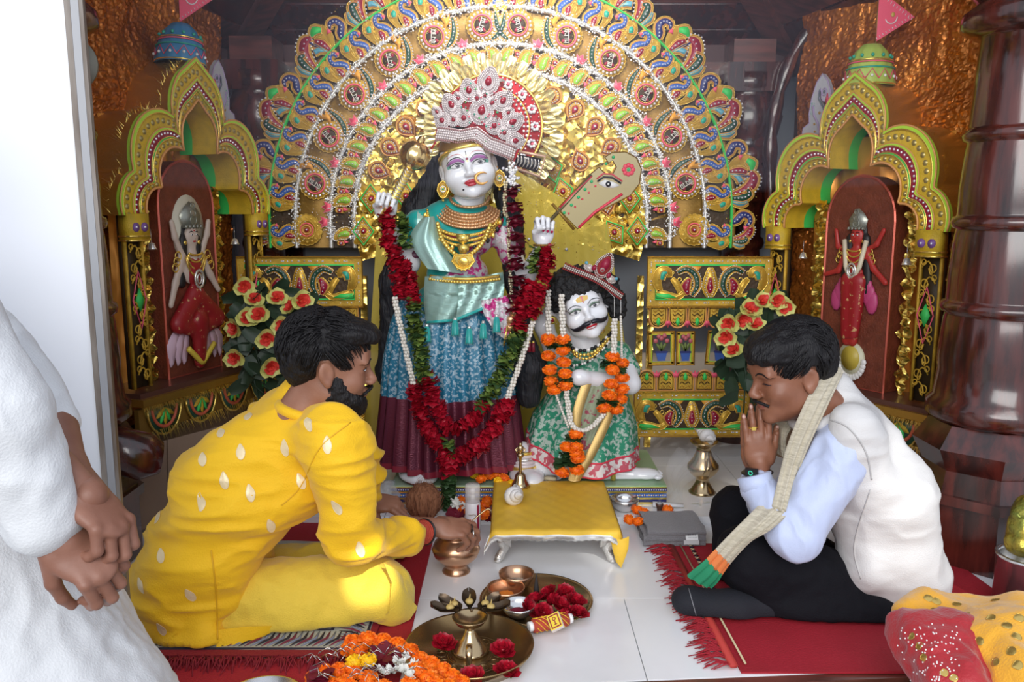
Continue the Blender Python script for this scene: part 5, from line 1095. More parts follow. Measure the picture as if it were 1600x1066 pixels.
# mace and axe held by the idol
mac = thing('golden_mace', 'shiny golden mace with fluted ball held up in the raised hand beside black hair', 'mace', at(600, 340, YD - .1)); a0 = at(612, 316, YD - .10); a1 = at(640, 262, YD - .10); a2 = at(648, 243, YD - .10)
b = MB(); b.tube([at(592, 350, YD - .10), a0, a1], [.013, .015, .017], GOLDB, 14)
for i in range(12): p = a0.lerp(a1, i / 11); d = (a1 - a0).normalized(); u = Vector((0, -1, 0)); v = d.cross(u); b.tube([p + (u * cos(t) + v * sin(t)) * .0165 + d * .002 * t for t in [2 * PI * k / 10 for k in range(10)]], .0022, SILV, 4, closed=True)
b.build('handle', mac)
MBALL = mat('mace_gold', (.85, .60, .25), .18, .95); b = MB(); G = []
Mm = Matrix.Translation(a2) @ (a2 - a1).to_track_quat('Z', 'Y').to_matrix().to_4x4()
for i in range(17): A = PI * (i + .3) / 17.6; G.append([Mm @ Vector((.052 * sin(A) * cos(B) * (1 + .05 * abs(sin(5 * B))), .052 * sin(A) * sin(B) * (1 + .05 * abs(sin(5 * B))), -.052 * cos(A))) for B in [2 * PI * j / 60 for j in range(60)]])
b.grid(G, MBALL, closed_j=True); b.tube([a2, Mm @ Vector((0, 0, .065)), Mm @ Vector((0, 0, .075))], [.02, .012, .002], MBALL, 12); b.tube([a1, a1 + (a2 - a1) * .3], [.022, .03], MBALL, 12); b.build('ball', mac)
axe = thing('ceremonial_axe', 'flat curved silver blade painted with an eye and red flower held by the idol', 'axe', at(870, 340, YD - .14)); AM = frame(at(930, 295, YD - .14), (1, 0, 0), (0, 0, 1)) @ Matrix.Scale(mpp(YD - .14), 4)
AP = [(903, 357), (933, 332), (960, 318), (985, 305), (998, 288), (1001, 265), (993, 248), (976, 239), (955, 240), (944, 247), (950, 256), (956, 252), (962, 262), (957, 272), (945, 272), (935, 262), (928, 268), (920, 274), (872, 325)]
AXM = mat('axe_pewter', (.24, .20, .11), .38, .8); f = lambda x, y: (x - 930, 295 - y); g = MB(); O = [f(*p) for p in AP][::-1]; O = O if True else O
def area(O): return sum(O[i][0] * O[(i + 1) % len(O)][1] - O[(i + 1) % len(O)][0] * O[i][1] for i in range(len(O)))
O = O if area(O) > 0 else O[::-1]; g.pad(O, -1.5, 1.5, AXM); g.rim(O, 1.0, GOLDD, 1.5, 5); fin(g, 'blade', AM, axe, smooth=False)
g = MB(); g.tube([(*f(855, 350), 0), (*f(924, 274), 0)], 3, AXM, 8); fin(g, 'shaft', AM, axe); g = MB(); g.tube([(*f(863, 318), 0), (*f(898, 358), 0)], 2.6, GOLDD, 6); fin(g, 'guard', AM, axe)
g = MB(); REDP = mat('painted_red', (.75, .05, .09), .4); g.tube([(*f(905, 355), 2), (*f(930, 331), 2), (*f(955, 314), 2), (*f(972, 303), 2)], 2.2, REDP, 5, up=(0, 0, 1)); g.tube([(*f(875, 324), 2), (*f(924, 276), 2)], 1.2, REDP, 5)
for k in range(8): A = 2 * PI * k / 8; g.ell((f(981, 266)[0] + 7 * cos(A), f(981, 266)[1] + 7 * sin(A), 2), (3.8, 3.8, 1.4), REDP, n=8, k=5)
for p in ((882, 330), (892, 320), (903, 308), (913, 298), (923, 288)): g.ell((*f(p[0] + 7, p[1] + 3), 2), (1.8, 1.8, 1.2), REDP, n=6, k=4)
fin(g, 'red_painting', AM, axe); g = MB()
for p in ((882, 332), (893, 320), (904, 308), (914, 296), (924, 284), (946, 257), (957, 247), (981, 266)): g.ell((*f(*p), 2.4), (2.6, 2.6, 1.4), mat('paint_green', (.02, .45, .15), .4), n=8, k=5)
fin(g, 'green_studs', AM, axe); g = MB(); E_ = [(934, 287), (945, 281), (958, 285), (968, 290), (958, 294), (945, 293)]; O = [f(*p) for p in E_]; O = O if area(O) > 0 else O[::-1]; g.pad(O, 1.5, 2.4, WHITE); g.pad(circ(*f(950, 288), 4.4, 12), 2, 3, LINE); g.pad(circ(*f(950, 288), 1.6, 8), 3, 3.3, WHITE); g.tube([(*f(933, 284), 2.4), (*f(943, 277), 2.4), (*f(956, 278), 2.4), (*f(970, 287), 2.4)], 1.5, LINE, 5, up=(0, 0, 1)); g.tube([(*f(932, 280), 2), (*f(942, 272), 2), (*f(956, 273), 2), (*f(972, 284), 2)], 1.2, REDP, 5, up=(0, 0, 1)); fin(g, 'painted_eye', AM, axe)
# ================================================================ the smaller idol with moustache
YS = 3.08
war = thing('moustached_idol', 'white marble idol with black moustache, curly wig and green brocade dress', 'idol', at(910, 750, YS)); B3 = lambda x, y, dY=0: tuple(at(x, y, YS + dY))
MW = Matrix.Translation(at(908, 478, YS - .04)) @ Matrix.Rotation(R(180 + 4), 4, 'Z') @ Matrix.Rotation(R(21), 4, 'Y') @ Matrix.Diagonal((1.14, 1.08, .97, 1))
_, bvw, _ = org_obj('head', headprims(.4, .0135), MARB2, war, .0032, .03, MW); b = MB()
for s in (1, -1):
    X = lambda P: sorted([(s * x, z) for x, z in P])
    patch(b, bvw, X([(.012, .006), (.03, .016), (.052, .006)]), X([(.014, .001), (.03, .0085), (.050, .000)]), mat('sage_shadow', (.28, .42, .32), .35), MW, 14, 3, .001)
    brow(b, bvw, MW, X([(.010, .014), (.026, .026), (.046, .022), (.058, .010)]), .0022); eye_paint(b, bvw, MW, s, s * .032, 0, .0175, .0064, .0060, look=0)
b.build('painted_eyes', war); b = MB()
patch(b, bvw, [(-.024, -.061), (-.008, -.054), (.008, -.054), (.024, -.061)], [(-.022, -.0625), (-.01, -.075), (.01, -.075), (.022, -.0625)], LIPR, MW, 16, 3, .0012); b.build('lips', war)
b = MB(); patch(b, bvw, [(-.003, .050), (.003, .050)], [(-.001, .026), (.001, .026)], LIPR, MW, 4, 3, .0018); patch(b, bvw, [(-.02, .046), (0, .052), (.02, .046)], [(-.018, .034), (0, .030), (.018, .034)], mat('tilak_ochre', (.75, .50, .12), .5), MW, 10, 3, .001); b.build('forehead_mark', war)
for s in (-1, 1):
    b = MB(); P = [(s * .002, .112, -.050), (s * .018, .108, -.052), (s * .036, .090, -.062), (s * .054, .072, -.062), (s * .064, .060, -.044)]; b.tube([MW @ p for p in spline(P)], [float(x) for x in np.interp(np.linspace(0, 1, 25), [0, .3, .6, .85, 1], [.006, .0095, .0085, .004, .001])], LINE, 8); b.build('moustache', war)
CURL = mat('curly_wig', (.012, .012, .013), .6, 0, 1.0, 90)
wp = [K(tuple(MW @ Vector((.07 * cos(A), .035 * sin(A) * 0 + .02, .05 + .07 * sin(A)))), tuple(MW @ Vector((.07 * cos(A + .3), .02, .05 + .07 * sin(A + .3)))), .03, .03) for A in [R(-10 + 18 * i) for i in range(11)]]
wp += [K(tuple(MW @ Vector((-.06, .06, .068))), tuple(MW @ Vector((.06, .06, .068))), .030, .028), E(tuple(MW @ Vector((0, .055, .085))), (.08, .05, .04)), E(tuple(MW @ Vector((0, -.02, .06))), (.10, .09, .09)), E(tuple(MW @ Vector((-.10, -.01, .02))), (.045, .05, .06)), E(tuple(MW @ Vector((-.11, -.01, -.05))), (.035, .04, .06)), E(tuple(MW @ Vector((.09, -.02, .03))), (.02, .03, .04))]
org_obj('curly_wig', wp, CURL, war, .005, .015, disp=lambda P, N: .010 * vnoise(P, 75) + .006 * vnoise(P, 140, 4), smooth=0)
g = MB()
for i in range(60): a = R(random.uniform(0, 180)); rr = random.uniform(.078, .10); c = MW @ Vector((rr * cos(a) * .95, .045 + random.uniform(-.02, .02), .035 + rr * sin(a) * .62 + .012)); r = random.uniform(.007, .012); ph = random.random() * 6; g.tube([c + Vector((r * cos(t + ph), .3 * r * sin(t), r * sin(t + ph))) for t in [.6 * k for k in range(9)]], .0022, CURL, 4)
g.build('curl_ringlets', war)['kind'] = 'stuff'
# tiara
TM = pxlocal(935, 432, YS - .16) @ Matrix.Rotation(R(-28), 4, 'Z'); TR = mat('tiara_beads', (.68, .60, .56), .25, .4, .8, 150, kind='glitter')
def tiar(b, nm): b.v = [np.stack([v[:, 0], v[:, 1], v[:, 2] - np.abs(v[:, 0] / 50) ** 2 * 14], 1) for v in b.v]; return fin(b, nm, TM, war)
g = MB()
for j in range(4): beadrow(g, [(x, -4 - 3 * j + 3 * cos(x / 20)) for x in range(-54, 52, 4)], 1.8, 3, False, TR if j not in (0, 3) else mat('tiara_red', (.30, .03, .03), .5))
tiar(g, 'tiara_band'); g = MB(); D = [(14 * sin(A) * (1 - .4 * max(0, cos(A))), 21 * cos(A)) for A in [2 * PI * i / 26 for i in range(26)]][::-1]; g.pad([(x, y + 20) for x, y in D], 1, 3, MT['tiara_red'])
for k in (1.0, .84): beadrow(g, [(x * k, 20 + y * k) for x, y in D], 1.4, 4, True, TR)
g.pad([(x * .5, 22 + y * .5) for x, y in D], 3, 5, MAROON); g.ell((0, 12, 5), 4, TR, n=8, k=5); g.ell((0, 12, 8), 2.2, RED, n=8, k=5); tiar(g, 'tiara_crest')
for s in (-1, 1): g = MB(); beadrow(g, circ(s * 20, 5, 8, 16, 5), 1.6, 3, True, TR); g.pad(circ(s * 20, 5, 7, 14, 4), 1, 4, TR); g.pad(circ(s * 13, 9, 3.4, 10, 5), 3, 6, MAROON); g.ell((s * 27, 10, 4), 3, LBLUE, n=7, k=5); tiar(g, 'tiara_wing')
# body: dress, limbs
GB = mat('green_brocade', (.03, .26, .15), .4, 0, .15, 60, col2=(.45, .55, .48), vscale=60, vrange=(.50, .55), kind='noise'); HEMP = mat('hem_pink_pattern', (.55, .10, .14), .5, 0, .2, 100, col2=(.75, .70, .68), vscale=50, vrange=(.48, .54))
org_obj('limbs', [K(B3(905, 515, 0), B3(915, 545, .02), .055, .065), K(B3(870, 560, 0), B3(850, 510, -.03), .04, .034), K(B3(850, 510, -.03), B3(866, 470, -.04), .034, .022), K(B3(975, 570, 0), B3(985, 600, -.05), .045, .036), K(B3(985, 600, -.05), B3(905, 590, -.13), .036, .028), E(B3(905, 590, -.14), (.035, .02, .025)),
    K(B3(880, 690, -.02), B3(856, 722, -.03), .07, .062), K(B3(856, 725, -.03), B3(940, 738, -.06), .060, .042), K(B3(940, 738, -.06), B3(985, 742, -.07), .042, .032), E(B3(1008, 742, -.07), (.06, .035, .026)), E(B3(850, 712, 0), (.07, .08, .06))], MARB2, war, .006, .02, cut=lambda G: .103 - G[..., 2])
for k in range(5): c = Vector(B3(1028 + (k % 2) * 2, 738 + 2.2 * k, -.05 - .018 * k)); b = MB(); b.ell(c, (.016, .009, .008), MARB2, n=8, k=6); b.build('toe', war)
for k, (x0, y0, x1, y1) in enumerate(((858, 478, 868, 455), (862, 481, 875, 460), (866, 485, 880, 468))): b = MB(); b.tube([B3(x0, y0, -.05), B3((x0 + x1) / 2 - 2, (y0 + y1) / 2, -.055), B3(x1, y1, -.06)], [.009, .008, .006], MARB2, 8); b.ell(B3(x1, y1, -.064), (.006, .003, .007), NAILP, n=7, k=5); b.build('finger', war)
rows = interp([(925, 548, 42, .07), (925, 575, 48, .09), (922, 610, 60, .12), (913, 660, 84, .17), (908, 700, 91, .20), (908, 714, 92, .205)], 26)
def skirt2():
    n = 200; b = MB(); G = []
    for i, (cx, cy, hw, hd) in enumerate(rows):
        t = i / 25; c = at(cx, cy, YS + .02); G.append([c + Vector((cos(a) * hw * q_ * (1 + .05 * t * sin(9 * a + 1) + .02 * t * sin(23 * a)), sin(a) * hd * (1 + .06 * t * sin(9 * a + 1)), (.022 * cos(2 * a + .6) - .03 * cos(a)) * t)) for a in [2 * PI * j / n for j in range(n)]])
    for i in range(25): b.grid([G[i], G[i + 1]], GB if i < 22 else HEMP, closed_j=True, flip=True)
    for k in (22, 25): b.tube(G[k], .0035, REDP, 5, closed=True)
    b.build('brocade_dress', war)
skirt2()
org_obj('dress_bodice', [E(B3(925, 560, .02), (.12, .085, .07)), K(B3(880, 555, .01), B3(868, 568, 0), .05, .045), K(B3(966, 555, .01), B3(980, 580, 0), .055, .05), E(B3(930, 590, .01), (.10, .085, .06))], GB, war, .006, .03, disp=lambda P, N: .003 * vnoise(P, 25))
SASH = mat('sash_grey_green', (.28, .32, .20), .5, 0, .3, 120, col2=(.30, .05, .08), vscale=40, vrange=(.55, .6)); ZARI = mat('zari_border', (.50, .34, .12), .35, .6, 1.0, 200, kind='glitter')
drape(war, [(918, 598), (902, 650), (900, 700), (893, 745)], [(958, 600), (950, 650), (925, 705), (901, 752)], lambda u, t: YS - .125 - .06 * t, SASH, 'sash')
for P in ([(917, 598), (901, 650), (899, 700), (896, 751)], [(958, 600), (950, 650), (926, 705), (898, 752)]):
    b = MB(); Q = resamp(spline([at(x, y, YS - .14 - .06 * (y - 598) / 150) for x, y in P]), .008); b.grid([[p + Vector((-.018, 0, 0)) for p in Q], [p + Vector((0, -.006, 0)) for p in Q], [p + Vector((.018, 0, 0)) for p in Q]], ZARI, flip=True); b.grid([[p + Vector((-.011, .001, 0)) for p in Q], [p + Vector((.011, .001, 0)) for p in Q]], ZARI); b.build('sash_border', war)
b = MB(); c = Vector(B3(958, 742, -.10)); b.tube([c + Vector((0, .05, .03)), c + Vector((0, 0, .03)), c + Vector((0, -.005, -.02))], .010, GOLDB, 8); b.build('gold_anklet', war)
for s, x, y in ((0, 937, 517), (1, 862, 500)): b = MB(); c = Vector(B3(x, y, -.06)); b.ell(c, (.019, .008, .017), GOLDB, n=12, k=6); b.ell(c + Vector((0, -.008, 0)), (.009, .004, .009), RED, n=8, k=5); b.build('earring', war)
def neckw(P, r, m, nm, alt=None):
    b = MB()
    for i, p in enumerate(resamp(spline([B3(*q) for q in P]), r * 2)): b.ell(p, r, m if not alt or i % 3 else alt, n=7, k=5)
    o = b.build(nm, war); return o
neckw([(872, 528, -.08), (890, 542, -.12), (912, 548, -.12), (935, 540, -.10), (955, 520, -.06)], .0075, BLACK, 'black_bead_necklace', WHITE); neckw([(884, 530, -.09), (900, 552, -.13), (925, 552, -.13), (950, 530, -.09)], .007, GOLDB, 'gold_necklace'); neckw([(886, 534, -.09), (902, 558, -.135), (925, 558, -.135), (948, 534, -.09)], .006, GOLDB, 'gold_necklace')
neckw([(893, 572, -.11), (918, 566, -.12), (940, 548, -.11), (956, 528, -.08)], .005, WHITE, 'silver_bead_necklace', BLACK)
# ================================================================ garlands
YG = YD - .16
def A4(pts, Y=YG): return [at(x, y, Y if len(p_) < 3 else Y + p_[2]) for p_ in pts for x, y in [p_[:2]]]
gar = thing('rose_garland', 'long garland of red roses, green leaves and white beads draped on the tall idol', 'garland', at(703, 790, YG))
FV = -.055
along(gar, A4([(604, 338, .04), (612, 380, .04), (622, 425, .03), (628, 462, .02)]), .023, RD, 'rose_flower', .80); along(gar, A4([(627, 340, .05), (632, 370, .04), (634, 384, .04)]), .022, LD, 'leaf_cluster', .62)
along(gar, A4([(634, 412, .02), (640, 440, .0), (644, 470, -.02)]), .022, RD, 'rose_flower', .70)
along(gar, A4([(645, 478, -.02), (652, 530, -.035), (664, 588, -.055)]), .017, LD, 'leaf_cluster', .78); along(gar, A4([(648, 602, -.045), (652, 622, -.045)]), .03, RD, 'rose_flower', .82); along(gar, A4([(668, 594, -.06), (676, 622, -.06)]), .028, RD, 'rose_flower', .82)
along(gar, A4([(658, 638, -.05), (670, 675, -.055), (690, 705, -.06), (702, 722, -.06)]), .022, RD, 'rose_flower', .82); along(gar, A4([(684, 640, -.065), (698, 665, -.065), (716, 670, -.065), (738, 655, -.06), (758, 632, -.05)]), .023, RD, 'rose_flower', .72)
along(gar, A4([(853, 395, .0), (850, 430, -.01), (840, 460, -.02), (832, 490, -.03)]), .023, RD, 'rose_flower', .80); along(gar, A4([(835, 396, .0), (834, 424, .0)]), .022, LD, 'leaf_cluster', .62)
along(gar, A4([(828, 446, -.02), (818, 480, -.03), (812, 512, -.03)]), .025, RD, 'rose_flower', .82); along(gar, A4([(812, 520, -.03), (795, 560, -.045), (775, 600, -.055), (762, 628, -.055)]), .017, LD, 'leaf_cluster', .80)
along(gar, A4([(790, 630, -.045), (778, 660, -.055), (755, 690, -.06), (728, 708, -.06), (706, 722, -.06)]), .022, RD, 'rose_flower', .82); along(gar, A4([(703, 715, -.065), (703, 738, -.065)]), .024, RD, 'rose_flower', .85); along(gar, A4([(700, 690, -.07), (703, 712, -.07)]), .04, LD, 'leaf_cluster', .6); along(gar, A4([(702, 745, -.065), (702, 795, -.03)]), .016, LDD, 'leaf_cluster', .78)
pearls(gar, [A4([(617, 466, 0), (628, 520, -.02), (646, 598, -.05)]), A4([(832, 504, -.02), (815, 560, -.04), (793, 622, -.05)])], .0068, strands=3)
rs = thing('dark_rose_string', 'hanging string of dark maroon roses and silver buds beside the idol hair', 'garland', at(803, 470, YD - .1)); along(rs, A4([(803, 300, .06), (806, 350, .05), (806, 400, .04), (810, 450, .03), (803, 480, .03)]), .05, RDD, 'dark_rose_flower', .95)
b = MB()
for i in range(60): b.ell(at(800 + random.gauss(0, 5), 275 + random.gauss(0, 11), YD - .1), .006, random.choice((SILV, WHITE, CRYS)), n=6, k=4)
b.build('silver_bud_cluster', rs)['kind'] = 'stuff'
pearls(rs, [A4([(790, 285, .06), (789, 330, .06), (795, 345, .05), (795, 380, .05), (796, 400, .05), (798, 440, .04), (800, 470, .04)])], .005, mat('pale_gold_bead', (.70, .62, .42), .3, .4), strands=2)
pl = MB()
for x, y, r in ((806, 478, .022), (799, 500, .024), (797, 512, .020), (803, 488, .018)): pl.ell(at(x, y, YD - .13), (r, .012, r * .8), NB, n=8, k=6)
for x in (793, 800): pl.tube([at(x, 510, YD - .14), at(x - 6, 540, YD - .14)], .004, GOLDB, 5)
pl.build('hair_jewel', god)
for x in (827, 833): b = MB(); c = at(x, 535, YD - .1); b.lathe([(0, 0), (.006, -.003), (.008, -.035), (0, -.035)], SKR, c, 8); b.ell(c, .006, GOLDB, n=6, k=4); b.build('small_tassel', god)
mg = thing('marigold_garland', 'garland of orange marigolds and white beads on the moustached idol', 'garland', at(900, 750, YS - .15)); Y2 = YS - .17
S4 = lambda pts: A4(pts, Y2)
for P in ([(857, 529, .03), (857, 532, .03)], [(857, 556, .03), (859, 578, .02), (861, 596, .02)], [(866, 609, .0)], [(880, 530, .0)], [(880, 548, .0), (881, 566, 0), (883, 584, -.01), (884, 602, -.01)], [(957, 557, .0), (957, 578, .0), (955, 600, .0), (952, 618, -.01)], [(944, 638, -.02)], [(972, 567, .03), (972, 590, .02), (972, 608, .02), (969, 624, .02)], [(963, 640, .0)], [(900, 678, -.05)], [(886, 698, -.04), (900, 698, -.06), (901, 708, -.06), (903, 716, -.06)], [(878, 738, -.04)], [(901, 734, -.06)]):
    for q in S4(P): link('marigold_flower', random.choice(MG), mg, Matrix.Translation(q) @ rrot() @ Matrix.Diagonal((1.0, 1.0, .92, 1)) )
for P in ([(862, 540, .02)], [(880, 539, .0)], [(868, 604, .0)], [(886, 596, -.01)], [(952, 567, .0)], [(966, 576, .02)], [(948, 628, -.01)], [(960, 632, .0)], [(898, 687, -.05)], [(885, 712, -.04)], [(880, 725, -.04)], [(893, 726, -.06)]):
    for q in S4(P):
        for _ in range(2): link('leaf_cluster', random.choice(LDD), mg, Matrix.Translation(q + Vector((random.uniform(-.015, .015), .01, 0))) @ rrot() @ Matrix.Scale(.75, 4))
pearls(mg, [S4([(856, 455, .04), (857, 520, .03)]), S4([(877, 462, .0), (880, 525, .0)]), S4([(960, 500, .02), (959, 550, .0)])], .0068, strands=3); pearls(mg, [S4([(970, 495, .03), (972, 560, .03)]), S4([(868, 615, 0), (888, 668, -.04)])], .005, strands=1); pearls(mg, [S4([(885, 612, -.01), (890, 650, -.03), (897, 668, -.05), (915, 672, -.05), (932, 660, -.04), (942, 648, -.02)])], .0065, strands=3)
b = MB()
for x, y in ((960, 495), (970, 490)): b.tube([at(936 if x < 965 else 944, 440, Y2 + .06), at(x, 465, Y2 + .04), at(x, y, Y2 + .02)], .0012, WHITE, 4)
b.build('thread', mg)
# ================================================================ people
SKIN1 = mat('skin_warm_brown', (.33, .155, .095), .48, 0, .06, 260, col2=(.25, .105, .06), vscale=14, sss=.08); SKIN2 = mat('skin_brown', (.30, .125, .07), .45, 0, .06, 260, col2=(.22, .085, .045), vscale=14, sss=.08); SKIN3 = mat('skin_deep', (.26, .12, .08), .5, 0, .05, 260, col2=(.19, .08, .05), vscale=12, sss=.08)
PHAIR = mat('human_hair', (.006, .005, .006), .5, 0, .6, 220, stretch=(1, 1, .12), spec=.35); NAIL = mat('fingernail', (.55, .33, .27), .3); SILVM = mat('silver_metal', (.75, .75, .74), .2, .95); BRASS = mat('brass', (.58, .43, .24), .22, .95, .06, 20, var=.25, vscale=6); COPPER = mat('copper', (.62, .36, .22), .28, .92, .06, 18, var=.25, vscale=6)
YK = mat('yellow_kurta', (.90, .53, .010), .62, 0, .25, 260, sheen=.15, spec=.3); YDH = mat('yellow_dhoti', (.78, .56, .055), .65, 0, .3, 260, sheen=.3, spec=.3)
def folds(a=.006, f=14, ax=(1, 1, 1), seed=0, b2=.002, f2=45):
    ax = np.array(ax)
    def g(P, N):
        n = vnoise(P * ax, f, seed); n2 = vnoise(P * ax + .03 * n[:, None], f * 2.1, seed + 3); n3 = vnoise(P * ax + .02 * n2[:, None], f * 4.3, seed + 9); return a * (1 - 2 * np.abs(n)) + a * .42 * (1 - 2.4 * np.abs(n2)) + a * .08 * (1 - 2.6 * np.abs(n3)) - a * .5 + b2 * vnoise(P, f2, seed + 5)
    return g
def face_detail(M, bv, par, browm=PHAIR, lip=None, eyes=True, mst=True):
    b = MB(); lipm = lip or mat('lip_brown', (.30, .09, .07), .4)
    for s in (1, -1):
        X = lambda P: sorted([(s * x, z) for x, z in P])
        b = MB(); brow(b, bv, M, X([(.012, .017), (.026, .0245), (.042, .0235), (.054, .014)]), .0032, browm); b.build('eyebrow', par)
        if eyes:
            b = MB(); eye_paint(b, bv, M, s, s * .032, -.001, .0135, .0042, .0045); b.build('eye', par)
    b = MB(); patch(b, bv, [(-.024, -.0615), (-.008, -.0545), (.008, -.0545), (.024, -.0615)], [(-.022, -.0625), (-.01, -.073), (.01, -.073), (.022, -.0625)], lipm, M, 14, 3, .0008); b.build('lips', par)
def hcut(pts):
    ys = [p[0] for p in pts]; zs = [p[1] for p in pts]; return lambda G: np.interp(G[..., 1], ys, zs) - G[..., 2]
def strands(name, par, M, c, r, hpts, n, m, seed=1, L=.05):
    """short locks lying on the scalp ellipsoid"""
    rr = random.Random(seed); b = MB()
    for i in range(n):
        a = rr.uniform(0, 2 * PI); e = rr.uniform(-.6, PI / 2); d = Vector((cos(a) * cos(e), sin(a) * cos(e), sin(e))); p = Vector((c[0] + d.x * r[0], c[1] + d.y * r[1], c[2] + d.z * r[2]))
        if p.z < np.interp(p.y, [q[0] for q in hpts], [q[1] for q in hpts]) + .004: continue
        fl_ = Vector((rr.uniform(-.4, .4), 1.0 if p.y > -.02 else -.3, -.2 - .8 * (p.z < .08))); t = (fl_ - d * fl_.dot(d)).normalized()
        P = [p, p + t * L * .5 + d * .004, p + t * L - d * .004]; b.tube([M @ q for q in P], [.0022, .002, .0004], m, 4)
    o = b.build(name, par); o['kind'] = 'stuff'; return o
# ---------------------------------------------------------------- left man in yellow
ymn = thing('person', 'bearded man in a yellow kurta sitting cross-legged, reaching over the copper pot', 'person', fl(400, 1000)); P3 = lambda x, y, Y: tuple(at(x, y, Y))
MY1 = Matrix.Translation(at(514, 570, 2.10)) @ Matrix.Rotation(R(-76), 4, 'Z') @ Matrix.Rotation(R(-6), 4, 'X') @ Matrix.Scale(1.03, 4)
hp1 = headprims(0, .0125, 1.05); hp1 += [K((0, -.025, -.06), (0, -.075, -.16), .055, .062, k=.03)]
_, bv1, _ = org_obj('head', hp1, SKIN1, ymn, .0032, .018, MY1); face_detail(MY1, bv1, ymn)
HC = [(-.2, -.085), (-.06, -.075), (-.035, -.035), (-.03, .022), (.012, .026), (.018, -.012), (.034, -.010), (.04, .048), (.07, .066), (.2, .074)]
org_obj('hair', [E((0, -.018, .050), (.087, .106, .088)), E((.015, .055, .085), (.066, .058, .036), k=.03), E((0, .085, .082), (.06, .035, .020), k=.02), E((0, -.07, .02), (.07, .05, .08), k=.03)], PHAIR, ymn, .0035, .02, MY1, cut=hcut(HC), disp=lambda P, N: .004 * vnoise(P * np.array([1.6, .5, 1]), 55) + .002 * vnoise(P * np.array([2, .6, 1]), 120, 2), smooth=0)
strands('hair_locks', ymn, MY1, (0, -.018, .050), (.090, .110, .092), HC, 1500, PHAIR)
org_obj('beard', [E((0, .045, -.092), (.060, .056, .038)), E((.050, .020, -.062), (.024, .032, .056)), E((-.050, .020, -.062), (.024, .032, .056)), E((.046, .045, -.075), (.024, .035, .030)), E((-.046, .045, -.075), (.024, .035, .030)), E((0, .080, -.108), (.024, .018, .018)), E((.035, .062, -.078), (.026, .026, .022)), E((-.035, .062, -.078), (.026, .026, .022))], PHAIR, ymn, .0035, .012, MY1,
    cut=lambda G: G[..., 2] - np.interp(G[..., 1], [-.05, .0, .02, .035, .055, .09, .12], [-.06, .0, .0, -.030, -.056, -.070, -.072]), disp=lambda P, N: .003 * vnoise(P, 170), smooth=0)
b = MB(); b.tube([MY1 @ Vector(p) for p in spline([(-.03, .088, -.066), (-.018, .104, -.053), (0, .110, -.049), (.018, .104, -.053), (.03, .088, -.066)])], .0042, PHAIR, 7); b.build('moustache', ymn)
_, bk, _ = org_obj('kurta', [E(P3(325, 890, 2.14), (.155, .19, .14)), K(P3(318, 870, 2.08), P3(372, 765, 2.08), .150, .150), K(P3(325, 860, 2.24), P3(385, 760, 2.26), .14, .14), K(P3(372, 765, 2.08), P3(445, 690, 2.12), .148, .125), K(P3(400, 740, 2.25), P3(440, 680, 2.28), .13, .11),
    E(P3(470, 740, 2.14), (.12, .15, .12)), K(P3(520, 684, 2.0), P3(455, 655, 2.22), .082, .085), K(P3(482, 606, 2.13), P3(458, 655, 2.15), .060, .09), K(P3(528, 690, 1.98), P3(548, 838, 1.99), .078, .066, k=.03), K(P3(548, 838, 1.99), P3(634, 838, 2.17), .064, .046, k=.02), K(P3(560, 700, 2.36), P3(580, 770, 2.42), .06, .05),
    K(P3(275, 925, 2.06), P3(300, 985, 2.02), .12, .055, k=.03), E(P3(262, 945, 2.04), (.075, .10, .08), k=.04), E(P3(318, 955, 2.0), (.036, .05, .09), k=.02), E(P3(322, 1000, 1.97), (.030, .04, .045), k=.02), E(P3(310, 1000, 1.99), (.085, .06, .04), k=.03)], YK, ymn, .0058, .045, cut=lambda G: .022 - G[..., 2], disp=folds(.016, 7, (.45, .8, 1.9), 1, .0006), smooth=1)
org_obj('dhoti', [K(P3(340, 935, 2.08), P3(585, 918, 2.14), .098, .086), E(P3(600, 925, 2.13), (.075, .08, .075)), K(P3(600, 940, 2.12), P3(430, 965, 2.06), .066, .060), K(P3(400, 900, 2.30), P3(600, 880, 2.50), .09, .08), K(P3(600, 885, 2.50), P3(500, 930, 2.36), .07, .06), K(P3(360, 1000, 1.99), P3(400, 985, 2.02), .03, .025)], YDH, ymn, .0058, .03, cut=lambda G: .020 - G[..., 2], disp=folds(.008, 9, (1.2, 1, .8), 7))
b = MB()  # kurta flap hem and loose dhoti end
def sheet(par, rows, m, nm, th=.006, **kw):
    G = [[Vector(p) for p in resamp(spline(r), 10)] if False else spline(r, 5) for r in rows]; b = MB(); b.grid(G, m); G2 = [[p + Vector((0, .002, -th)) for p in r] for r in G]; b.grid(G2, m, flip=True)
    for e1, e2 in ((G[0], G2[0]), (G[-1], G2[-1]), ([r[0] for r in G], [r[0] for r in G2]), ([r[-1] for r in G], [r[-1] for r in G2])): b.grid([e1, e2], m)
    return b.build(nm, par, **kw)
q3 = lambda *a: at(*a)
sheet(ymn, [[q3(600, 880, 2.06), q3(618, 890, 2.08), q3(632, 905, 2.12)], [q3(612, 910, 2.045), q3(630, 925, 2.06), q3(645, 940, 2.10)], [q3(608, 955, 2.04), q3(628, 962, 2.06), q3(652, 948, 2.10)], [q3(590, 972, 2.05), q3(615, 976, 2.06), q3(640, 966, 2.09)]], YDH, 'dhoti_end')
0 and sheet(ymn, [[q3(345, 925, 1.965), q3(343, 960, 1.955), q3(338, 1005, 1.95), q3(334, 1026, 1.94)], [q3(325, 925, 1.95), q3(320, 965, 1.94), q3(312, 1005, 1.935), q3(308, 1024, 1.935)], [q3(300, 925, 1.96), q3(292, 965, 1.945), q3(285, 1000, 1.94), q3(280, 1010, 1.945)]], YK, 'kurta_flap')
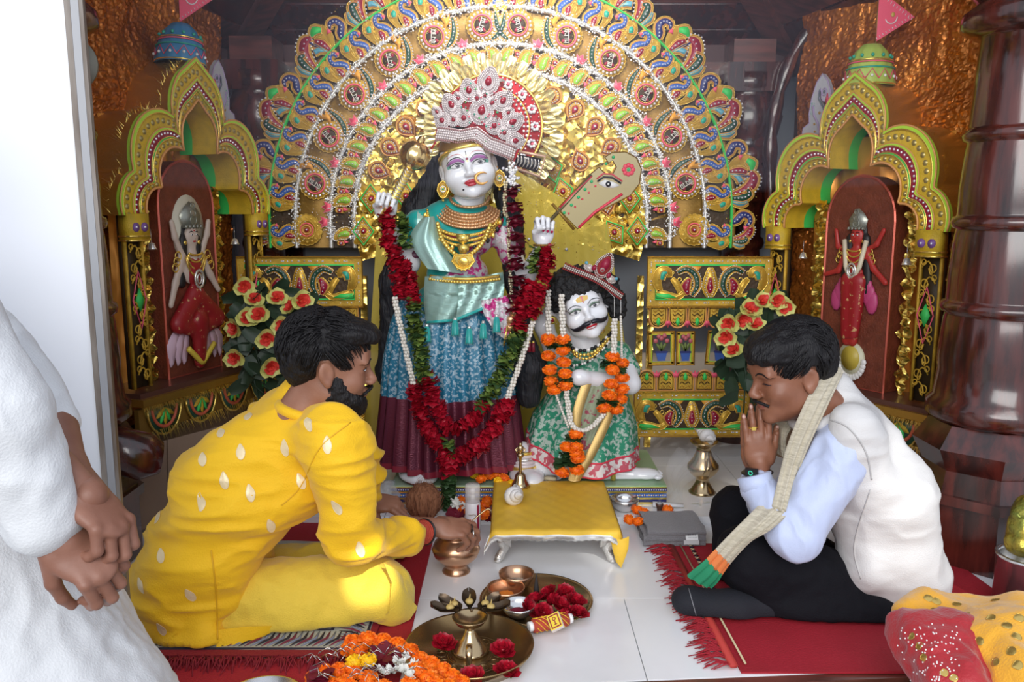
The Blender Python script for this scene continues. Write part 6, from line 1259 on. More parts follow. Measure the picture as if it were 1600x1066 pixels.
sheet(ymn, [[q3(338, 985, 1.96), q3(380, 980, 1.97), q3(430, 978, 2.0)], [q3(338, 1027, 1.935), q3(375, 1010, 1.96), q3(425, 985, 2.0)]], YK, 'kurta_flap')
b = MB(); b.tube([MY1 @ Vector((.064 * cos(a), -.052 + .060 * sin(a) , -.122 - .012 * sin(a))) for a in [2 * PI * i / 28 for i in range(28)]], .014, YK, 8, closed=True); b.build('collar', ymn)
WOVEN = mat('woven_silver_gold', (.86, .70, .42), .4, .2, .5, 220, kind='glitter'); CAMV = Vector((0, 0, CH))
def motif_on(bv, px, py, par, ang=15, h=.021, w_=.011, m=WOVEN, nm='woven_motif'):
    d = ray(px, py).normalized(); hit = bv.ray_cast(CAMV, d)
    if hit[0] is None: return
    n = hit[1]; n = -n if n.dot(d) > 0 else n; u = (Vector((1, 0, 0)) - n * n.x).normalized(); v = n.cross(u); O = []
    for i in range(18):
        A = 2 * PI * i / 18; x, y = w_ * sin(A) * (1 - .5 * max(0, cos(A))), h * cos(A); ca, sa = cos(R(ang)), sin(R(ang)); p = hit[0] + u * (x * ca - y * sa) + v * (x * sa + y * ca) + n * .03; q = bv.ray_cast(p, -n); O.append((q[0] if q[0] is not None and (q[0] - p).length < .06 else p - n * .03) + n * .0012)
    b = MB(); b.add([hit[0] + n * .0024] + O, [(0, 1 + i, 1 + (i + 1) % 18) for i in range(18)], m); b.tube(O, .0007, m, 4, closed=True); b.build(nm, par)
for x, y in ((413, 604), (450, 630), (388, 650), (345, 676), (376, 706), (445, 700), (316, 717), (511, 695), (526, 792), (470, 752), (391, 770), (315, 783), (247, 808), (423, 822), (251, 868), (297, 930), (219, 915), (252, 982), (562, 858), (350, 752), (480, 660)): motif_on(bk, x, y, ymn, random.uniform(0, 30))
# arms and hands
def handM(c, y, z): y = Vector(y).normalized(); z = Vector(z); z = (z - y * z.dot(y)).normalized(); x = y.cross(z); return Matrix(((x.x, y.x, z.x, c[0]), (x.y, y.y, z.y, c[1]), (x.z, y.z, z.z, c[2]), (0, 0, 0, 1)))
FLIP = Matrix.Diagonal((-1, 1, 1, 1))
c = at(682, 824, 2.29); _, W1 = hand(ymn, handM(c, (1, .22, -.12), (-.05, -.45, 1)) @ FLIP, SKIN1, [(28, 38, 20), (32, 42, 25), (42, 50, 30), (55, 55, 30)], (35, 45, 10), 5, scl=1.06, nail=NAIL, wrist=.07, wr=.027, nm='right_hand')
b = MB(); p0, p1 = at(640, 836, 2.18), at(676, 829, 2.27); dv = (p1 - p0).normalized(); u_ = dv.cross(Vector((0, 0, 1))).normalized(); v_ = u_.cross(dv)
THR = mat('red_thread', (.50, .06, .03), .6, 0, .6, 300)
for i in range(7): c = p0.lerp(p1, .15 + .075 * i); b.tube([c + (u_ * cos(a) + v_ * sin(a)) * .0315 for a in [2 * PI * k / 24 for k in range(24)]], .0035, THR, 6, closed=True)
b.build('red_thread_bracelet', ymn); 
for f_, m, r in ((.02, GOLDB, .0022), (.10, GOLDB, .002), (.66, BLACK, .0032)): b = MB(); c = p0.lerp(p1, f_); b.tube([c + (u_ * cos(a) + v_ * sin(a)) * .0345 for a in [2 * PI * k / 28 for k in range(28)]], r, m, 6, closed=True); b.build('bangle', ymn)
for fx, fy, m in ((-.0095 * -1, .1, BLACK), (-.0095, .102, SILVM)): b = MB(); b.tube([W1 @ Vector((fx + .0102 * cos(a), fy, -.010 + .0102 * sin(a))) for a in [2 * PI * k / 20 for k in range(20)]], .002, m, 6, closed=True); b.build('finger_ring', ymn)
c = at(582, 782, 2.50); hand(ymn, handM(c, (1, -.15, -.15), (.0, -.35, 1)), SKIN1, [(30, 40, 30), (40, 50, 35), (50, 55, 35), (55, 55, 35)], (35, 55, 15), 4, nail=NAIL, wrist=.10, wr=.028, nm='left_hand')
# ---------------------------------------------------------------- right man in white vest
wmn = thing('person', 'man in a white vest over pale blue shirt, sitting with palms joined in prayer', 'person', fl(1250, 985)); WV = mat('white_vest', (.68, .67, .66), .6, 0, .2, 300, spec=.3); BS = mat('pale_blue_shirt', (.52, .59, .80), .5, 0, .12, 300, sheen=.2); BP = mat('black_trousers', (.005, .005, .008), .8, 0, .25, 240, spec=.2)
MR1 = Matrix.Translation(at(1235, 580, 2.20)) @ Matrix.Rotation(R(102), 4, 'Z') @ Matrix.Rotation(R(-13), 4, 'X') @ Matrix.Scale(1.06, 4)
hp2 = headprims(.15, .0128, 1.1) + [K((0, -.025, -.06), (0, -.085, -.15), .058, .07, k=.03)]
_, bv2, _ = org_obj('head', hp2, SKIN2, wmn, .0034, .018, MR1); face_detail(MR1, bv2, wmn, eyes=False)
b = MB()
for s in (1, -1): patch(b, bv2, [(s * .019, -.005), (s * .032, -.002), (s * .046, -.005)], [(s * .019, -.007), (s * .032, -.0065), (s * .046, -.0065)], LINE, MR1, 10, 1, .001)
b.build('closed_eyelashes', wmn)
HC2 = [(-.2, -.075), (-.06, -.065), (-.035, -.03), (-.03, .022), (.012, .028), (.018, .0), (.034, .0), (.045, .040), (.08, .046), (.2, .050)]
org_obj('hair', [E((0, -.020, .050), (.089, .108, .088)), E((-.01, .055, .078), (.070, .055, .038), k=.03), E((-.02, .085, .066), (.055, .030, .020), k=.02), E((0, -.07, .02), (.07, .045, .07), k=.03)], PHAIR, wmn, .0036, .02, MR1, cut=hcut(HC2), disp=lambda P, N: .004 * vnoise(P * np.array([1.4, .5, 1]), 50, 8) + .0018 * vnoise(P * np.array([2, .6, 1]), 120, 9), smooth=0)
strands('hair_locks', wmn, MR1, (0, -.018, .048), (.0875, .104, .086), HC2, 1500, PHAIR, 5)
b = MB(); b.tube([MR1 @ Vector(p) for p in spline([(-.03, .088, -.064), (-.018, .103, -.053), (0, .110, -.049), (.018, .103, -.053), (.03, .088, -.064)])], .0042, PHAIR, 7); b.build('moustache', wmn)
_, bvv, _ = org_obj('vest', [E(P3(1395, 905, 2.26), (.135, .18, .12)), K(P3(1392, 880, 2.20), P3(1378, 780, 2.20), .135, .142), K(P3(1392, 880, 2.36), P3(1375, 780, 2.38), .12, .13), K(P3(1372, 770, 2.22), P3(1335, 700, 2.24), .140, .12), K(P3(1360, 740, 2.38), P3(1330, 690, 2.40), .12, .10), E(P3(1305, 730, 2.26), (.085, .14, .13)), E(P3(1310, 700, 2.24), (.07, .15, .08)), K(P3(1334, 668, 2.16), P3(1310, 640, 2.38), .070, .07), K(P3(1332, 668, 2.10), P3(1362, 760, 2.12), .066, .07, k=.03), K(P3(1302, 615, 2.26), P3(1320, 665, 2.28), .07, .09), K(P3(1440, 900, 2.2), P3(1435, 955, 2.2), .06, .035, k=.04), E(P3(1345, 880, 2.16), (.05, .09, .07))],
    WV, wmn, .0058, .045, disp=folds(.0075, 5.5, (.8, 1, 1.8), 12, .0006), cut=lambda G: .04 - G[..., 2])
org_obj('shirt_sleeve', [K(P3(1316, 708, 2.12), P3(1245, 835, 2.06), .078, .064), K(P3(1245, 838, 2.06), P3(1184, 762, 2.17), .062, .047, k=.02)], BS, wmn, .005, .025, disp=folds(.009, 10, (1.5, 1, .6), 21, .0006))
org_obj('shirt_sleeve', [K(P3(1290, 680, 2.42), P3(1210, 830, 2.42), .07, .06), K(P3(1210, 830, 2.42), P3(1182, 750, 2.26), .056, .044, k=.02)], BS, wmn, .006, .025, disp=folds(.004, 12, (1, 1, 1), 22))
b = MB(); c = at(1181, 753, 2.17); b.lathe([(.038, -.02), (.046, -.018), (.047, .018), (.040, .02)], BS, c, 24, M=(at(1178, 735, 2.18) - at(1190, 775, 2.16)).to_track_quat('Z', 'Y').to_matrix()); b.build('cuff', wmn)
b = MB()
P = [at(x, y, Y) for x, y, Y in ((1345, 655, 2.045), (1325, 672, 2.035), (1322, 700, 2.03), (1345, 735, 2.045), (1362, 765, 2.06))]; b.tube([p + Vector((0, -.012, 0)) for p in spline(P)], .0018, mat('seam_grey', (.5, .49, .48), .6), 4)
b = MB(); b.tube([MR1 @ Vector((.066 * cos(a), -.055 + .060 * sin(a), -.128 - .018 * sin(a))) for a in [2 * PI * i / 28 for i in range(28)]], .016, WV, 8, closed=True); b.build('collar', wmn)
sheet(wmn, [[q3(1345, 870, 2.12), q3(1350, 890, 2.11), q3(1342, 918, 2.10)], [q3(1380, 870, 2.09), q3(1375, 890, 2.09), q3(1372, 905, 2.10)], [q3(1420, 880, 2.1), q3(1405, 895, 2.1), q3(1398, 905, 2.11)]], WV, 'vest_tail')
org_obj('trousers', [K(P3(1390, 940, 2.20), P3(1180, 872, 2.18), .098, .092), E(P3(1162, 868, 2.18), (.075, .08, .078)), K(P3(1170, 890, 2.17), P3(1215, 945, 2.14), .070, .055), K(P3(1300, 900, 2.38), P3(1152, 800, 2.46), .09, .078), K(P3(1152, 800, 2.46), P3(1140, 900, 2.36), .07, .055), K(P3(1250, 945, 2.14), P3(1390, 960, 2.14), .07, .08), E(P3(1375, 950, 2.2), (.10, .14, .075))], BP, wmn, .0058, .03, cut=lambda G: .014 - G[..., 2], disp=folds(.003, 12, (1, 1, 1), 31))
_, bso, _ = org_obj('sock', [K(P3(1088, 946, 2.14), P3(1150, 952, 2.13), .047, .052), E(P3(1072, 938, 2.14), (.040, .045, .036)), K(P3(1150, 950, 2.13), P3(1200, 945, 2.14), .046, .05)], mat('black_sock', (.008, .009, .015), .8, 0, .3, 300), wmn, .0045, .025, cut=lambda G: .016 - G[..., 2])
b = MB(); P = []
for y in range(920, 985, 6):
    h = bso.ray_cast(CAMV, ray(1076 + (y - 920) * .28, y).normalized())
    if h[0] is not None: P.append(h[0] + h[1] * .001)
if len(P) > 2: b.tube(P, .0012, mat('sock_seam_grey', (.25, .25, .27), .6), 5); b.build('sock_seam', wmn)
# praying hands, watch, rings
c = at(1187, 727, 2.20); _, W2 = hand(wmn, handM(c, (-.10, .03, 1), (-.15, -1, .0)), SKIN2, [(6, 4, 3)] * 4, (24, 12, 8), 2.5, scl=1.02, nail=NAIL, wrist=.05, wr=.027, nm='left_hand')
c = at(1180, 727, 2.245); hand(wmn, handM(c, (-.12, -.10, 1), (-.1, 1, .1)) @ FLIP, SKIN2, [(6, 4, 3)] * 4, (24, 10, 8), 2.5, scl=1.02, nail=NAIL, wrist=.05, wr=.027, nm='right_hand')
b = MB(); wc = at(1183, 738, 2.18); wd = Vector((-.1, .03, 1)).normalized(); Wt = handM(wc, wd, (-.4, -1, 0)); b.tube([Wt @ Vector((.033 * cos(a), 0, .030 * sin(a))) for a in [2 * PI * k / 28 for k in range(28)]], .010, BLACK, 8, closed=True, flat=.3); b.build('watch_strap', wmn)
b = MB(); b.box((0, 0, .033), (.034, .040, .008), BLACK); b.v = [tform(v, Wt @ Matrix.Rotation(R(-18), 4, 'Y')) for v in b.v]; wo = b.build('watch_case', wmn, smooth=False); b = MB(); b.rim(circ(-.002, .008, .0055, 16), .0012, mat('watch_green', (.05, .5, .3), .4, emit=((.05, .6, .4), .4)), .0375); b.v = [tform(v, Wt @ Matrix.Rotation(R(-18), 4, 'Y')) for v in b.v]; b.build('dial_ring', wo)
b = MB(); b.tube([W2 @ Vector((-.0105 + .0098 * cos(a), .104, .0095 * sin(a) - .003)) for a in [2 * PI * k / 20 for k in range(20)]], .0020, GOLDB, 6, closed=True); b.box(W2 @ Vector((-.0105, .104, .010)), (.011, .005, .009), GOLDB); b.build('gold_ring', wmn, smooth=False)
# cream scarf with green and orange end
SCF = mat('cream_scarf', (.66, .60, .47), .7, 0, .5, 180, col2=(.50, .45, .34), vscale=60, stretch=(.3, .3, 4)); SG = mat('scarf_green', (.02, .28, .13), .7); SO_ = mat('scarf_orange', (.75, .22, .06), .7)
def scarf(L, Rr, m, nm='scarf', par=wmn): return sheet(par, [[Vector(a).lerp(Vector(c), u) + Vector((0, -.014 * sin(PI * u) - .007 * sin(u * 19), 0)) for a, c in zip(L, Rr)] for u in [i / 11 for i in range(12)]], m, nm)
scarf([q3(1296, 562, 2.20), q3(1262, 620, 2.13), q3(1232, 690, 2.12), q3(1218, 740, 2.12), q3(1206, 790, 2.07)], [q3(1318, 580, 2.22), q3(1290, 640, 2.13), q3(1262, 700, 2.11), q3(1244, 750, 2.10), q3(1232, 795, 2.05)], SCF)
scarf([q3(1232, 640, 2.30), q3(1215, 655, 2.28), q3(1210, 680, 2.27), q3(1214, 705, 2.26)], [q3(1262, 640, 2.26), q3(1235, 670, 2.24), q3(1228, 690, 2.22), q3(1230, 715, 2.2)], SCF)
scarf([q3(1200, 775, 2.12), q3(1165, 810, 2.07), q3(1140, 835, 2.055), q3(1118, 858, 2.06)], [q3(1240, 795, 2.05), q3(1205, 825, 2.02), q3(1172, 845, 2.05), q3(1140, 880, 2.075)], SCF)
scarf([q3(1118, 858, 2.06), q3(1110, 866, 2.065), q3(1104, 873, 2.07)], [q3(1140, 880, 2.075), q3(1133, 890, 2.085), q3(1128, 897, 2.09)], SO_, 'scarf_end')
scarf([q3(1104, 873, 2.07), q3(1090, 885, 2.09), q3(1074, 898, 2.12)], [q3(1128, 897, 2.09), q3(1122, 907, 2.10), q3(1112, 917, 2.12)], SG, 'scarf_end')
# ---------------------------------------------------------------- standing man at the left edge
smn = thing('person', 'standing man in white kurta with clasped hands, mostly cropped by the frame', 'person', (-.95, 1.30, -.30)); WK = mat('white_kurta', (.62, .64, .66), .65, 0, .2, 260, spec=.3)
org_obj('kurta', [K((-1.14, 1.30, .94), (-1.04, 1.30, .55), .17, .165), K((-1.14, 1.42, .94), (-1.02, 1.42, .5), .14, .16), K((-.98, 1.32, .55), (-.80, 1.32, .16), .165, .21), K((-.96, 1.45, .5), (-.84, 1.45, .1), .15, .2), K((-.80, 1.33, .16), (-.76, 1.33, .02), .205, .215), K((-1.24, 1.28, 1.0), (-1.08, 1.42, 1.0), .09, .09),
    K(P3(-120, 455, 1.16), P3(-8, 640, 1.13), .078, .070, k=.03), K(P3(-8, 640, 1.13), P3(66, 810, 1.17), .068, .053, k=.02), K(P3(-30, 530, 1.42), P3(84, 660, 1.36), .066, .046, k=.02)], WK, smn, .007, .04, disp=folds(.006, 9, (1.4, 1, .6), 41), cut=lambda G: np.maximum(.0 - G[..., 2], G[..., 2] - 1.2))
b = MB(); b.lathe([(.19, -.30 + .012), (.20, 0.0), (.21, .05)], WK, (-.78, 1.36, 0), 30); b.build('pyjama', smn)
for s in (0, 1): b = MB(); b.ell((-.84 + .15 * s, 1.38, -.27), (.10, .045, .03), mat('sandal_brown', (.08, .04, .02), .6)); b.build('shoe', smn)
MS1 = Matrix.Translation((-1.17, 1.34, 1.28)) @ Matrix.Rotation(R(-50), 4, 'Z'); org_obj('head', headprims(0) + [K((0, -.02, -.07), (0, -.04, -.22), .056, .065, k=.03)], SKIN3, smn, .005, .02, MS1)
org_obj('hair', [E((0, -.018, .05), (.085, .104, .086))], PHAIR, smn, .005, .02, MS1, cut=hcut(HC))
org_obj('forearm', [K(P3(60, 800, 1.17), P3(95, 850, 1.18), .034, .033), K(P3(85, 660, 1.36), P3(105, 735, 1.28), .036, .030), K(P3(105, 735, 1.28), P3(140, 775, 1.2), .030, .027)], SKIN3, smn, .0045, .015)
# clasped hands: far hand wraps over the near one
hand(smn, handM(at(92, 838, 1.18), (.66, -.05, -.55), (.45, -.6, .55)), SKIN3, [(50, 55, 40), (48, 52, 40), (46, 52, 40), (44, 50, 35)], (35, 40, 30), 3, scl=1.06, nail=NAIL, wrist=.03, wr=.032, nm='near_hand')
hand(smn, handM(at(125, 768, 1.205), (.66, -.22, -.55), (.6, -.2, .7)) @ FLIP, SKIN3, [(45, 62, 30), (48, 62, 34), (50, 60, 38), (50, 58, 40)], (40, 50, 20), 3, scl=1.02, nail=NAIL, wrist=.05, wr=.029, nm='far_hand')
def seam_on(bv, pts, par, m, nm='seam', r=.0016):
    P = []
    for p in spline([(x, y, 0) for x, y in pts], 8):
        h = bv.ray_cast(CAMV, ray(p[0], p[1]).normalized())
        if h[0] is not None: P.append(h[0] - ray(p[0], p[1]).normalized() * .001)
    if len(P) > 3: b = MB(); b.tube(P, r, m, 5); return b.build(nm, par)
SGR = mat('seam_grey', (.5, .49, .48), .6); YSM = mat('seam_ochre', (.72, .40, .01), .6)
seam_on(bvv, [(1360, 765), (1335, 850), (1345, 905)], wmn, SGR); seam_on(bvv, [(1292, 655), (1325, 668), (1352, 705), (1362, 750)], wmn, SGR, r=.0022)
seam_on(bk, [(548, 660), (500, 700), (470, 760), (440, 790)], ymn, YSM); seam_on(bk, [(330, 860), (338, 930), (340, 1000)], ymn, YSM, r=.0022); 0 and seam_on(bk, [(632, 815), (638, 838), (634, 868)], ymn, YSM)
# ================================================================ reliefs in the niches
def relief_fig(Mn, par_label, cat_, standing):
    S_ = .0024 if standing else .0030
    t = thing('goddess_relief', par_label, 'relief', Mn @ Vector((0, .5, .04)))
    cx, cy = 0, (.765 if standing else .735)
    T = Mn @ Matrix.Translation((cx, cy, .035)) @ Matrix.Diagonal((S_ * (1.05 if standing else 1.1), S_, S_ * .7, 1))
    def o(nm, pr, m, h=2.2, k=4): return org_obj(nm, [(p[0], np.array(p[1]) * 1.0, *p[2:]) for p in pr], m, t, h, k, T)
    sk = mat('relief_red_skin', (.42, .03, .025), .4) if standing else mat('relief_fair_skin', (.62, .50, .42), .4); sr = mat('relief_red_sari', (.33, .015, .02), .4, col2=(.6, .35, .15), vscale=60, vrange=(.62, .66)); bl = mat('relief_hair', (.015, .012, .012), .5); lo = mat('lotus_pink', (.72, .50, .60), .45) ; lp = mat('lotus_magenta', (.50, .06, .18), .45)
    if standing:
        o('body', [E((0, 108, 6), (13, 16, 9)), K((0, 90, 5), (0, 60, 6), 7, 10), E((0, 40, 6), (20, 22, 10)), K((-9, 30, 6), (-8, -60, 6), 15, 9), K((9, 30, 6), (4, -60, 6), 15, 9), K((-20, 84, 5), (-34, 52, 6), 6, 5), K((-34, 52, 6), (-60, 44, 8), 5, 4), K((20, 84, 5), (36, 58, 6), 6, 5), K((36, 58, 6), (62, 38, 9), 5, 5), K((20, 86, 5), (40, 96, 8), 5, 4), K((40, 96, 8), (52, 118, 8), 4.5, 4), K((-20, 86, 5), (-38, 90, 6), 5, 4), K((-38, 90, 6), (-44, 116, 6), 4.5, 4), E((0, 76, 6), (22, 14, 9))], sk)
        o('sari', [K((-9, 36, 8), (-8, -50, 8), 16, 11), K((9, 36, 8), (5, -50, 8), 16, 10), E((0, 30, 8), (22, 26, 10)), E((0, 72, 8), (17, 9, 8))], sr); o('hair', [E((0, 116, 1), (17, 20, 7)), K((-15, 104, 2), (-24, 20, 2), 8, 8), K((16, 104, 2), (26, 20, 2), 8, 8)], bl)
        for sx in (-1, 1): b = MB(); b.tube([(sx * 22, 102, 12), (sx * 14, 60, 16), (0, 36, 18)], 4.4, mat('ivory', (.70, .62, .45), .4), 6); b.v = [tform(v, T) for v in b.v]; b.build('shell_garland', t)
        for y in (-20, 0, 20):
            for sx in (-1, 1): b = MB(); b.ell((sx * (30 + .3 * y), 15 - y * .5, 4), (12, 20, 6), lp, n=10, k=6); b.v = [tform(v, T) for v in b.v]; b.build('lotus_petal', t)
        b = MB(); b.pad(circ(2, -92, 27, 24, 30), 0, 6, mat('cream_lotus', (.62, .60, .42), .4)); b.pad(circ(2, -88, 18, 20, 20), 6, 9, mat('ochre_disc', (.55, .42, .06), .4))
        for i in range(14): A = PI + PI * i / 13; b.ell((2 + 26 * cos(A), -92 + 28 * sin(A), 5), (6, 6, 4), WHITE, n=8, k=5)
        b.v = [tform(v, T) for v in b.v]; b.build('lotus_base', t)
    else:
        o('body', [E((0, 78, 6), (12, 15, 9)), K((0, 62, 5), (0, 40, 6), 7, 10), E((0, 34, 6), (20, 18, 9)), K((-18, 52, 5), (-34, 20, 6), 6, 5), K((-34, 20, 6), (-46, -6, 8), 5, 4), K((18, 52, 5), (34, 26, 6), 6, 5), K((34, 26, 6), (46, 6, 9), 5, 4), K((18, 54, 5), (30, 80, 8), 5, 4), K((30, 80, 8), (34, 96, 8), 4.5, 4), K((-18, 54, 5), (-30, 78, 6), 5, 4), K((-30, 78, 6), (-34, 96, 6), 4.5, 4)], sk)
        o('sari', [E((0, 34, 9), (15, 20, 8)), K((0, 2, 8), (-38, -30, 12), 14, 12), K((0, 2, 8), (38, -30, 12), 14, 12), K((-36, -32, 12), (6, -44, 12), 11, 9), K((36, -32, 12), (-6, -44, 12), 11, 9), K((0, -30, 14), (0, -84, 10), 14, 9)], sr); o('hair', [E((0, 84, 1), (15, 18, 6)), K((-12, 74, 2), (-20, 20, 2), 7, 7), K((13, 74, 2), (20, 20, 2), 7, 7)], bl)
        b = MB()
        for i in range(9):
            x = -48 + 12 * i
            if abs(x) < 14: continue
            O = stroke([(x * .7, -40), (x * .95, -58), (x, -84)], [4, 8, 1]); b = MB(); b.pad(O if sum(O[q][0] * O[(q + 1) % len(O)][1] - O[(q + 1) % len(O)][0] * O[q][1] for q in range(len(O))) > 0 else O[::-1], 2 + i % 2, 7 + i % 2, lo, .2); b.v = [tform(v, T) for v in b.v]; b.build('lotus_petal', t)
        b = MB(); b.tube([(x * 1.0, -60 + .9 * abs(x) - 26, 16) for x in range(-26, 27, 4)], 4, mat('yellow_border', (.80, .62, .08), .4), 6); b.v = [tform(v, T) for v in b.v]; b.build('sari_border', t)
        b = MB(); O = circ(0, 86, 30, 24, 44); b.pad(O, -2, 1.5, mat('cream_halo', (.66, .62, .48), .5)); b.v = [tform(v, T) for v in b.v]; b.build('halo_plate', t)
    y0 = 108 if standing else 78; m = mat('tarnished_silver', (.32, .33, .28), .3, .6, .6, 120, kind='glitter')
    b = MB(); b.pad([(-15, y0 + 10), (15, y0 + 10), (19, y0 + 26), (11, y0 + 36), (0, y0 + 44), (-11, y0 + 36), (-19, y0 + 26)], 6, 14, m, .25)
    for i in range(5): b.ell((-14 + 7 * i, y0 + 12, 14), 3, m, n=7, k=4)
    for k in range(3): b.rim(circ(0, y0 + 20 + 9 * k, 6 - k, 10), 1.2, m, 14, 4)
    b.v = [tform(v, T) for v in b.v]; b.build('crown', t); b = MB()
    for sx in (-1, 1): b.ell((sx * 4.5, y0 + 2, 14.5), (2.6, 1.3, 1), WHITE, n=8, k=4); b.ell((sx * 4.5, y0 + 2, 15.3), (1.1, 1.1, .5), LINE, n=6, k=4); b.tube([(sx * 2, y0 + 5, 14.5), (sx * 5, y0 + 6.5, 14.5), (sx * 8, y0 + 5, 13)], .6, LINE, 4); b.ell((sx * 13, y0 - 8, 8), (3, 3.4, 2), GOLDB, n=8, k=4)
    b.ell((0, y0 - 6.5, 14), (3.4, 1.3, 1), LIPR, n=8, k=4); b.ell((0, y0 - 1, 15), (1.6, 3.6, 2.2), sk, n=6, k=5); b.ell((0, y0 + 7, 14), 1, LIPR, n=6, k=4); b.v = [tform(v, T) for v in b.v]; b.build('face_features', t)
    b = MB(); yy = y0 - 20
    for j in range(4): b.tube([(13 * sin(a) * (1 + .15 * j), yy - (4 + 9 * j) * max(0, cos(a)), 15) for a in [R(-80 + 20 * i) for i in range(9)]], 1.5, GOLDB, 5)
    for sx in (-1, 1):
        for k in range(3): b.rim(circ(sx * (28 + 3 * k), yy - 4 - 7 * k, 5.5, 10), 1.1, GOLDB, 9, 4)
    b.v = [tform(v, T) for v in b.v]; b.build('gold_jewellery', t); b = MB(); b.rim(circ(0, yy - 34, 8, 16, 11), 2, SILV, 20, 5); b.rim(circ(0, yy - 34, 4, 12, 6), 1.3, SILV, 20, 5); b.tube([(0, yy - 46, 20), (0, yy - 66, 20)], 1.6, SILV, 5); b.v = [tform(v, T) for v in b.v]; b.build('silver_pendant', t)
relief_fig(nR[1], 'red skinned goddess relief standing on a cream lotus with silver crown', 'r', True)
relief_fig(nL[1], 'fair goddess relief seated on white lotus petals in red sari', 'r', False)
# ================================================================ artificial flower bushes
FRED = mat('flower_red', (.72, .06, .04), .5); FYG = mat('flower_yellowgreen', (.62, .62, .18), .5); DLEAF = mat('bush_leaf', (.025, .05, .025), .5)
fm = MB()
for k in range(14): t = k / 14; a = k * 2.4; el = R(70 - 66 * t); petal(fm, Vector((0, 0, 0)), (-cos(a) * sin(el), -sin(a) * sin(el), cos(el) + .2), (cos(a) * cos(el), sin(a) * cos(el), sin(el) * .7), .014 + .030 * t, .012 + .014 * t, .4, FRED if k < 9 else FYG)
fme = fm.mesh('bloom'); lm_ = MB(); petal(lm_, Vector((0, 0, 0)), (0, 0, 1), (1, 0, 0), .075, .028, .3, DLEAF); lme = lm_.mesh('leaf')
def bush(label, blooms, box, Y, nl):
    x0, y0, x1, y1 = box; t = thing('artificial_flower_bush', label, 'flower bush', at((x0 + x1) / 2, y1, Y))
    for x, y in blooms: link('bloom', fme, t, Matrix.Translation(at(x, y, Y - .06)) @ Matrix.Rotation(R(80) + random.uniform(-.5, .4), 4, 'X') @ Matrix.Rotation(random.uniform(-.6, .6), 4, 'Y') @ Matrix.Scale(random.uniform(.95, 1.15), 4))
    for i in range(nl): link('leaf', lme, t, Matrix.Translation(at(random.uniform(x0, x1), random.uniform(y0, y1), Y + random.uniform(-.05, .05))) @ Matrix.Rotation(random.uniform(0, 6.3), 4, 'Y') @ Matrix.Rotation(random.uniform(.6, 2.2), 4, 'X'))
    b = MB()
    for i in range(12): b.tube([at((x0 + x1) / 2 + random.uniform(-20, 20), y1 + 40, Y + .02), at(random.uniform(x0, x1), random.uniform(y0, y1), Y)], .003, DLEAF, 4)
    b.build('stem', t)
bush('bushy artificial plant with red and yellow blooms left of the yellow-clad man', [(385, 497), (368, 512), (416, 528), (442, 508), (367, 558), (421, 573), (396, 468), (432, 466), (455, 480), (470, 470), (380, 447), (404, 492)], (372, 460, 478, 600), 3.1, 120)
bush('red and yellow artificial blooms with dark leaves behind the praying man', [(1138, 505), (1158, 498), (1133, 525), (1170, 485), (1190, 472), (1212, 470), (1225, 480), (1146, 548), (1178, 508)], (1130, 480, 1230, 620), 3.1, 80)
# ================================================================ mats
REDM = mat('red_cloth_mat', (.38, .008, .022), .75, 0, .35, 200, col2=(.34, .008, .018), vscale=6); MAR = mat('maroon_cloth_mat', (.24, .008, .018), .8, 0, .35, 200)
def matbox(nm, x0, x1, y0, y1, z0, z1, m, label, skew=0, **kw):
    t = thing(nm, label, 'mat', ((x0 + x1) / 2, (y0 + y1) / 2, z0)); G = []; n = 40; P = []
    for i in range(30):
        for j in range(n): P.append((x0 + (x1 - x0) * j / (n - 1) + skew * (i / 29), y0 + (y1 - y0) * i / 29, 0))
    P = np.array(P); h = .0025 * vnoise(P, 5, 3) + .0015 * vnoise(P, 14, 4) + .0015; G = [[(P[i * n + j][0], P[i * n + j][1], z1 + h[i * n + j]) for j in range(n)] for i in range(30)]; b = MB(); b.grid(G, m, flip=False)
    for ed in (G[0], G[-1], [r[0] for r in G], [r[-1] for r in G]): b.grid([ed, [(p[0], p[1], z0) for p in ed]], m)
    b.build('cloth', t); return t
def fringe(par, P0, P1, d, L, n, m, z=.008):
    P0, P1, d = Vector(P0), Vector(P1), Vector(d)
    for g_ in range(n):
        p = P0.lerp(P1, (g_ + .5) / n); b = MB()
        for k in range(9):
            q = p + Vector((random.uniform(-.006, .006), random.uniform(-.006, .006), 0)); e = q + d * L * random.uniform(.6, 1.1) + Vector((random.uniform(-.02, .02), random.uniform(-.02, .02), 0)); b.tube([q, q.lerp(e, .5) + Vector((random.uniform(-.01, .01), random.uniform(-.008, .008), z * .7)), Vector((e.x, e.y, z * .25))], [.0022, .0022, .0012], m, 4)
        b.build('tassel', par)
matbox('red_floor_mat', -1.06, -.265, 1.765, 2.92, 0, .004, REDM, 'red cloth floor mat under the yellow-clad man')
PAT = mat('woven_wave_pattern', (.42, .42, .36), .8, 0, .3, 150); t = matbox('patterned_rug', -1.0, -.37, 1.905, 2.62, .006, .012, PAT, 'small rug with dark wavy border and maroon fringe on the red mat')
DKB = mat('rug_dark', (.02, .015, .03), .8); PUR = mat('rug_maroon', (.20, .02, .05), .8); BLG = mat('rug_blue_grey', (.22, .25, .36), .8)
b = MB()
for i in range(44):
    x = -.985 + .0142 * i; b.tube([(x, 1.945, .0155), (x + .012, 1.965, .0155), (x + .028, 1.985, .0155), (x + .03, 2.02, .0155)], [.001, .0045, .0045, .001], (DKB, PUR, BLG)[i % 3], 4, flat=.3)
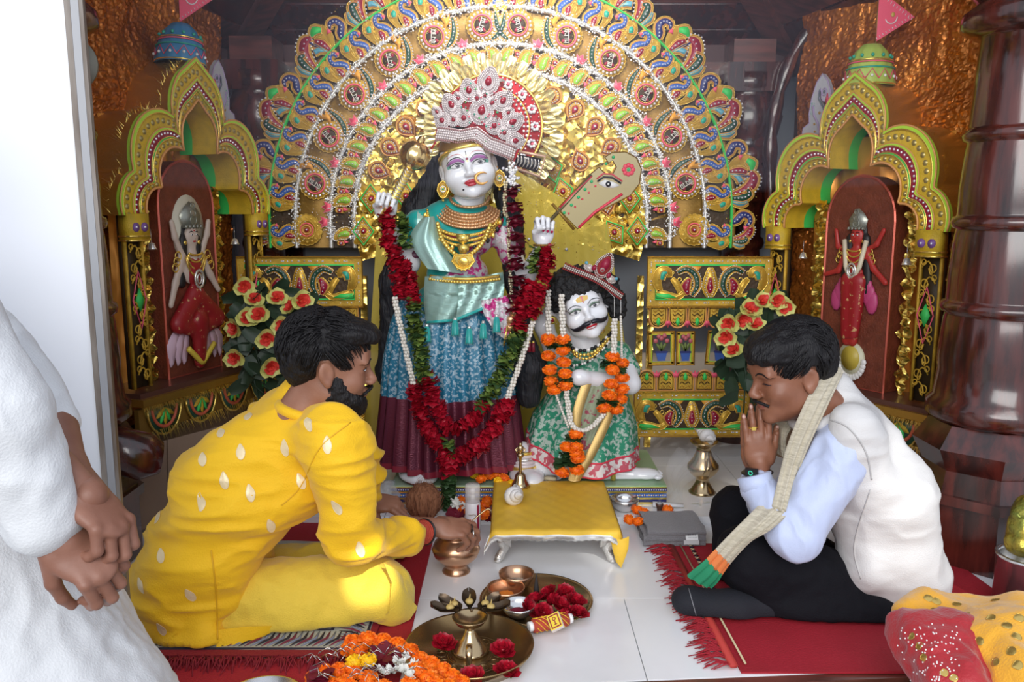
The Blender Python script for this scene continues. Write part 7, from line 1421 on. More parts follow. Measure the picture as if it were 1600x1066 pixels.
for i in range(44):
    y = 1.95 + .0142 * i; b.tube([(-.385, y, .0155), (-.40, y + .012, .0155), (-.42, y + .026, .0155), (-.45, y + .03, .0155)], [.001, .0045, .0045, .001], (DKB, PUR, BLG)[i % 3], 4, flat=.3)
b.build('wave_pattern', t)['kind'] = 'stuff'; b = MB()
for P in ([(-.995, 1.935), (-.375, 1.935), (-.375, 2.60)], [(-.995, 2.03), (-.47, 2.03), (-.47, 2.60)]): b.tube([(x, y, .0145) for x, y in P], .006, DKB, 4, flat=.4)
b.box((-.685, 1.915, .012), (.64, .026, .006), MAR); b.box((-.36, 2.25, .012), (.018, .68, .006), MAR); b.build('edge_border', t, smooth=False); fringe(t, (-.98, 1.905, .01), (-.38, 1.905, .01), (.15, -1, 0), .055, 26, MAR, .012)
t = matbox('red_prayer_mat', .55, 1.42, 1.845, 2.62, 0, .006, REDM, 'red cloth mat with tasselled edge under the praying man', skew=-.03)
b = MB(); b.tube([(.535, 1.86, .010), (.52, 2.61, .010)], .012, mat('coral_edge', (.48, .04, .03), .7), 5, flat=.4); b.tube([(.566, 1.87, .012), (.552, 2.60, .012)], .003, mat('cream_stitch', (.6, .5, .3), .7), 4); 
for i in range(24): y = 2.20 + .4 * i / 24; b.tube([(.580, y, .011), (.592, y + .008, .011), (.580, y + .014, .011)], .0022, (DKB, mat('cream_stitch', (.6, .5, .3), .7))[i % 2], 4)
b.build('embroidered_edge', t); fringe(t, (.532, 1.86, .008), (.52, 2.60, .008), (-1, .1, 0), .075, 24, REDM, .010)
# ---- folded towel
TW = mat('grey_towel', (.23, .22, .235), .9, 0, .9, 240, sheen=.4); t = thing('folded_towel', 'grey folded towel with a small white label beside the praying man', 'towel', fl(1060, 850)); x0, x1, y0, y1 = .435, .64, 2.60, 2.80
for k in range(2):
    b = MB(); G = []
    for i in range(14):
        a = i / 13; row = []
        prof_ = [(y0 + .015 + .0 * k, .012 + .022 * k), (y0, .022 + .022 * k), (y0 + .012, .034 + .022 * k), (y1, .030 + .020 * k)]
        pts_ = [(0, y1 - .01 * k, .008 + .024 * k)] + [(0, p[0], p[1] - (.006 if p[1] < .013 + .022 * k else 0)) for p in prof_[:1]] + [(0, p[0], p[1]) for p in prof_[1:]]
        for q in spline(pts_, 5): row.append((x0 + (x1 - x0) * a + .003 * sin(q[1] * 60) + .012 * k * (1 - a), q[1] - .03 * a * 0 + .003 * sin(a * 9), q[2] + .0015 * sin(a * 14 + k)))
        G.append(row)
    b.grid(G, TW); b.grid([[(p[0], p[1], p[2] - .004) for p in r] for r in G], TW, flip=True); b.build('fold', t)
b = MB(); b.box((.59, 2.596, .040), (.040, .003, .026), mat('label_white', (.75, .75, .75), .5), rot=Matrix.Rotation(R(-35), 3, 'X')); b.box((.588, 2.588, .022), (.05, .003, .014), mat('label_sheer', (.5, .5, .5), .5), rot=Matrix.Rotation(R(-20), 3, 'X'))
lb = b.build('label', t, smooth=False); b = MB()
for i in range(5): b.box((.578 + .006 * i, 2.5935, .046), (.003, .001, .004), LINE)
for i in range(6): b.box((.580 + .005 * i, 2.5925, .036), (.003, .001, .004), LINE)
b.build('label_print', lb, smooth=False)
# ================================================================ chowki with yellow cloth
SILP = mat('embossed_silver', (.72, .70, .66), .3, .85, .5, 90); YC = mat('yellow_zari_cloth', (.88, .55, .05), .5, 0.1, 1.0, 300, kind='glitter'); TX0, TX1, TY0, TY1, TZ = -.056, .330, 2.45, 2.90, .122
t = thing('low_offering_table', 'low silver footed table draped in a yellow cloth, bell and conch on top', 'table', ((TX0 + TX1) / 2, 2.67, 0))
b = MB(); b.box(((TX0 + TX1) / 2, (TY0 + TY1) / 2, TZ - .018), (TX1 - TX0 - .01, TY1 - TY0 - .01, .022), SILP); b.build('tabletop', t, smooth=False)
for sx, x in ((-1, TX0 + .03), (1, TX1 - .03)):
    for sy, y in ((-1, TY0 + .035), (1, TY1 - .04)): zb = .03 if y > 2.8 else 0.0; b = MB(); b.tube(spline([(x - sx * .022, y, TZ - .042), (x + sx * .004, y, TZ - .046), (x - sx * .002, y, .05 + zb * .5), (x + sx * .010, y, .024 + zb), (x + sx * .016, y, .010 + zb)]), [float(v) for v in np.interp(np.linspace(0, 1, 25), [0, .2, .6, .9, 1], [.030, .022, .013, .016, .012])], SILP, 10); b.ell((x + sx * .018, y - .004, .009 + zb), (.014, .016, .009), SILP, n=10, k=6); b.build('leg', t)
cl = thing('yellow_table_cloth', 'golden yellow cloth with silver lace hem draped over the low table', 'cloth', ((TX0 + TX1) / 2, 2.67, TZ)); G = []; nu, nv = 60, 60; ux = np.linspace(-.045, 1.06, nu); vy = np.linspace(-.10, 1.03, nv)
def clothp(u, v):
    x = TX0 + (TX1 - TX0) * u; y = TY0 + (TY1 - TY0) * v; z = TZ + .001 * sin(u * 40) * sin(v * 37)
    du = max(0, -u, u - 1) * (TX1 - TX0); dv = max(0, -v) * (TY1 - TY0); corner = min(1, du / .012) * min(1, dv / .03)
    if v < 0: y = TY0 - .006 - .012 * min(1, dv / .03) - .004 * sin(u * 22); z = TZ - dv * .45 - corner * .035
    if u < 0: x = TX0 - .004 - du * .4 - corner * .02; z -= du * .9
    if u > 1: x = TX1 + .004 + du * .35; z -= du * 1.1
    if v < 0 and u > .93: z -= (u - .93) / .13 * .04 * min(1, dv / .05)
    return Vector((x, y, z))
for v in vy: G.append([clothp(u, v) for u in ux])
b = MB(); b.grid(G, YC); b.grid([[p - Vector((0, -.0015, .0015)) for p in r] for r in G], YC, flip=True); b.build('cloth', cl)
for E_, nm in ((G[0], 'front_lace'), ([r[0] for r in G], 'side_lace'), ([r[-1] for r in G], 'side_lace')):
    b = MB(); b.grid([[p + Vector((0, -.003, .010)) for p in E_], [p + Vector((0, -.006, 0)) for p in E_], [p + Vector((0, -.003, -.008 + .002 * sin(i * 2))) for i, p in enumerate(E_)]], SILV); b.build(nm, cl)
c = Vector((TX1 + .004, TY0 - .02, TZ - .02)); sheet(cl, [[c + Vector((-.03, .01, .0)), c + Vector((-.022, .008, -.04)), c + Vector((-.012, .006, -.075))], [c + Vector((0, -.012, 0)), c + Vector((.004, -.014, -.045)), c + Vector((.002, -.010, -.088))], [c + Vector((.026, .004, .004)), c + Vector((.024, .0, -.03)), c + Vector((.012, 0, -.07))]], YC, 'hanging_corner')
# bell
bp = at(813, 768, 2.85); bp.z = TZ + .001; t = thing('brass_hand_bell', 'brass hand bell with figured handle standing on the yellow cloth', 'bell', bp)
b = MB(); b.lathe([(.034, 0), (.036, .003), (.030, .012), (.022, .026), (.019, .042), (.012, .052), (0, .053)], BRASS, bp, 28); b.build('bell_body', t); b = MB(); b.lathe([(.007, .05), (.006, .06), (.0045, .09), (.0055, .105), (.011, .110), (.013, .116), (.011, .122), (.006, .125)], BRASS, bp, 16); b.build('handle', t)
b = MB(); hz = bp + Vector((0, 0, .138)); b.ell(hz, (.012, .009, .016), BRASS, n=12, k=8); b.ell(hz + Vector((0, -.002, .017)), (.007, .006, .008), BRASS, n=10, k=6); [b.tube([hz + Vector((s * .008, 0, .008)), hz + Vector((s * .018, -.002, -.002)), hz + Vector((s * .010, -.008, -.012))], .003, BRASS, 6) for s in (-1, 1)]; b.build('figured_finial', t)
# conch shells
CON = mat('conch_white', (.74, .72, .70), .35, 0, .2, 60)
def conch(c, r, M, label, par=None):
    t = thing('conch_shell', label, 'conch', c); b = MB(); G = []; n = 60
    for i in range(n):
        u = i / (n - 1); a = u * 4.2 * 2 * PI; rr = r * (.05 + .95 * u ** 1.3) * .62; cz = r * (1.35 - 1.9 * u ** 1.1); ctr = Vector((cos(a) * rr * .62, sin(a) * rr * .62, cz)); w_ = rr * .78
        G.append([c + M @ (ctr + Vector((cos(a) * cos(p), sin(a) * cos(p), sin(p) * 1.1)) * w_) for p in [2 * PI * j / 14 for j in range(14)]])
    b.grid(G, CON, closed_j=True); b.build('spiral_whorls', t); b = MB(); b.tube([c + M @ Vector((0, 0, r * 1.4)), c + M @ Vector((0, 0, -r * .4)), c + M @ Vector((r * .15, 0, -r * 1.15))], [r * .04, r * .55, r * .08], CON, 14); b.tube([c + M @ Vector((r * .62, 0, -r * .6)), c + M @ Vector((r * .42, r * .2, -r * 1.0))], [r * .25, r * .1], CON, 10); b.build('body', t); return t
cp = at(804, 796, 2.66); cp.z = TZ + .036; conch(cp, .047, Matrix.Rotation(R(70), 3, 'X') @ Matrix.Rotation(R(20), 3, 'Y'), 'small white conch shell on the yellow table cloth')
# lota with conch on the right
lp_ = fl(1097, 770, .029); t = thing('brass_water_vase', 'tall brass vase with spout standing on the rear marble, conch on it', 'vase', lp_)
b = MB(); b.lathe([(.050, 0), (.052, .004), (.044, .012), (.030, .035), (.024, .052), (.026, .060), (.048, .078), (.060, .098), (.058, .112), (.038, .138), (.028, .165), (.026, .178), (.030, .182), (.050, .198), (.052, .204), (.044, .200), (.020, .184), (0, .18)], BRASS, lp_, 36); b.build('body', t)
b = MB(); b.tube(spline([lp_ + Vector(v) for v in ((0, -.054, .092), (.0, -.072, .112), (.004, -.066, .132), (.004, -.052, .150))]), [float(v) for v in np.linspace(.013, .004, 19)], BRASS, 10); b.build('spout', t)
conch(lp_ + Vector((0, 0, .228)), .040, Matrix.Rotation(R(-75), 3, 'X') @ Matrix.Rotation(R(-30), 3, 'Y'), 'white conch shell lying on top of the brass vase')
# copper pot with spoon
kp = fl(713, 893); kp.z = 0; t = thing('copper_pot', 'round copper water pot under the yellow-clad man\'s hand', 'pot', kp)
b = MB(); b.lathe([(.042, 0), (.043, .004), (.036, .012), (.032, .022), (.044, .032), (.066, .052), (.074, .074), (.066, .096), (.048, .110), (.045, .116), (.054, .124), (.055, .127), (.050, .124), (.040, .112), (0, .10)], COPPER, kp, 40); b.build('body', t)
t = thing('brass_spoon', 'curved brass ladle spoon dipping into the copper pot', 'spoon', kp + Vector((0, 0, .11))); b = MB(); b.tube(spline([kp + Vector(v) for v in ((0, 0, .105), (.05, .02, .155), (.092, .03, .188), (.105, .03, .186), (.108, .03, .178))]), .0035, BRASS, 6, flat=.5); b.build('handle', t)
# bottle of scented water
bo = fl(739, 838, 0); t = thing('spray_bottle', 'slim clear bottle with white and red label and clear cap by the coconut', 'bottle', bo); LB = mat('bottle_label', (.70, .66, .68), .35); CL = mat('clear_plastic', (.85, .80, .78), .12, 0, alpha=.42)
b = MB(); b.lathe([(.025, 0), (.026, .004), (.026, .118), (.022, .126), (.008, .130), (0, .130)], LB, bo, 28); b.build('body', t); b = MB(); b.lathe([(.026, .124), (.026, .178), (.023, .184), (0, .185)], CL, bo, 28); b.build('cap', t); b = MB(); b.lathe([(.008, .128), (.008, .145), (.003, .150), (.008, .152), (.008, .168), (0, .169)], WHITE, bo, 16); b.build('pump', t)
b = MB(); b.box(bo + Vector((.018, -.0185, .06)), (.008, .003, .115), MAROON, rot=Matrix.Rotation(R(44), 3, 'Z')); b.build('red_stripe', t, smooth=False)
def text(par, s, M, size, m, nm='lettering'):
    cu = bpy.data.curves.new('t', 'FONT'); cu.body = s; cu.size = size; cu.extrude = .0004; cu.align_x = 'CENTER'; to = bpy.data.objects.new('t', cu); C.objects.link(to); dg = bpy.context.evaluated_depsgraph_get(); me = bpy.data.meshes.new_from_object(to.evaluated_get(dg)); C.objects.unlink(to); bpy.data.objects.remove(to); me.transform(M); me.materials.clear(); me.materials.append(m); return link(nm, me, par)
FB = frame(bo + Vector((-.004, -.0265, 0)), (1, 0, 0), (0, 0, 1)); text(t, 'MARTIN', FB @ Matrix.Translation((.004, .082, 0)), .007, GOLDD); text(t, 'ROYAL', FB @ Matrix.Translation((-.006, .050, 0)), .010, REDP); text(t, 'ROSE', FB @ Matrix.Translation((-.006, .040, 0)), .010, REDP)
b = MB(); [b.ell(FB @ Vector((-.010 + .007 * i, .066, .0008)), (.003, .001, .005), mat('rosebud_orange', (.7, .2, .08), .4), n=8, k=5) for i in range(2)]; b.build('rose_print', t)
# coconut, plastic bag, packet, plate
COI = mat('coconut_fibre', (.36, .15, .07), .85, 0, 1.0, 130, col2=(.22, .08, .035), vscale=20, stretch=(1, 1, .2)); cc = fl(662, 812, .03); cc.z = .095; t = thing('coconut', 'hairy brown coconut on the marble by the rose garland', 'coconut', cc - Vector((0, 0, .066)))
org_obj('husk', [E(tuple(cc), (.060, .058, .066))], COI, t, .004, .01, disp=lambda P, N: .003 * vnoise(P * np.array([1, 1, .3]), 130), smooth=0)
b = MB()
for i in range(260): a = random.uniform(0, 6.3); p = Vector((.060 * cos(a), .058 * sin(a), 0)); z0 = random.uniform(-.05, .05); f_ = math.sqrt(max(0, 1 - (z0 / .068) ** 2)); z1 = z0 + random.uniform(.01, .05); f1 = math.sqrt(max(0, 1 - min(.99, z1 / .068) ** 2)); b.tube([cc + p * f_ * 1.02 + Vector((0, 0, z0)), cc + p * f1 * 1.10 + Vector((random.uniform(-.01, .01), random.uniform(-.01, .01), z1))], [.0011, .0005], COI, 3)
b.build('loose_fibres', t)['kind'] = 'stuff'
pb = fl(600, 785, .03); pb.z = .062; org_obj('plastic_bag', [E(tuple(pb), (.05, .04, .03)), E(tuple(pb + Vector((.02, 0, .01))), (.035, .03, .03))], mat('crumpled_plastic', (.75, .77, .80), .12, 0, alpha=.35), None, .004, .02, disp=lambda P, N: .012 * np.abs(vnoise(P, 45)) + .006 * np.abs(vnoise(P, 90, 2)), smooth=0, label='crumpled clear plastic bag beside the coconut', cat='plastic bag')
def plate(name, c, prof, m, label, cat='plate', n=56): b = MB(); b.lathe(prof, m, c, n); t = thing(name, label, cat, c); b.build('dish', t); return t
c = fl(592, 812, .0); plate('silver_plate', c + Vector((0, 0, .004)), [(0, 0), (.095, .002), (.115, .014), (.12, .016), (.117, .012), (.095, -.002)], SILVM, 'silver plate under the hand of the yellow-clad man')
org_obj('pink_packet', [E(tuple(c + Vector((.06, .01, .045))), (.03, .035, .016))], mat('pink_foil_wrap', (.65, .05, .10), .25, .5, .8, 60), None, .004, .01, disp=lambda P, N: .004 * vnoise(P, 90), label='crumpled pink packet on the silver plate', cat='packet')
# ================================================================ plates in front
BRT = mat('old_brass', (.40, .27, .12), .24, .9, .05, 16, col2=(.28, .18, .08), vscale=8)
c1 = Vector((.068, 2.20, 0)); pl1 = plate('brass_platter', c1, [(0, .004), (.135, .004), (.150, .018), (.158, .021), (.160, .018), (.150, .010), (.135, 0), (0, 0)], BRT, 'brass platter holding roses, small bowls and thread spool on the marble')
c2 = Vector((-.105, 1.925, 0)); pl2 = plate('aarti_tray', c2, [(0, .004), (.135, .004), (.155, .034), (.160, .036), (.158, .030), (.138, 0), (0, 0)], BRT, 'deep brass tray with lamp stand and four loose roses', 'tray')
b = MB(); [b.rim(circ(c2.x, c2.y, r, 48), .0008, BRASS, .0045, 4) for r in (.05, .055, .09)]
for i in range(12): A = 2 * PI * i / 12; b.rim(circ(c2.x + .07 * cos(A), c2.y + .07 * sin(A), .012, 14), .0008, BRASS, .0045, 4)
b.build('engraved_rings', pl2)
def bowl(c, r, h, m, fillm, label, foot=True, name='small_bowl', fill=.6):
    t = thing(name, label, 'bowl', c); b = MB(); b.lathe([(r * .35, 0), (r * .45, .001), (r * .75, h * .3), (r * .97, h * .75), (r, h), (r * .96, h), (r * .9, h * .7), (r * .6, h * .25), (0, h * .14)], m, c, 36); b.build('bowl_body', t)
    if fillm: org_obj('contents', [E(tuple(c + Vector((0, 0, h * .30))), (r * fill, r * fill, h * .22))], fillm, t, .0035, .01, disp=lambda P, N: .002 * vnoise(P, 160))
    return t
bowl(c1 + Vector((-.055, .095, .004)), .052, .048, COPPER, mat('rice_grains', (.62, .52, .40), .7, 0, .8, 200, col2=(.45, .35, .28), vscale=160), 'copper bowl of rice grains at the back of the platter')
bowl(c1 + Vector((-.085, .028, .004)), .054, .036, COPPER, mat('orange_powder', (.72, .20, .02), .8), 'copper bowl stained with orange paste', fill=.45)
bowl(c1 + Vector((-.050, -.078, .004)), .047, .036, SILVM, mat('crimson_powder', (.22, .005, .03), .8), 'steel bowl of crimson powder beside the five-wick lamp', fill=.6)
RM = [rose_mesh('rose', .036, ROSE, 20, .5) for _ in range(3)]; RMf = [rose_mesh('rose', .034, ROSE, 22, .35)]
def loose(nm, me, c, sc, label, cat, group=None, rx=.5): return link(nm, me, None, Matrix.Translation(c) @ Matrix.Rotation(random.uniform(0, 6.3), 4, 'Z') @ Matrix.Rotation(random.uniform(-rx, rx), 4, 'X') @ Matrix.Scale(sc, 4), label=label, cat=cat, group=group)
for (px, py, lab) in ((835, 938, 'dark rose left in the heap, below the incense cone'), (856, 928, 'rose standing beside the incense cone in the platter'), (885, 927, 'rose at the back of the heap, green sepal showing'), (900, 940, 'bright red rose at the right back of the heap'), (876, 946, 'open red rose in the middle of the heap'), (903, 958, 'pink-red rose with stem near the platter rim'), (827, 952, 'fallen rose beside the orange powder bowl'), (850, 958, 'dark rose lying above the matchbox'), (866, 938, 'red rose tucked in the centre back of the heap'), (882, 962, 'red rose behind the thread spool')):
    q = fl(px, py, .03); loose('rose', random.choice(RM), q, random.uniform(.75, .9), lab, 'rose', 'roses heaped on the brass platter', .9)
for (px, py, lab) in ((694, 1006, 'dark red rose bud at the left inside the lamp tray'), (786, 1016, 'open red rose at the right inside the lamp tray'), (792, 1048, 'flat red rose at the front right of the lamp tray'), (737, 1058, 'small dark rose at the front of the lamp tray')):
    q = fl(px, py, .022); loose('rose', random.choice(RM), q, .85, lab, 'rose', 'roses lying in the lamp tray', .9)
b = MB(); q = fl(838, 930, .01); b.lathe([(.009, 0), (.0075, .02), (.001, .065), (0, .066)], mat('incense_black', (.03, .025, .025), .8), q, 8); b.build('incense_cone', label='thin black pointed incense cone standing among the platter roses', cat='incense')
# thread spool and matchbox
sp0, sp1 = fl(826, 980, .028), fl(893, 966, .028); t = thing('thread_spool', 'red and yellow thread wound on a white tube in the platter', 'spool', (sp0 + sp1) / 2); ax = (sp1 - sp0); Ms = Matrix.Translation(sp0) @ ax.to_track_quat('Z', 'Y').to_matrix().to_4x4(); Ln = ax.length
b = MB(); b.lathe([(.008, 0), (.013, 0), (.013, .012), (.012, .012), (.012, Ln - .01), (.013, Ln - .01), (.013, Ln), (.008, Ln)], WHITE, M=None, n=20); b.v = [tform(v, Ms) for v in b.v]; b.build('tube', t); b = MB(); b.lathe([(.012, .010), (.018, .013), (.018, Ln - .013), (.012, Ln - .010)], THR, n=20); b.v = [tform(v, Ms) for v in b.v]; b.build('thread_winding', t)
b = MB()
for k in range(7): b.tube([(.0188 * cos(a * .45 + k), .0188 * sin(a * .45 + k), .014 + .001 * k + (Ln - .034) * a / 13) for a in range(14)], .0013, mat('yellow_thread', (.85, .5, .03), .6), 4)
b.v = [tform(v, Ms) for v in b.v]; b.build('yellow_strands', t)
mb_ = fl(868, 972, .052); t = thing('matchbox', 'yellow and maroon matchbox leaning on the thread spool', 'matchbox', mb_); Mm_ = Matrix.Translation(mb_) @ Matrix.Rotation(R(-28), 4, 'Y') @ Matrix.Rotation(R(38), 4, 'X')
b = MB(); b.box((0, 0, 0), (.034, .042, .012), mat('matchbox_card', (.80, .70, .62), .6)); b.v = [tform(v, Mm_) for v in b.v]; b.build('box', t, smooth=False)
b = MB(); b.box((0, 0, .0064), (.033, .041, .0008), mat('matchbox_yellow', (.85, .65, .05), .5)); [b.box(v, s_, MAROON) for v, s_ in (((0, .016, .007), (.027, .003, .0008)), ((0, -.016, .007), (.027, .003, .0008)), ((.012, 0, .007), (.003, .032, .0008)), ((-.012, 0, .007), (.003, .032, .0008)))]; b.rim(circ(0, .006, .004, 12), .001, MAROON, .0075, 4); b.box((0, -.004, .0072), (.0025, .012, .0008), MAROON); b.box((0, -.009, .0072), (.008, .002, .0008), MAROON); b.v = [tform(v, Mm_) for v in b.v]; b.build('printed_label', t, smooth=False)
# five-wick lamp and lamp stand
DB = mat('dark_bronze', (.10, .07, .045), .35, .8); SOFT = mat('ghee_wick', (.50, .36, .12), .6); lc = c2 + Vector((.0, .02, .004))
t = thing('standing_oil_lamp', 'tall brass lamp cup on flared stem in the deep tray', 'lamp', lc); b = MB(); b.lathe([(.046, 0), (.048, .004), (.042, .008), (.020, .036), (.013, .052), (.010, .062)], BRASS, lc, 30); b.build('stem', t); b = MB(); b.lathe([(.010, .062), (.016, .064), (.036, .076), (.044, .088), (.045, .091), (.042, .088), (.033, .078), (0, .072)], BRASS, lc, 32); b.build('cup', t)
b = MB(); b.tube(spline([lc + Vector((0, -.026, .030)), lc + Vector((0, -.050, .038)), lc + Vector((0, -.066, .028)), lc + Vector((.001, -.074, .0)), lc + Vector((.002, -.082, -.0))]), .008, BRASS, 8, flat=.5); b.build('curved_handle', t)
t = thing('five_wick_lamp', 'dark bronze lamp of five leaf shaped dishes with yellow wicks', 'lamp', lc + Vector((0, .06, .1)))
for k, A in enumerate((178, 145, 95, 45, 8)):
    a = R(A); ctr = lc + Vector((.052 * cos(a), .030 + .034 * sin(a), .096)); d = Vector((cos(a), sin(a), 0)); s = Vector((-sin(a), cos(a), 0)); G = []
    for i in range(9):
        u = i / 8; w_ = .019 * sin(PI * min(1, .12 + .88 * (1 - u) ** .8) * .92) ** .8 if u < 1 else .0008; row = [ctr + d * (-.022 + .072 * u) + s * (w_ * v) + Vector((0, 0, .012 * (v * v) + .016 * max(0, u - .6) * 2 - .006)) for v in (-1, -.6, -.2, .2, .6, 1)]; G.append(row)
    b = MB(); b.grid(G, DB); b.grid([[p - Vector((0, 0, .003)) for p in r] for r in G], DB, flip=True); o1 = b.build('leaf_dish', t); b = MB(); b.ell(ctr + Vector((0, 0, .004)), (.011, .011, .008), SOFT, n=10, k=6); b.tube([ctr + Vector((0, 0, .008)), ctr + Vector((.002, 0, .024))], [.003, .001], SOFT, 6); b.build('wick', o1)
b = MB(); b.tube([lc + Vector((0, .04, .088)), lc + Vector((.03, .10, .06)), lc + Vector((.05, .14, .05))], .006, DB, 6); b.build('arm', t)
# ================================================================ marigold pile and loose flowers
def fgroup(pts, me, nm, cat, grp, labels, z=.02, sc=1.0):
    for i, (x, y) in enumerate(pts): q = fl(x, y, z if not isinstance(z, list) else z[i]); loose(nm, random.choice(me) if isinstance(me, list) else me, q, sc * random.uniform(.92, 1.08), labels if isinstance(labels, str) else labels[i], cat, grp, .6)
gp = thing('marigold_heap', 'heaped garland of orange marigolds with tinsel at the bottom edge', 'garland', fl(600, 1050)); MGB = [mari_mesh('marigold_flower', .030, MARI, 150) for _ in range(2)]
for i, (x, y, z) in enumerate([(552, 1003, .05), (575, 1000, .055), (598, 1003, .055), (620, 1010, .05), (640, 1018, .05), (655, 1030, .045), (672, 1040, .04), (560, 1018, .05), (545, 1014, .04), (690, 1048, .04), (705, 1058, .035), (668, 1058, .05), (650, 1050, .05), (505, 1050, .04), (492, 1058, .03), (530, 1048, .04), (552, 1048, .04), (720, 1066, .03), (680, 1068, .05), (700, 1075, .04), (640, 1070, .05), (515, 1068, .03), (540, 1070, .04), (600, 1075, .04), (575, 1062, .03)]): link('marigold_flower', random.choice(MGB), gp, Matrix.Translation(fl(x, y, z)) @ rrot() @ Matrix.Scale(random.uniform(.72, .85), 4))
for x, y in ((553, 1034), (575, 1032)): link('yellow_marigold', MY, gp, Matrix.Translation(fl(x, y, .055)) @ rrot() @ Matrix.Scale(.85, 4))
for x, y in ((597, 1026), (612, 1036), (500, 1060)): link('dark_rose_flower', RDD[0], gp, Matrix.Translation(fl(x, y, .04)) @ rrot() @ Matrix.Scale(.9, 4))
JAS = mat('jasmine_white', (.72, .72, .66), .5); 
for i in range(16):
    b = MB(); q = fl(random.uniform(590, 655), random.uniform(1028, 1062), .06)
    for k in range(4): a = random.random() * 6.3; petal(b, q, (0, 0, 1), (cos(a), sin(a), random.uniform(0, .8)), .016, .006, .3, JAS)
    b.build('jasmine_flower', gp)
b = MB()
for i in range(46): q = fl(random.uniform(495, 640), random.uniform(1012, 1060), .07); a = random.uniform(0, 6.3); b.tube([q, q + Vector((.02 * cos(a), .012 * sin(a), .012)), q + Vector((.042 * cos(a + .4), .024 * sin(a + .4), 0))], .0011, SILVM, 3)
b.build('silver_tinsel', gp)['kind'] = 'stuff'
b = MB(); q = Vector((-.56, 1.71, 0)); b.lathe([(0, .004), (.075, .004), (.088, .022), (.092, .022), (.08, 0), (0, 0)], SILVM, q, 40); t = thing('silver_tray', 'edge of a silver foil plate at the very bottom left', 'plate', q); b.build('dish', t)
LBm = ['marigold nearest the red idol foot on the pedestal', 'second marigold behind the bottle cap on the pedestal', 'marigold third along the pedestal strand', 'marigold at the right end of the pedestal strand']
fgroup([(752, 748), (764, 743), (776, 742), (788, 748)], MG, 'marigold_flower', 'marigold', 'marigolds strewn on the pedestal', LBm, .125, .8)
fgroup([(741, 742), (779, 752), (800, 756)], MY, 'yellow_marigold', 'marigold', 'yellow marigolds on the pedestal', ['yellow marigold left of the pedestal strand', 'yellow marigold below the pedestal strand', 'yellow marigold closest to the brass bell'], .12, .72)
fgroup([(756, 775), (757, 790), (755, 803), (720, 782), (725, 797), (762, 783)], MG, 'marigold_flower', 'marigold', 'marigolds around the bottle', ['topmost marigold just right of the bottle', 'middle marigold right of the bottle', 'lowest marigold right of the bottle', 'marigold left of the bottle top', 'marigold left of the bottle near its foot', 'marigold squeezed between bottle and yellow cloth'], .05, .8)
fgroup([(765, 806), (712, 806)], RDD[0], 'dark_rose', 'rose', 'dark roses near the bottle', ['dark maroon rose beside the table cloth edge', 'dark maroon rose left of the bottle foot'], .035, .9)
fgroup([(1005, 800), (1043, 797), (997, 815), (996, 797), (983, 812)], MG, 'marigold_flower', 'marigold', 'loose marigolds beside the steel bowl', ['bright marigold right of the steel bowl', 'marigold to the right of the incense holder', 'marigold in front of the steel bowl', 'marigold half hidden behind the steel bowl', 'small dark marigold bud under the steel bowl'], .045, .78)
t = thing('tuberose_sprig', 'white tuberose sprig leaning against the bottle', 'flower', fl(722, 800))
for i in range(7):
    b = MB(); q = fl(716 + random.uniform(-10, 22), 782 + random.uniform(-22, 14), .07)
    for k in range(5): a = k * 1.26; petal(b, q, (0, -.5, 1), (cos(a), .2 * sin(a), sin(a)), .020, .006, .2, JAS)
    b.build('floret', t)
for i, (x, y) in enumerate(((1080, 787), (1095, 790), (1110, 785), (1062, 800), (1070, 803), (1140, 925))): b = MB(); q = fl(x, y, .032 if y < 840 else .003); petal(b, q, (0, 0, 1), (cos(i * 1.7), sin(i * 1.7), .0), .028, .005, .1, JAS); b.build('fallen_petal', label=['slim pale petal left of the vase foot', 'slim pale petal just before the vase foot', 'slim pale petal right of the vase foot', 'slim pale petal by the towel, nearer the marigold', 'slim pale petal by the towel, nearer the vase', 'tiny pale petal beside the black sock'][i], cat='petal', group='fallen petals by the vase' if y < 840 else None)
# steel bowl, incense holder, small dishes, sweets
sb = fl(977, 806, .0); sb.y = 2.86; sb.x = .405; sb.z = .029; bowl(sb, .052, .048, SILVM, mat('green_liquid', (.45, .48, .22), .3), 'footed steel bowl with pale green liquid beside the yellow table', name='steel_bowl')
ih = fl(1030, 806, .029); b = MB(); b.lathe([(.022, 0), (.022, .004), (.008, .008), (.009, .026), (.013, .038), (.014, .044), (.006, .044), (0, .038)], mat('burnt_copper', (.12, .06, .045), .5, .5), ih, 18); t = thing('incense_holder', 'tiny dark metal incense holder between two marigolds', 'incense holder', ih); b.build('stand', t); b = MB(); b.lathe([(.011, .042), (.008, .050), (0, .052)], mat('ash_grey', (.30, .30, .31), .9), ih, 10); b.build('ash', t)
ds = fl(852, 752, .104); plate('small_silver_dish', ds, [(0, .003), (.045, .004), (.062, .018), (.064, .018), (.05, 0), (0, 0)], SILVM, 'small silver dish holding two flat sweets on the pedestal', 'dish', 30)
for i, (dx, a, lab) in enumerate(((-.018, .3, 'left rectangular cream sweet in the silver dish'), (.02, -.2, 'right rectangular cream sweet in the silver dish'))): b = MB(); b.box((0, 0, 0), (.040, .026, .010), mat('milk_sweet', (.58, .50, .32), .6), rot=Matrix.Rotation(a, 3, 'Z') @ Matrix.Rotation(.15, 3, 'X')); o = b.build('milk_sweet', label=lab, cat='sweet'); o.location = ds + Vector((dx, -.01, .008))
b = MB(); b.tube([fl(1020, 788, .04), fl(1068, 790, .04)], [.018, .012], MARB2, 10, flat=.5); b.build('marble_peg', label='smooth white marble strip lying before the pedestal corner', cat='marble strip')
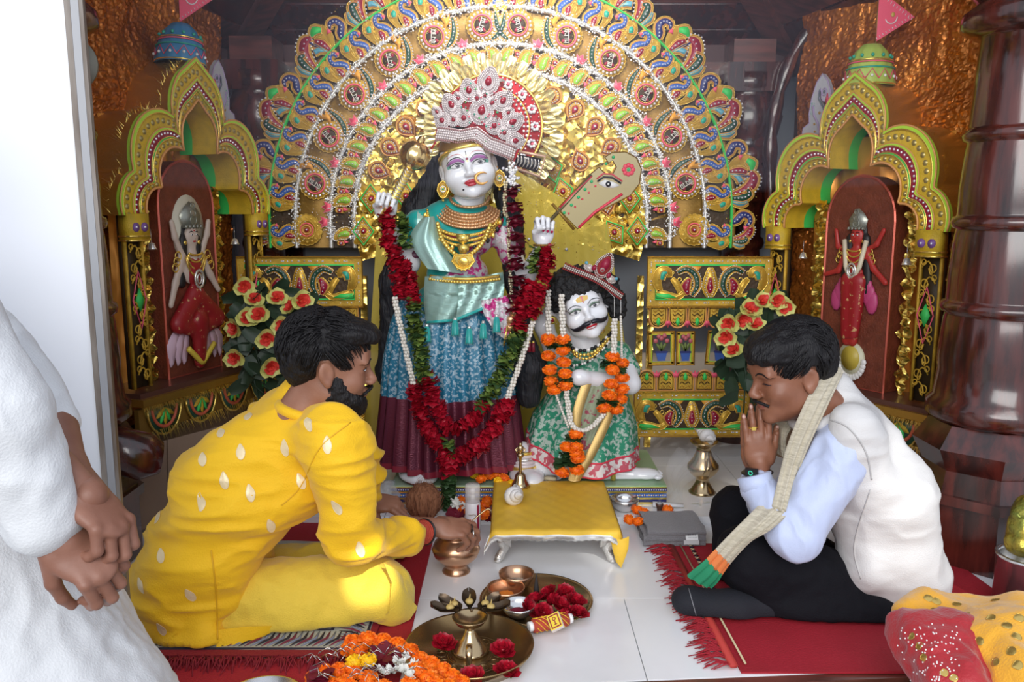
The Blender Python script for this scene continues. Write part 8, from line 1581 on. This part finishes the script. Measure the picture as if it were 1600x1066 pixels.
# floor specks, cardboard, right hand things
CB_ = mat('cardboard_brown', (.26, .18, .125), .85, 0, .1, 60); t = thing('cardboard_sheet', 'brown cardboard sheet leaning below the left niche', 'cardboard', (-1.2, 2.9, 0)); 
for i, (a, b_) in enumerate((((202, 690), (262, 690)), ((264, 690), (352, 688)))):
    p0, p1 = at(a[0], 806, 2.62 + .18 * i), at(b_[0], 800, 2.80 + .2 * i); p0.z = p1.z = .03; up = Vector((0, .03, .27)); b = MB(); b.add([p0, p1, p1 + up, p0 + up] + [p + Vector((0, .004, 0)) for p in (p0, p1, p1 + up, p0 + up)], [(0, 1, 2, 3), (7, 6, 5, 4), (0, 3, 7, 4), (1, 5, 6, 2), (3, 2, 6, 7)], CB_); b.build('panel', t, smooth=False)
RV = mat('red_chunri', (.42, .012, .02), .5, 0, .3, 160, sheen=.3); YV = mat('orange_yellow_veil', (.85, .42, .03), .6, 0, .35, 220, sheen=.4, spec=.3); GD = mat('gold_disc', (.70, .50, .14), .25, .8)
bk0 = Vector((1.16, 1.60, 0)); t = thing('cane_basket', 'cane basket at the lower right holding red cloth under an orange veil', 'basket', Vector((1.12, 1.62, -.30)))
CANE = mat('cane', (.45, .32, .17), .6, 0, .3, 80); b = MB()
for j in range(16): z = -.28 + .019 * j; r = .17 + .05 * j / 15; b.tube([Vector((1.12 + r * cos(a), 1.62 + r * sin(a), z + .003 * sin(a * 24 + PI * (j % 2)))) for a in [2 * PI * i / 96 for i in range(96)]], .011, CANE, 6, closed=True)
b.lathe([(0, -.30), (.17, -.30), (.17, -.285), (0, -.285)], CANE, (1.12, 1.62, 0), 24); b.build('woven_wall', t)
_, brv, _ = org_obj('red_sequined_cloth', [K(P3(1432, 990, 1.72), P3(1490, 1070, 1.58), .052, .07), K(P3(1490, 1020, 1.70), P3(1560, 1090, 1.60), .09, .10), K(P3(1410, 975, 1.76), P3(1450, 1030, 1.66), .03, .04)], RV, None, .006, .03, disp=folds(.010, 12, (1, 1, 1), 61), label='red bandhani cloth with gold discs bundled under the orange veil', cat='cloth')
_, byv, _ = org_obj('orange_veil', [E(P3(1490, 965, 1.80), (.12, .12, .032)), E(P3(1570, 985, 1.76), (.12, .13, .05)), K(P3(1412, 955, 1.80), P3(1450, 940, 1.84), .018, .03), K(P3(1520, 1000, 1.68), P3(1600, 1060, 1.55), .050, .06), E(P3(1600, 1000, 1.66), (.09, .10, .07)), K(P3(1590, 950, 1.82), P3(1650, 960, 1.8), .05, .05)], YV, None, .006, .04, disp=folds(.009, 8, (1, 1, 1), 71), label='orange-yellow veil with gold discs draped over the red cloth bundle', cat='veil')
ov = [o for o in C.objects if o.name.startswith('orange_veil')][0]; rv = [o for o in C.objects if o.name.startswith('red_sequined_cloth')][0]
for x, y in ((1450, 935), (1463, 940), (1508, 960), (1548, 966), (1555, 938), (1592, 966), (1513, 973), (1573, 978), (1588, 995), (1460, 955), (1530, 1003), (1512, 1015), (1580, 1018), (1555, 1035), (1590, 1040), (1440, 962), (1495, 945)): motif_on(byv, x, y, ov, 90, .010, .010, GD, 'gold_disc')
for x, y in ((1436, 1010), (1443, 1028), (1475, 1052), (1490, 1060), (1425, 995)): motif_on(brv, x, y, rv, 90, .008, .008, GD, 'gold_disc')
b = MB()
for i in range(110):
    x, y = random.uniform(1400, 1500), random.uniform(975, 1064); h = brv.ray_cast(CAMV, ray(x, y).normalized()); h2 = byv.ray_cast(CAMV, ray(x, y).normalized())
    if h[0] is not None and (h2[0] is None or h2[3] > h[3]): b.ell(h[0], .0022, WHITE, n=5, k=3)
b.build('white_dots', rv)['kind'] = 'stuff'
b = MB(); P = [at(x, y, Y) for x, y, Y in ((1455, 985, 1.66), (1470, 1003, 1.64), (1492, 1020, 1.61), (1515, 1040, 1.57), (1535, 1056, 1.54))]; P = resamp(spline(P), .007)
for p in P: b.tube([p, p + Vector((random.uniform(-.01, .01), -.004, -.020))], .003, GOLDB, 4); b.tube([p, p + Vector((random.uniform(-.01, .01), -.006, -.012))], .003, ZARI, 4)
b.build('gold_fringe', ov)['kind'] = 'stuff'
st = Vector((1.47, 2.20, 0)); st = fl(1596, 945); st = Vector((1.43, 2.17, 0)); t = thing('steel_canister', 'stainless steel canister by the foot of the right pillar', 'canister', st); b = MB(); b.lathe([(.085, 0), (.085, .15), (.088, .152), (.088, .16), (.08, .162), (.078, .15), (.078, .02), (0, .02)], SILVM, st, 36); b.build('body', t)
org_obj('gold_foil_packet', [E((1.44, 2.20, .235), (.055, .05, .085)), E((1.43, 2.18, .19), (.06, .055, .04))], mat('gold_green_packet', (.55, .38, .05), .25, .7, .8, 40, col2=(.15, .22, .05), vscale=14), None, .006, .02, disp=lambda P, N: .010 * np.abs(vnoise(P, 26)), label='shiny gold printed packet standing in the steel canister', cat='packet')
org_obj('maroon_cloth', [E((1.30, 2.06, .012), (.24, .12, .022))], MAR, None, .008, .02, disp=folds(.006, 10, (1, 1, 1), 81), label='dark maroon cloth spread behind the orange veil', cat='cloth')
org_obj('yellow_cloth_bag', [E(P3(150, 960, 1.78), (.055, .05, .10)), E(P3(162, 990, 1.78), (.05, .05, .08))], mat('yellow_bag', (.70, .58, .03), .6, 0, .3, 60, col2=(.6, .6, .5), vscale=12, vrange=(.6, .64)), None, .007, .03, disp=folds(.008, 12), label='yellow cloth bag with pale print behind the white kurta', cat='bag')
# faint incense smoke
SM = mat('incense_smoke', (.75, .77, .80), 1.0, alpha=.06)
b = MB()
for k in range(3):
    P = [ih + Vector((.03 * k + .02 * sin(i * .8 + k) + .010 * i, .02 * cos(i * .6), .05 + .022 * i)) for i in range(9)]; b.tube(spline(P), [.004 + .0006 * i for i in range(49)], SM, 8)
o = b.build('incense_smoke', label='faint wisps of smoke rising from the incense holder', cat='smoke'); o['kind'] = 'stuff'
# light incense haze gathered under the ceiling
hz = bpy.data.materials.new('incense_haze'); hz.use_nodes = True; nt = hz.node_tree; nt.nodes.clear(); vo = nt.nodes.new('ShaderNodeVolumeScatter'); vo.inputs['Color'].default_value = (.78, .80, 1, 1); vo.inputs['Density'].default_value = .10; ou = nt.nodes.new('ShaderNodeOutputMaterial'); nt.links.new(vo.outputs[0], ou.inputs['Volume'])
b = MB(); b.box((0, 3.0, 1.62), (2.3, 1.5, .9), hz); o = b.build('haze', smooth=False, label='faint bluish incense haze hanging under the dark ceiling', cat='haze'); o['kind'] = 'stuff'
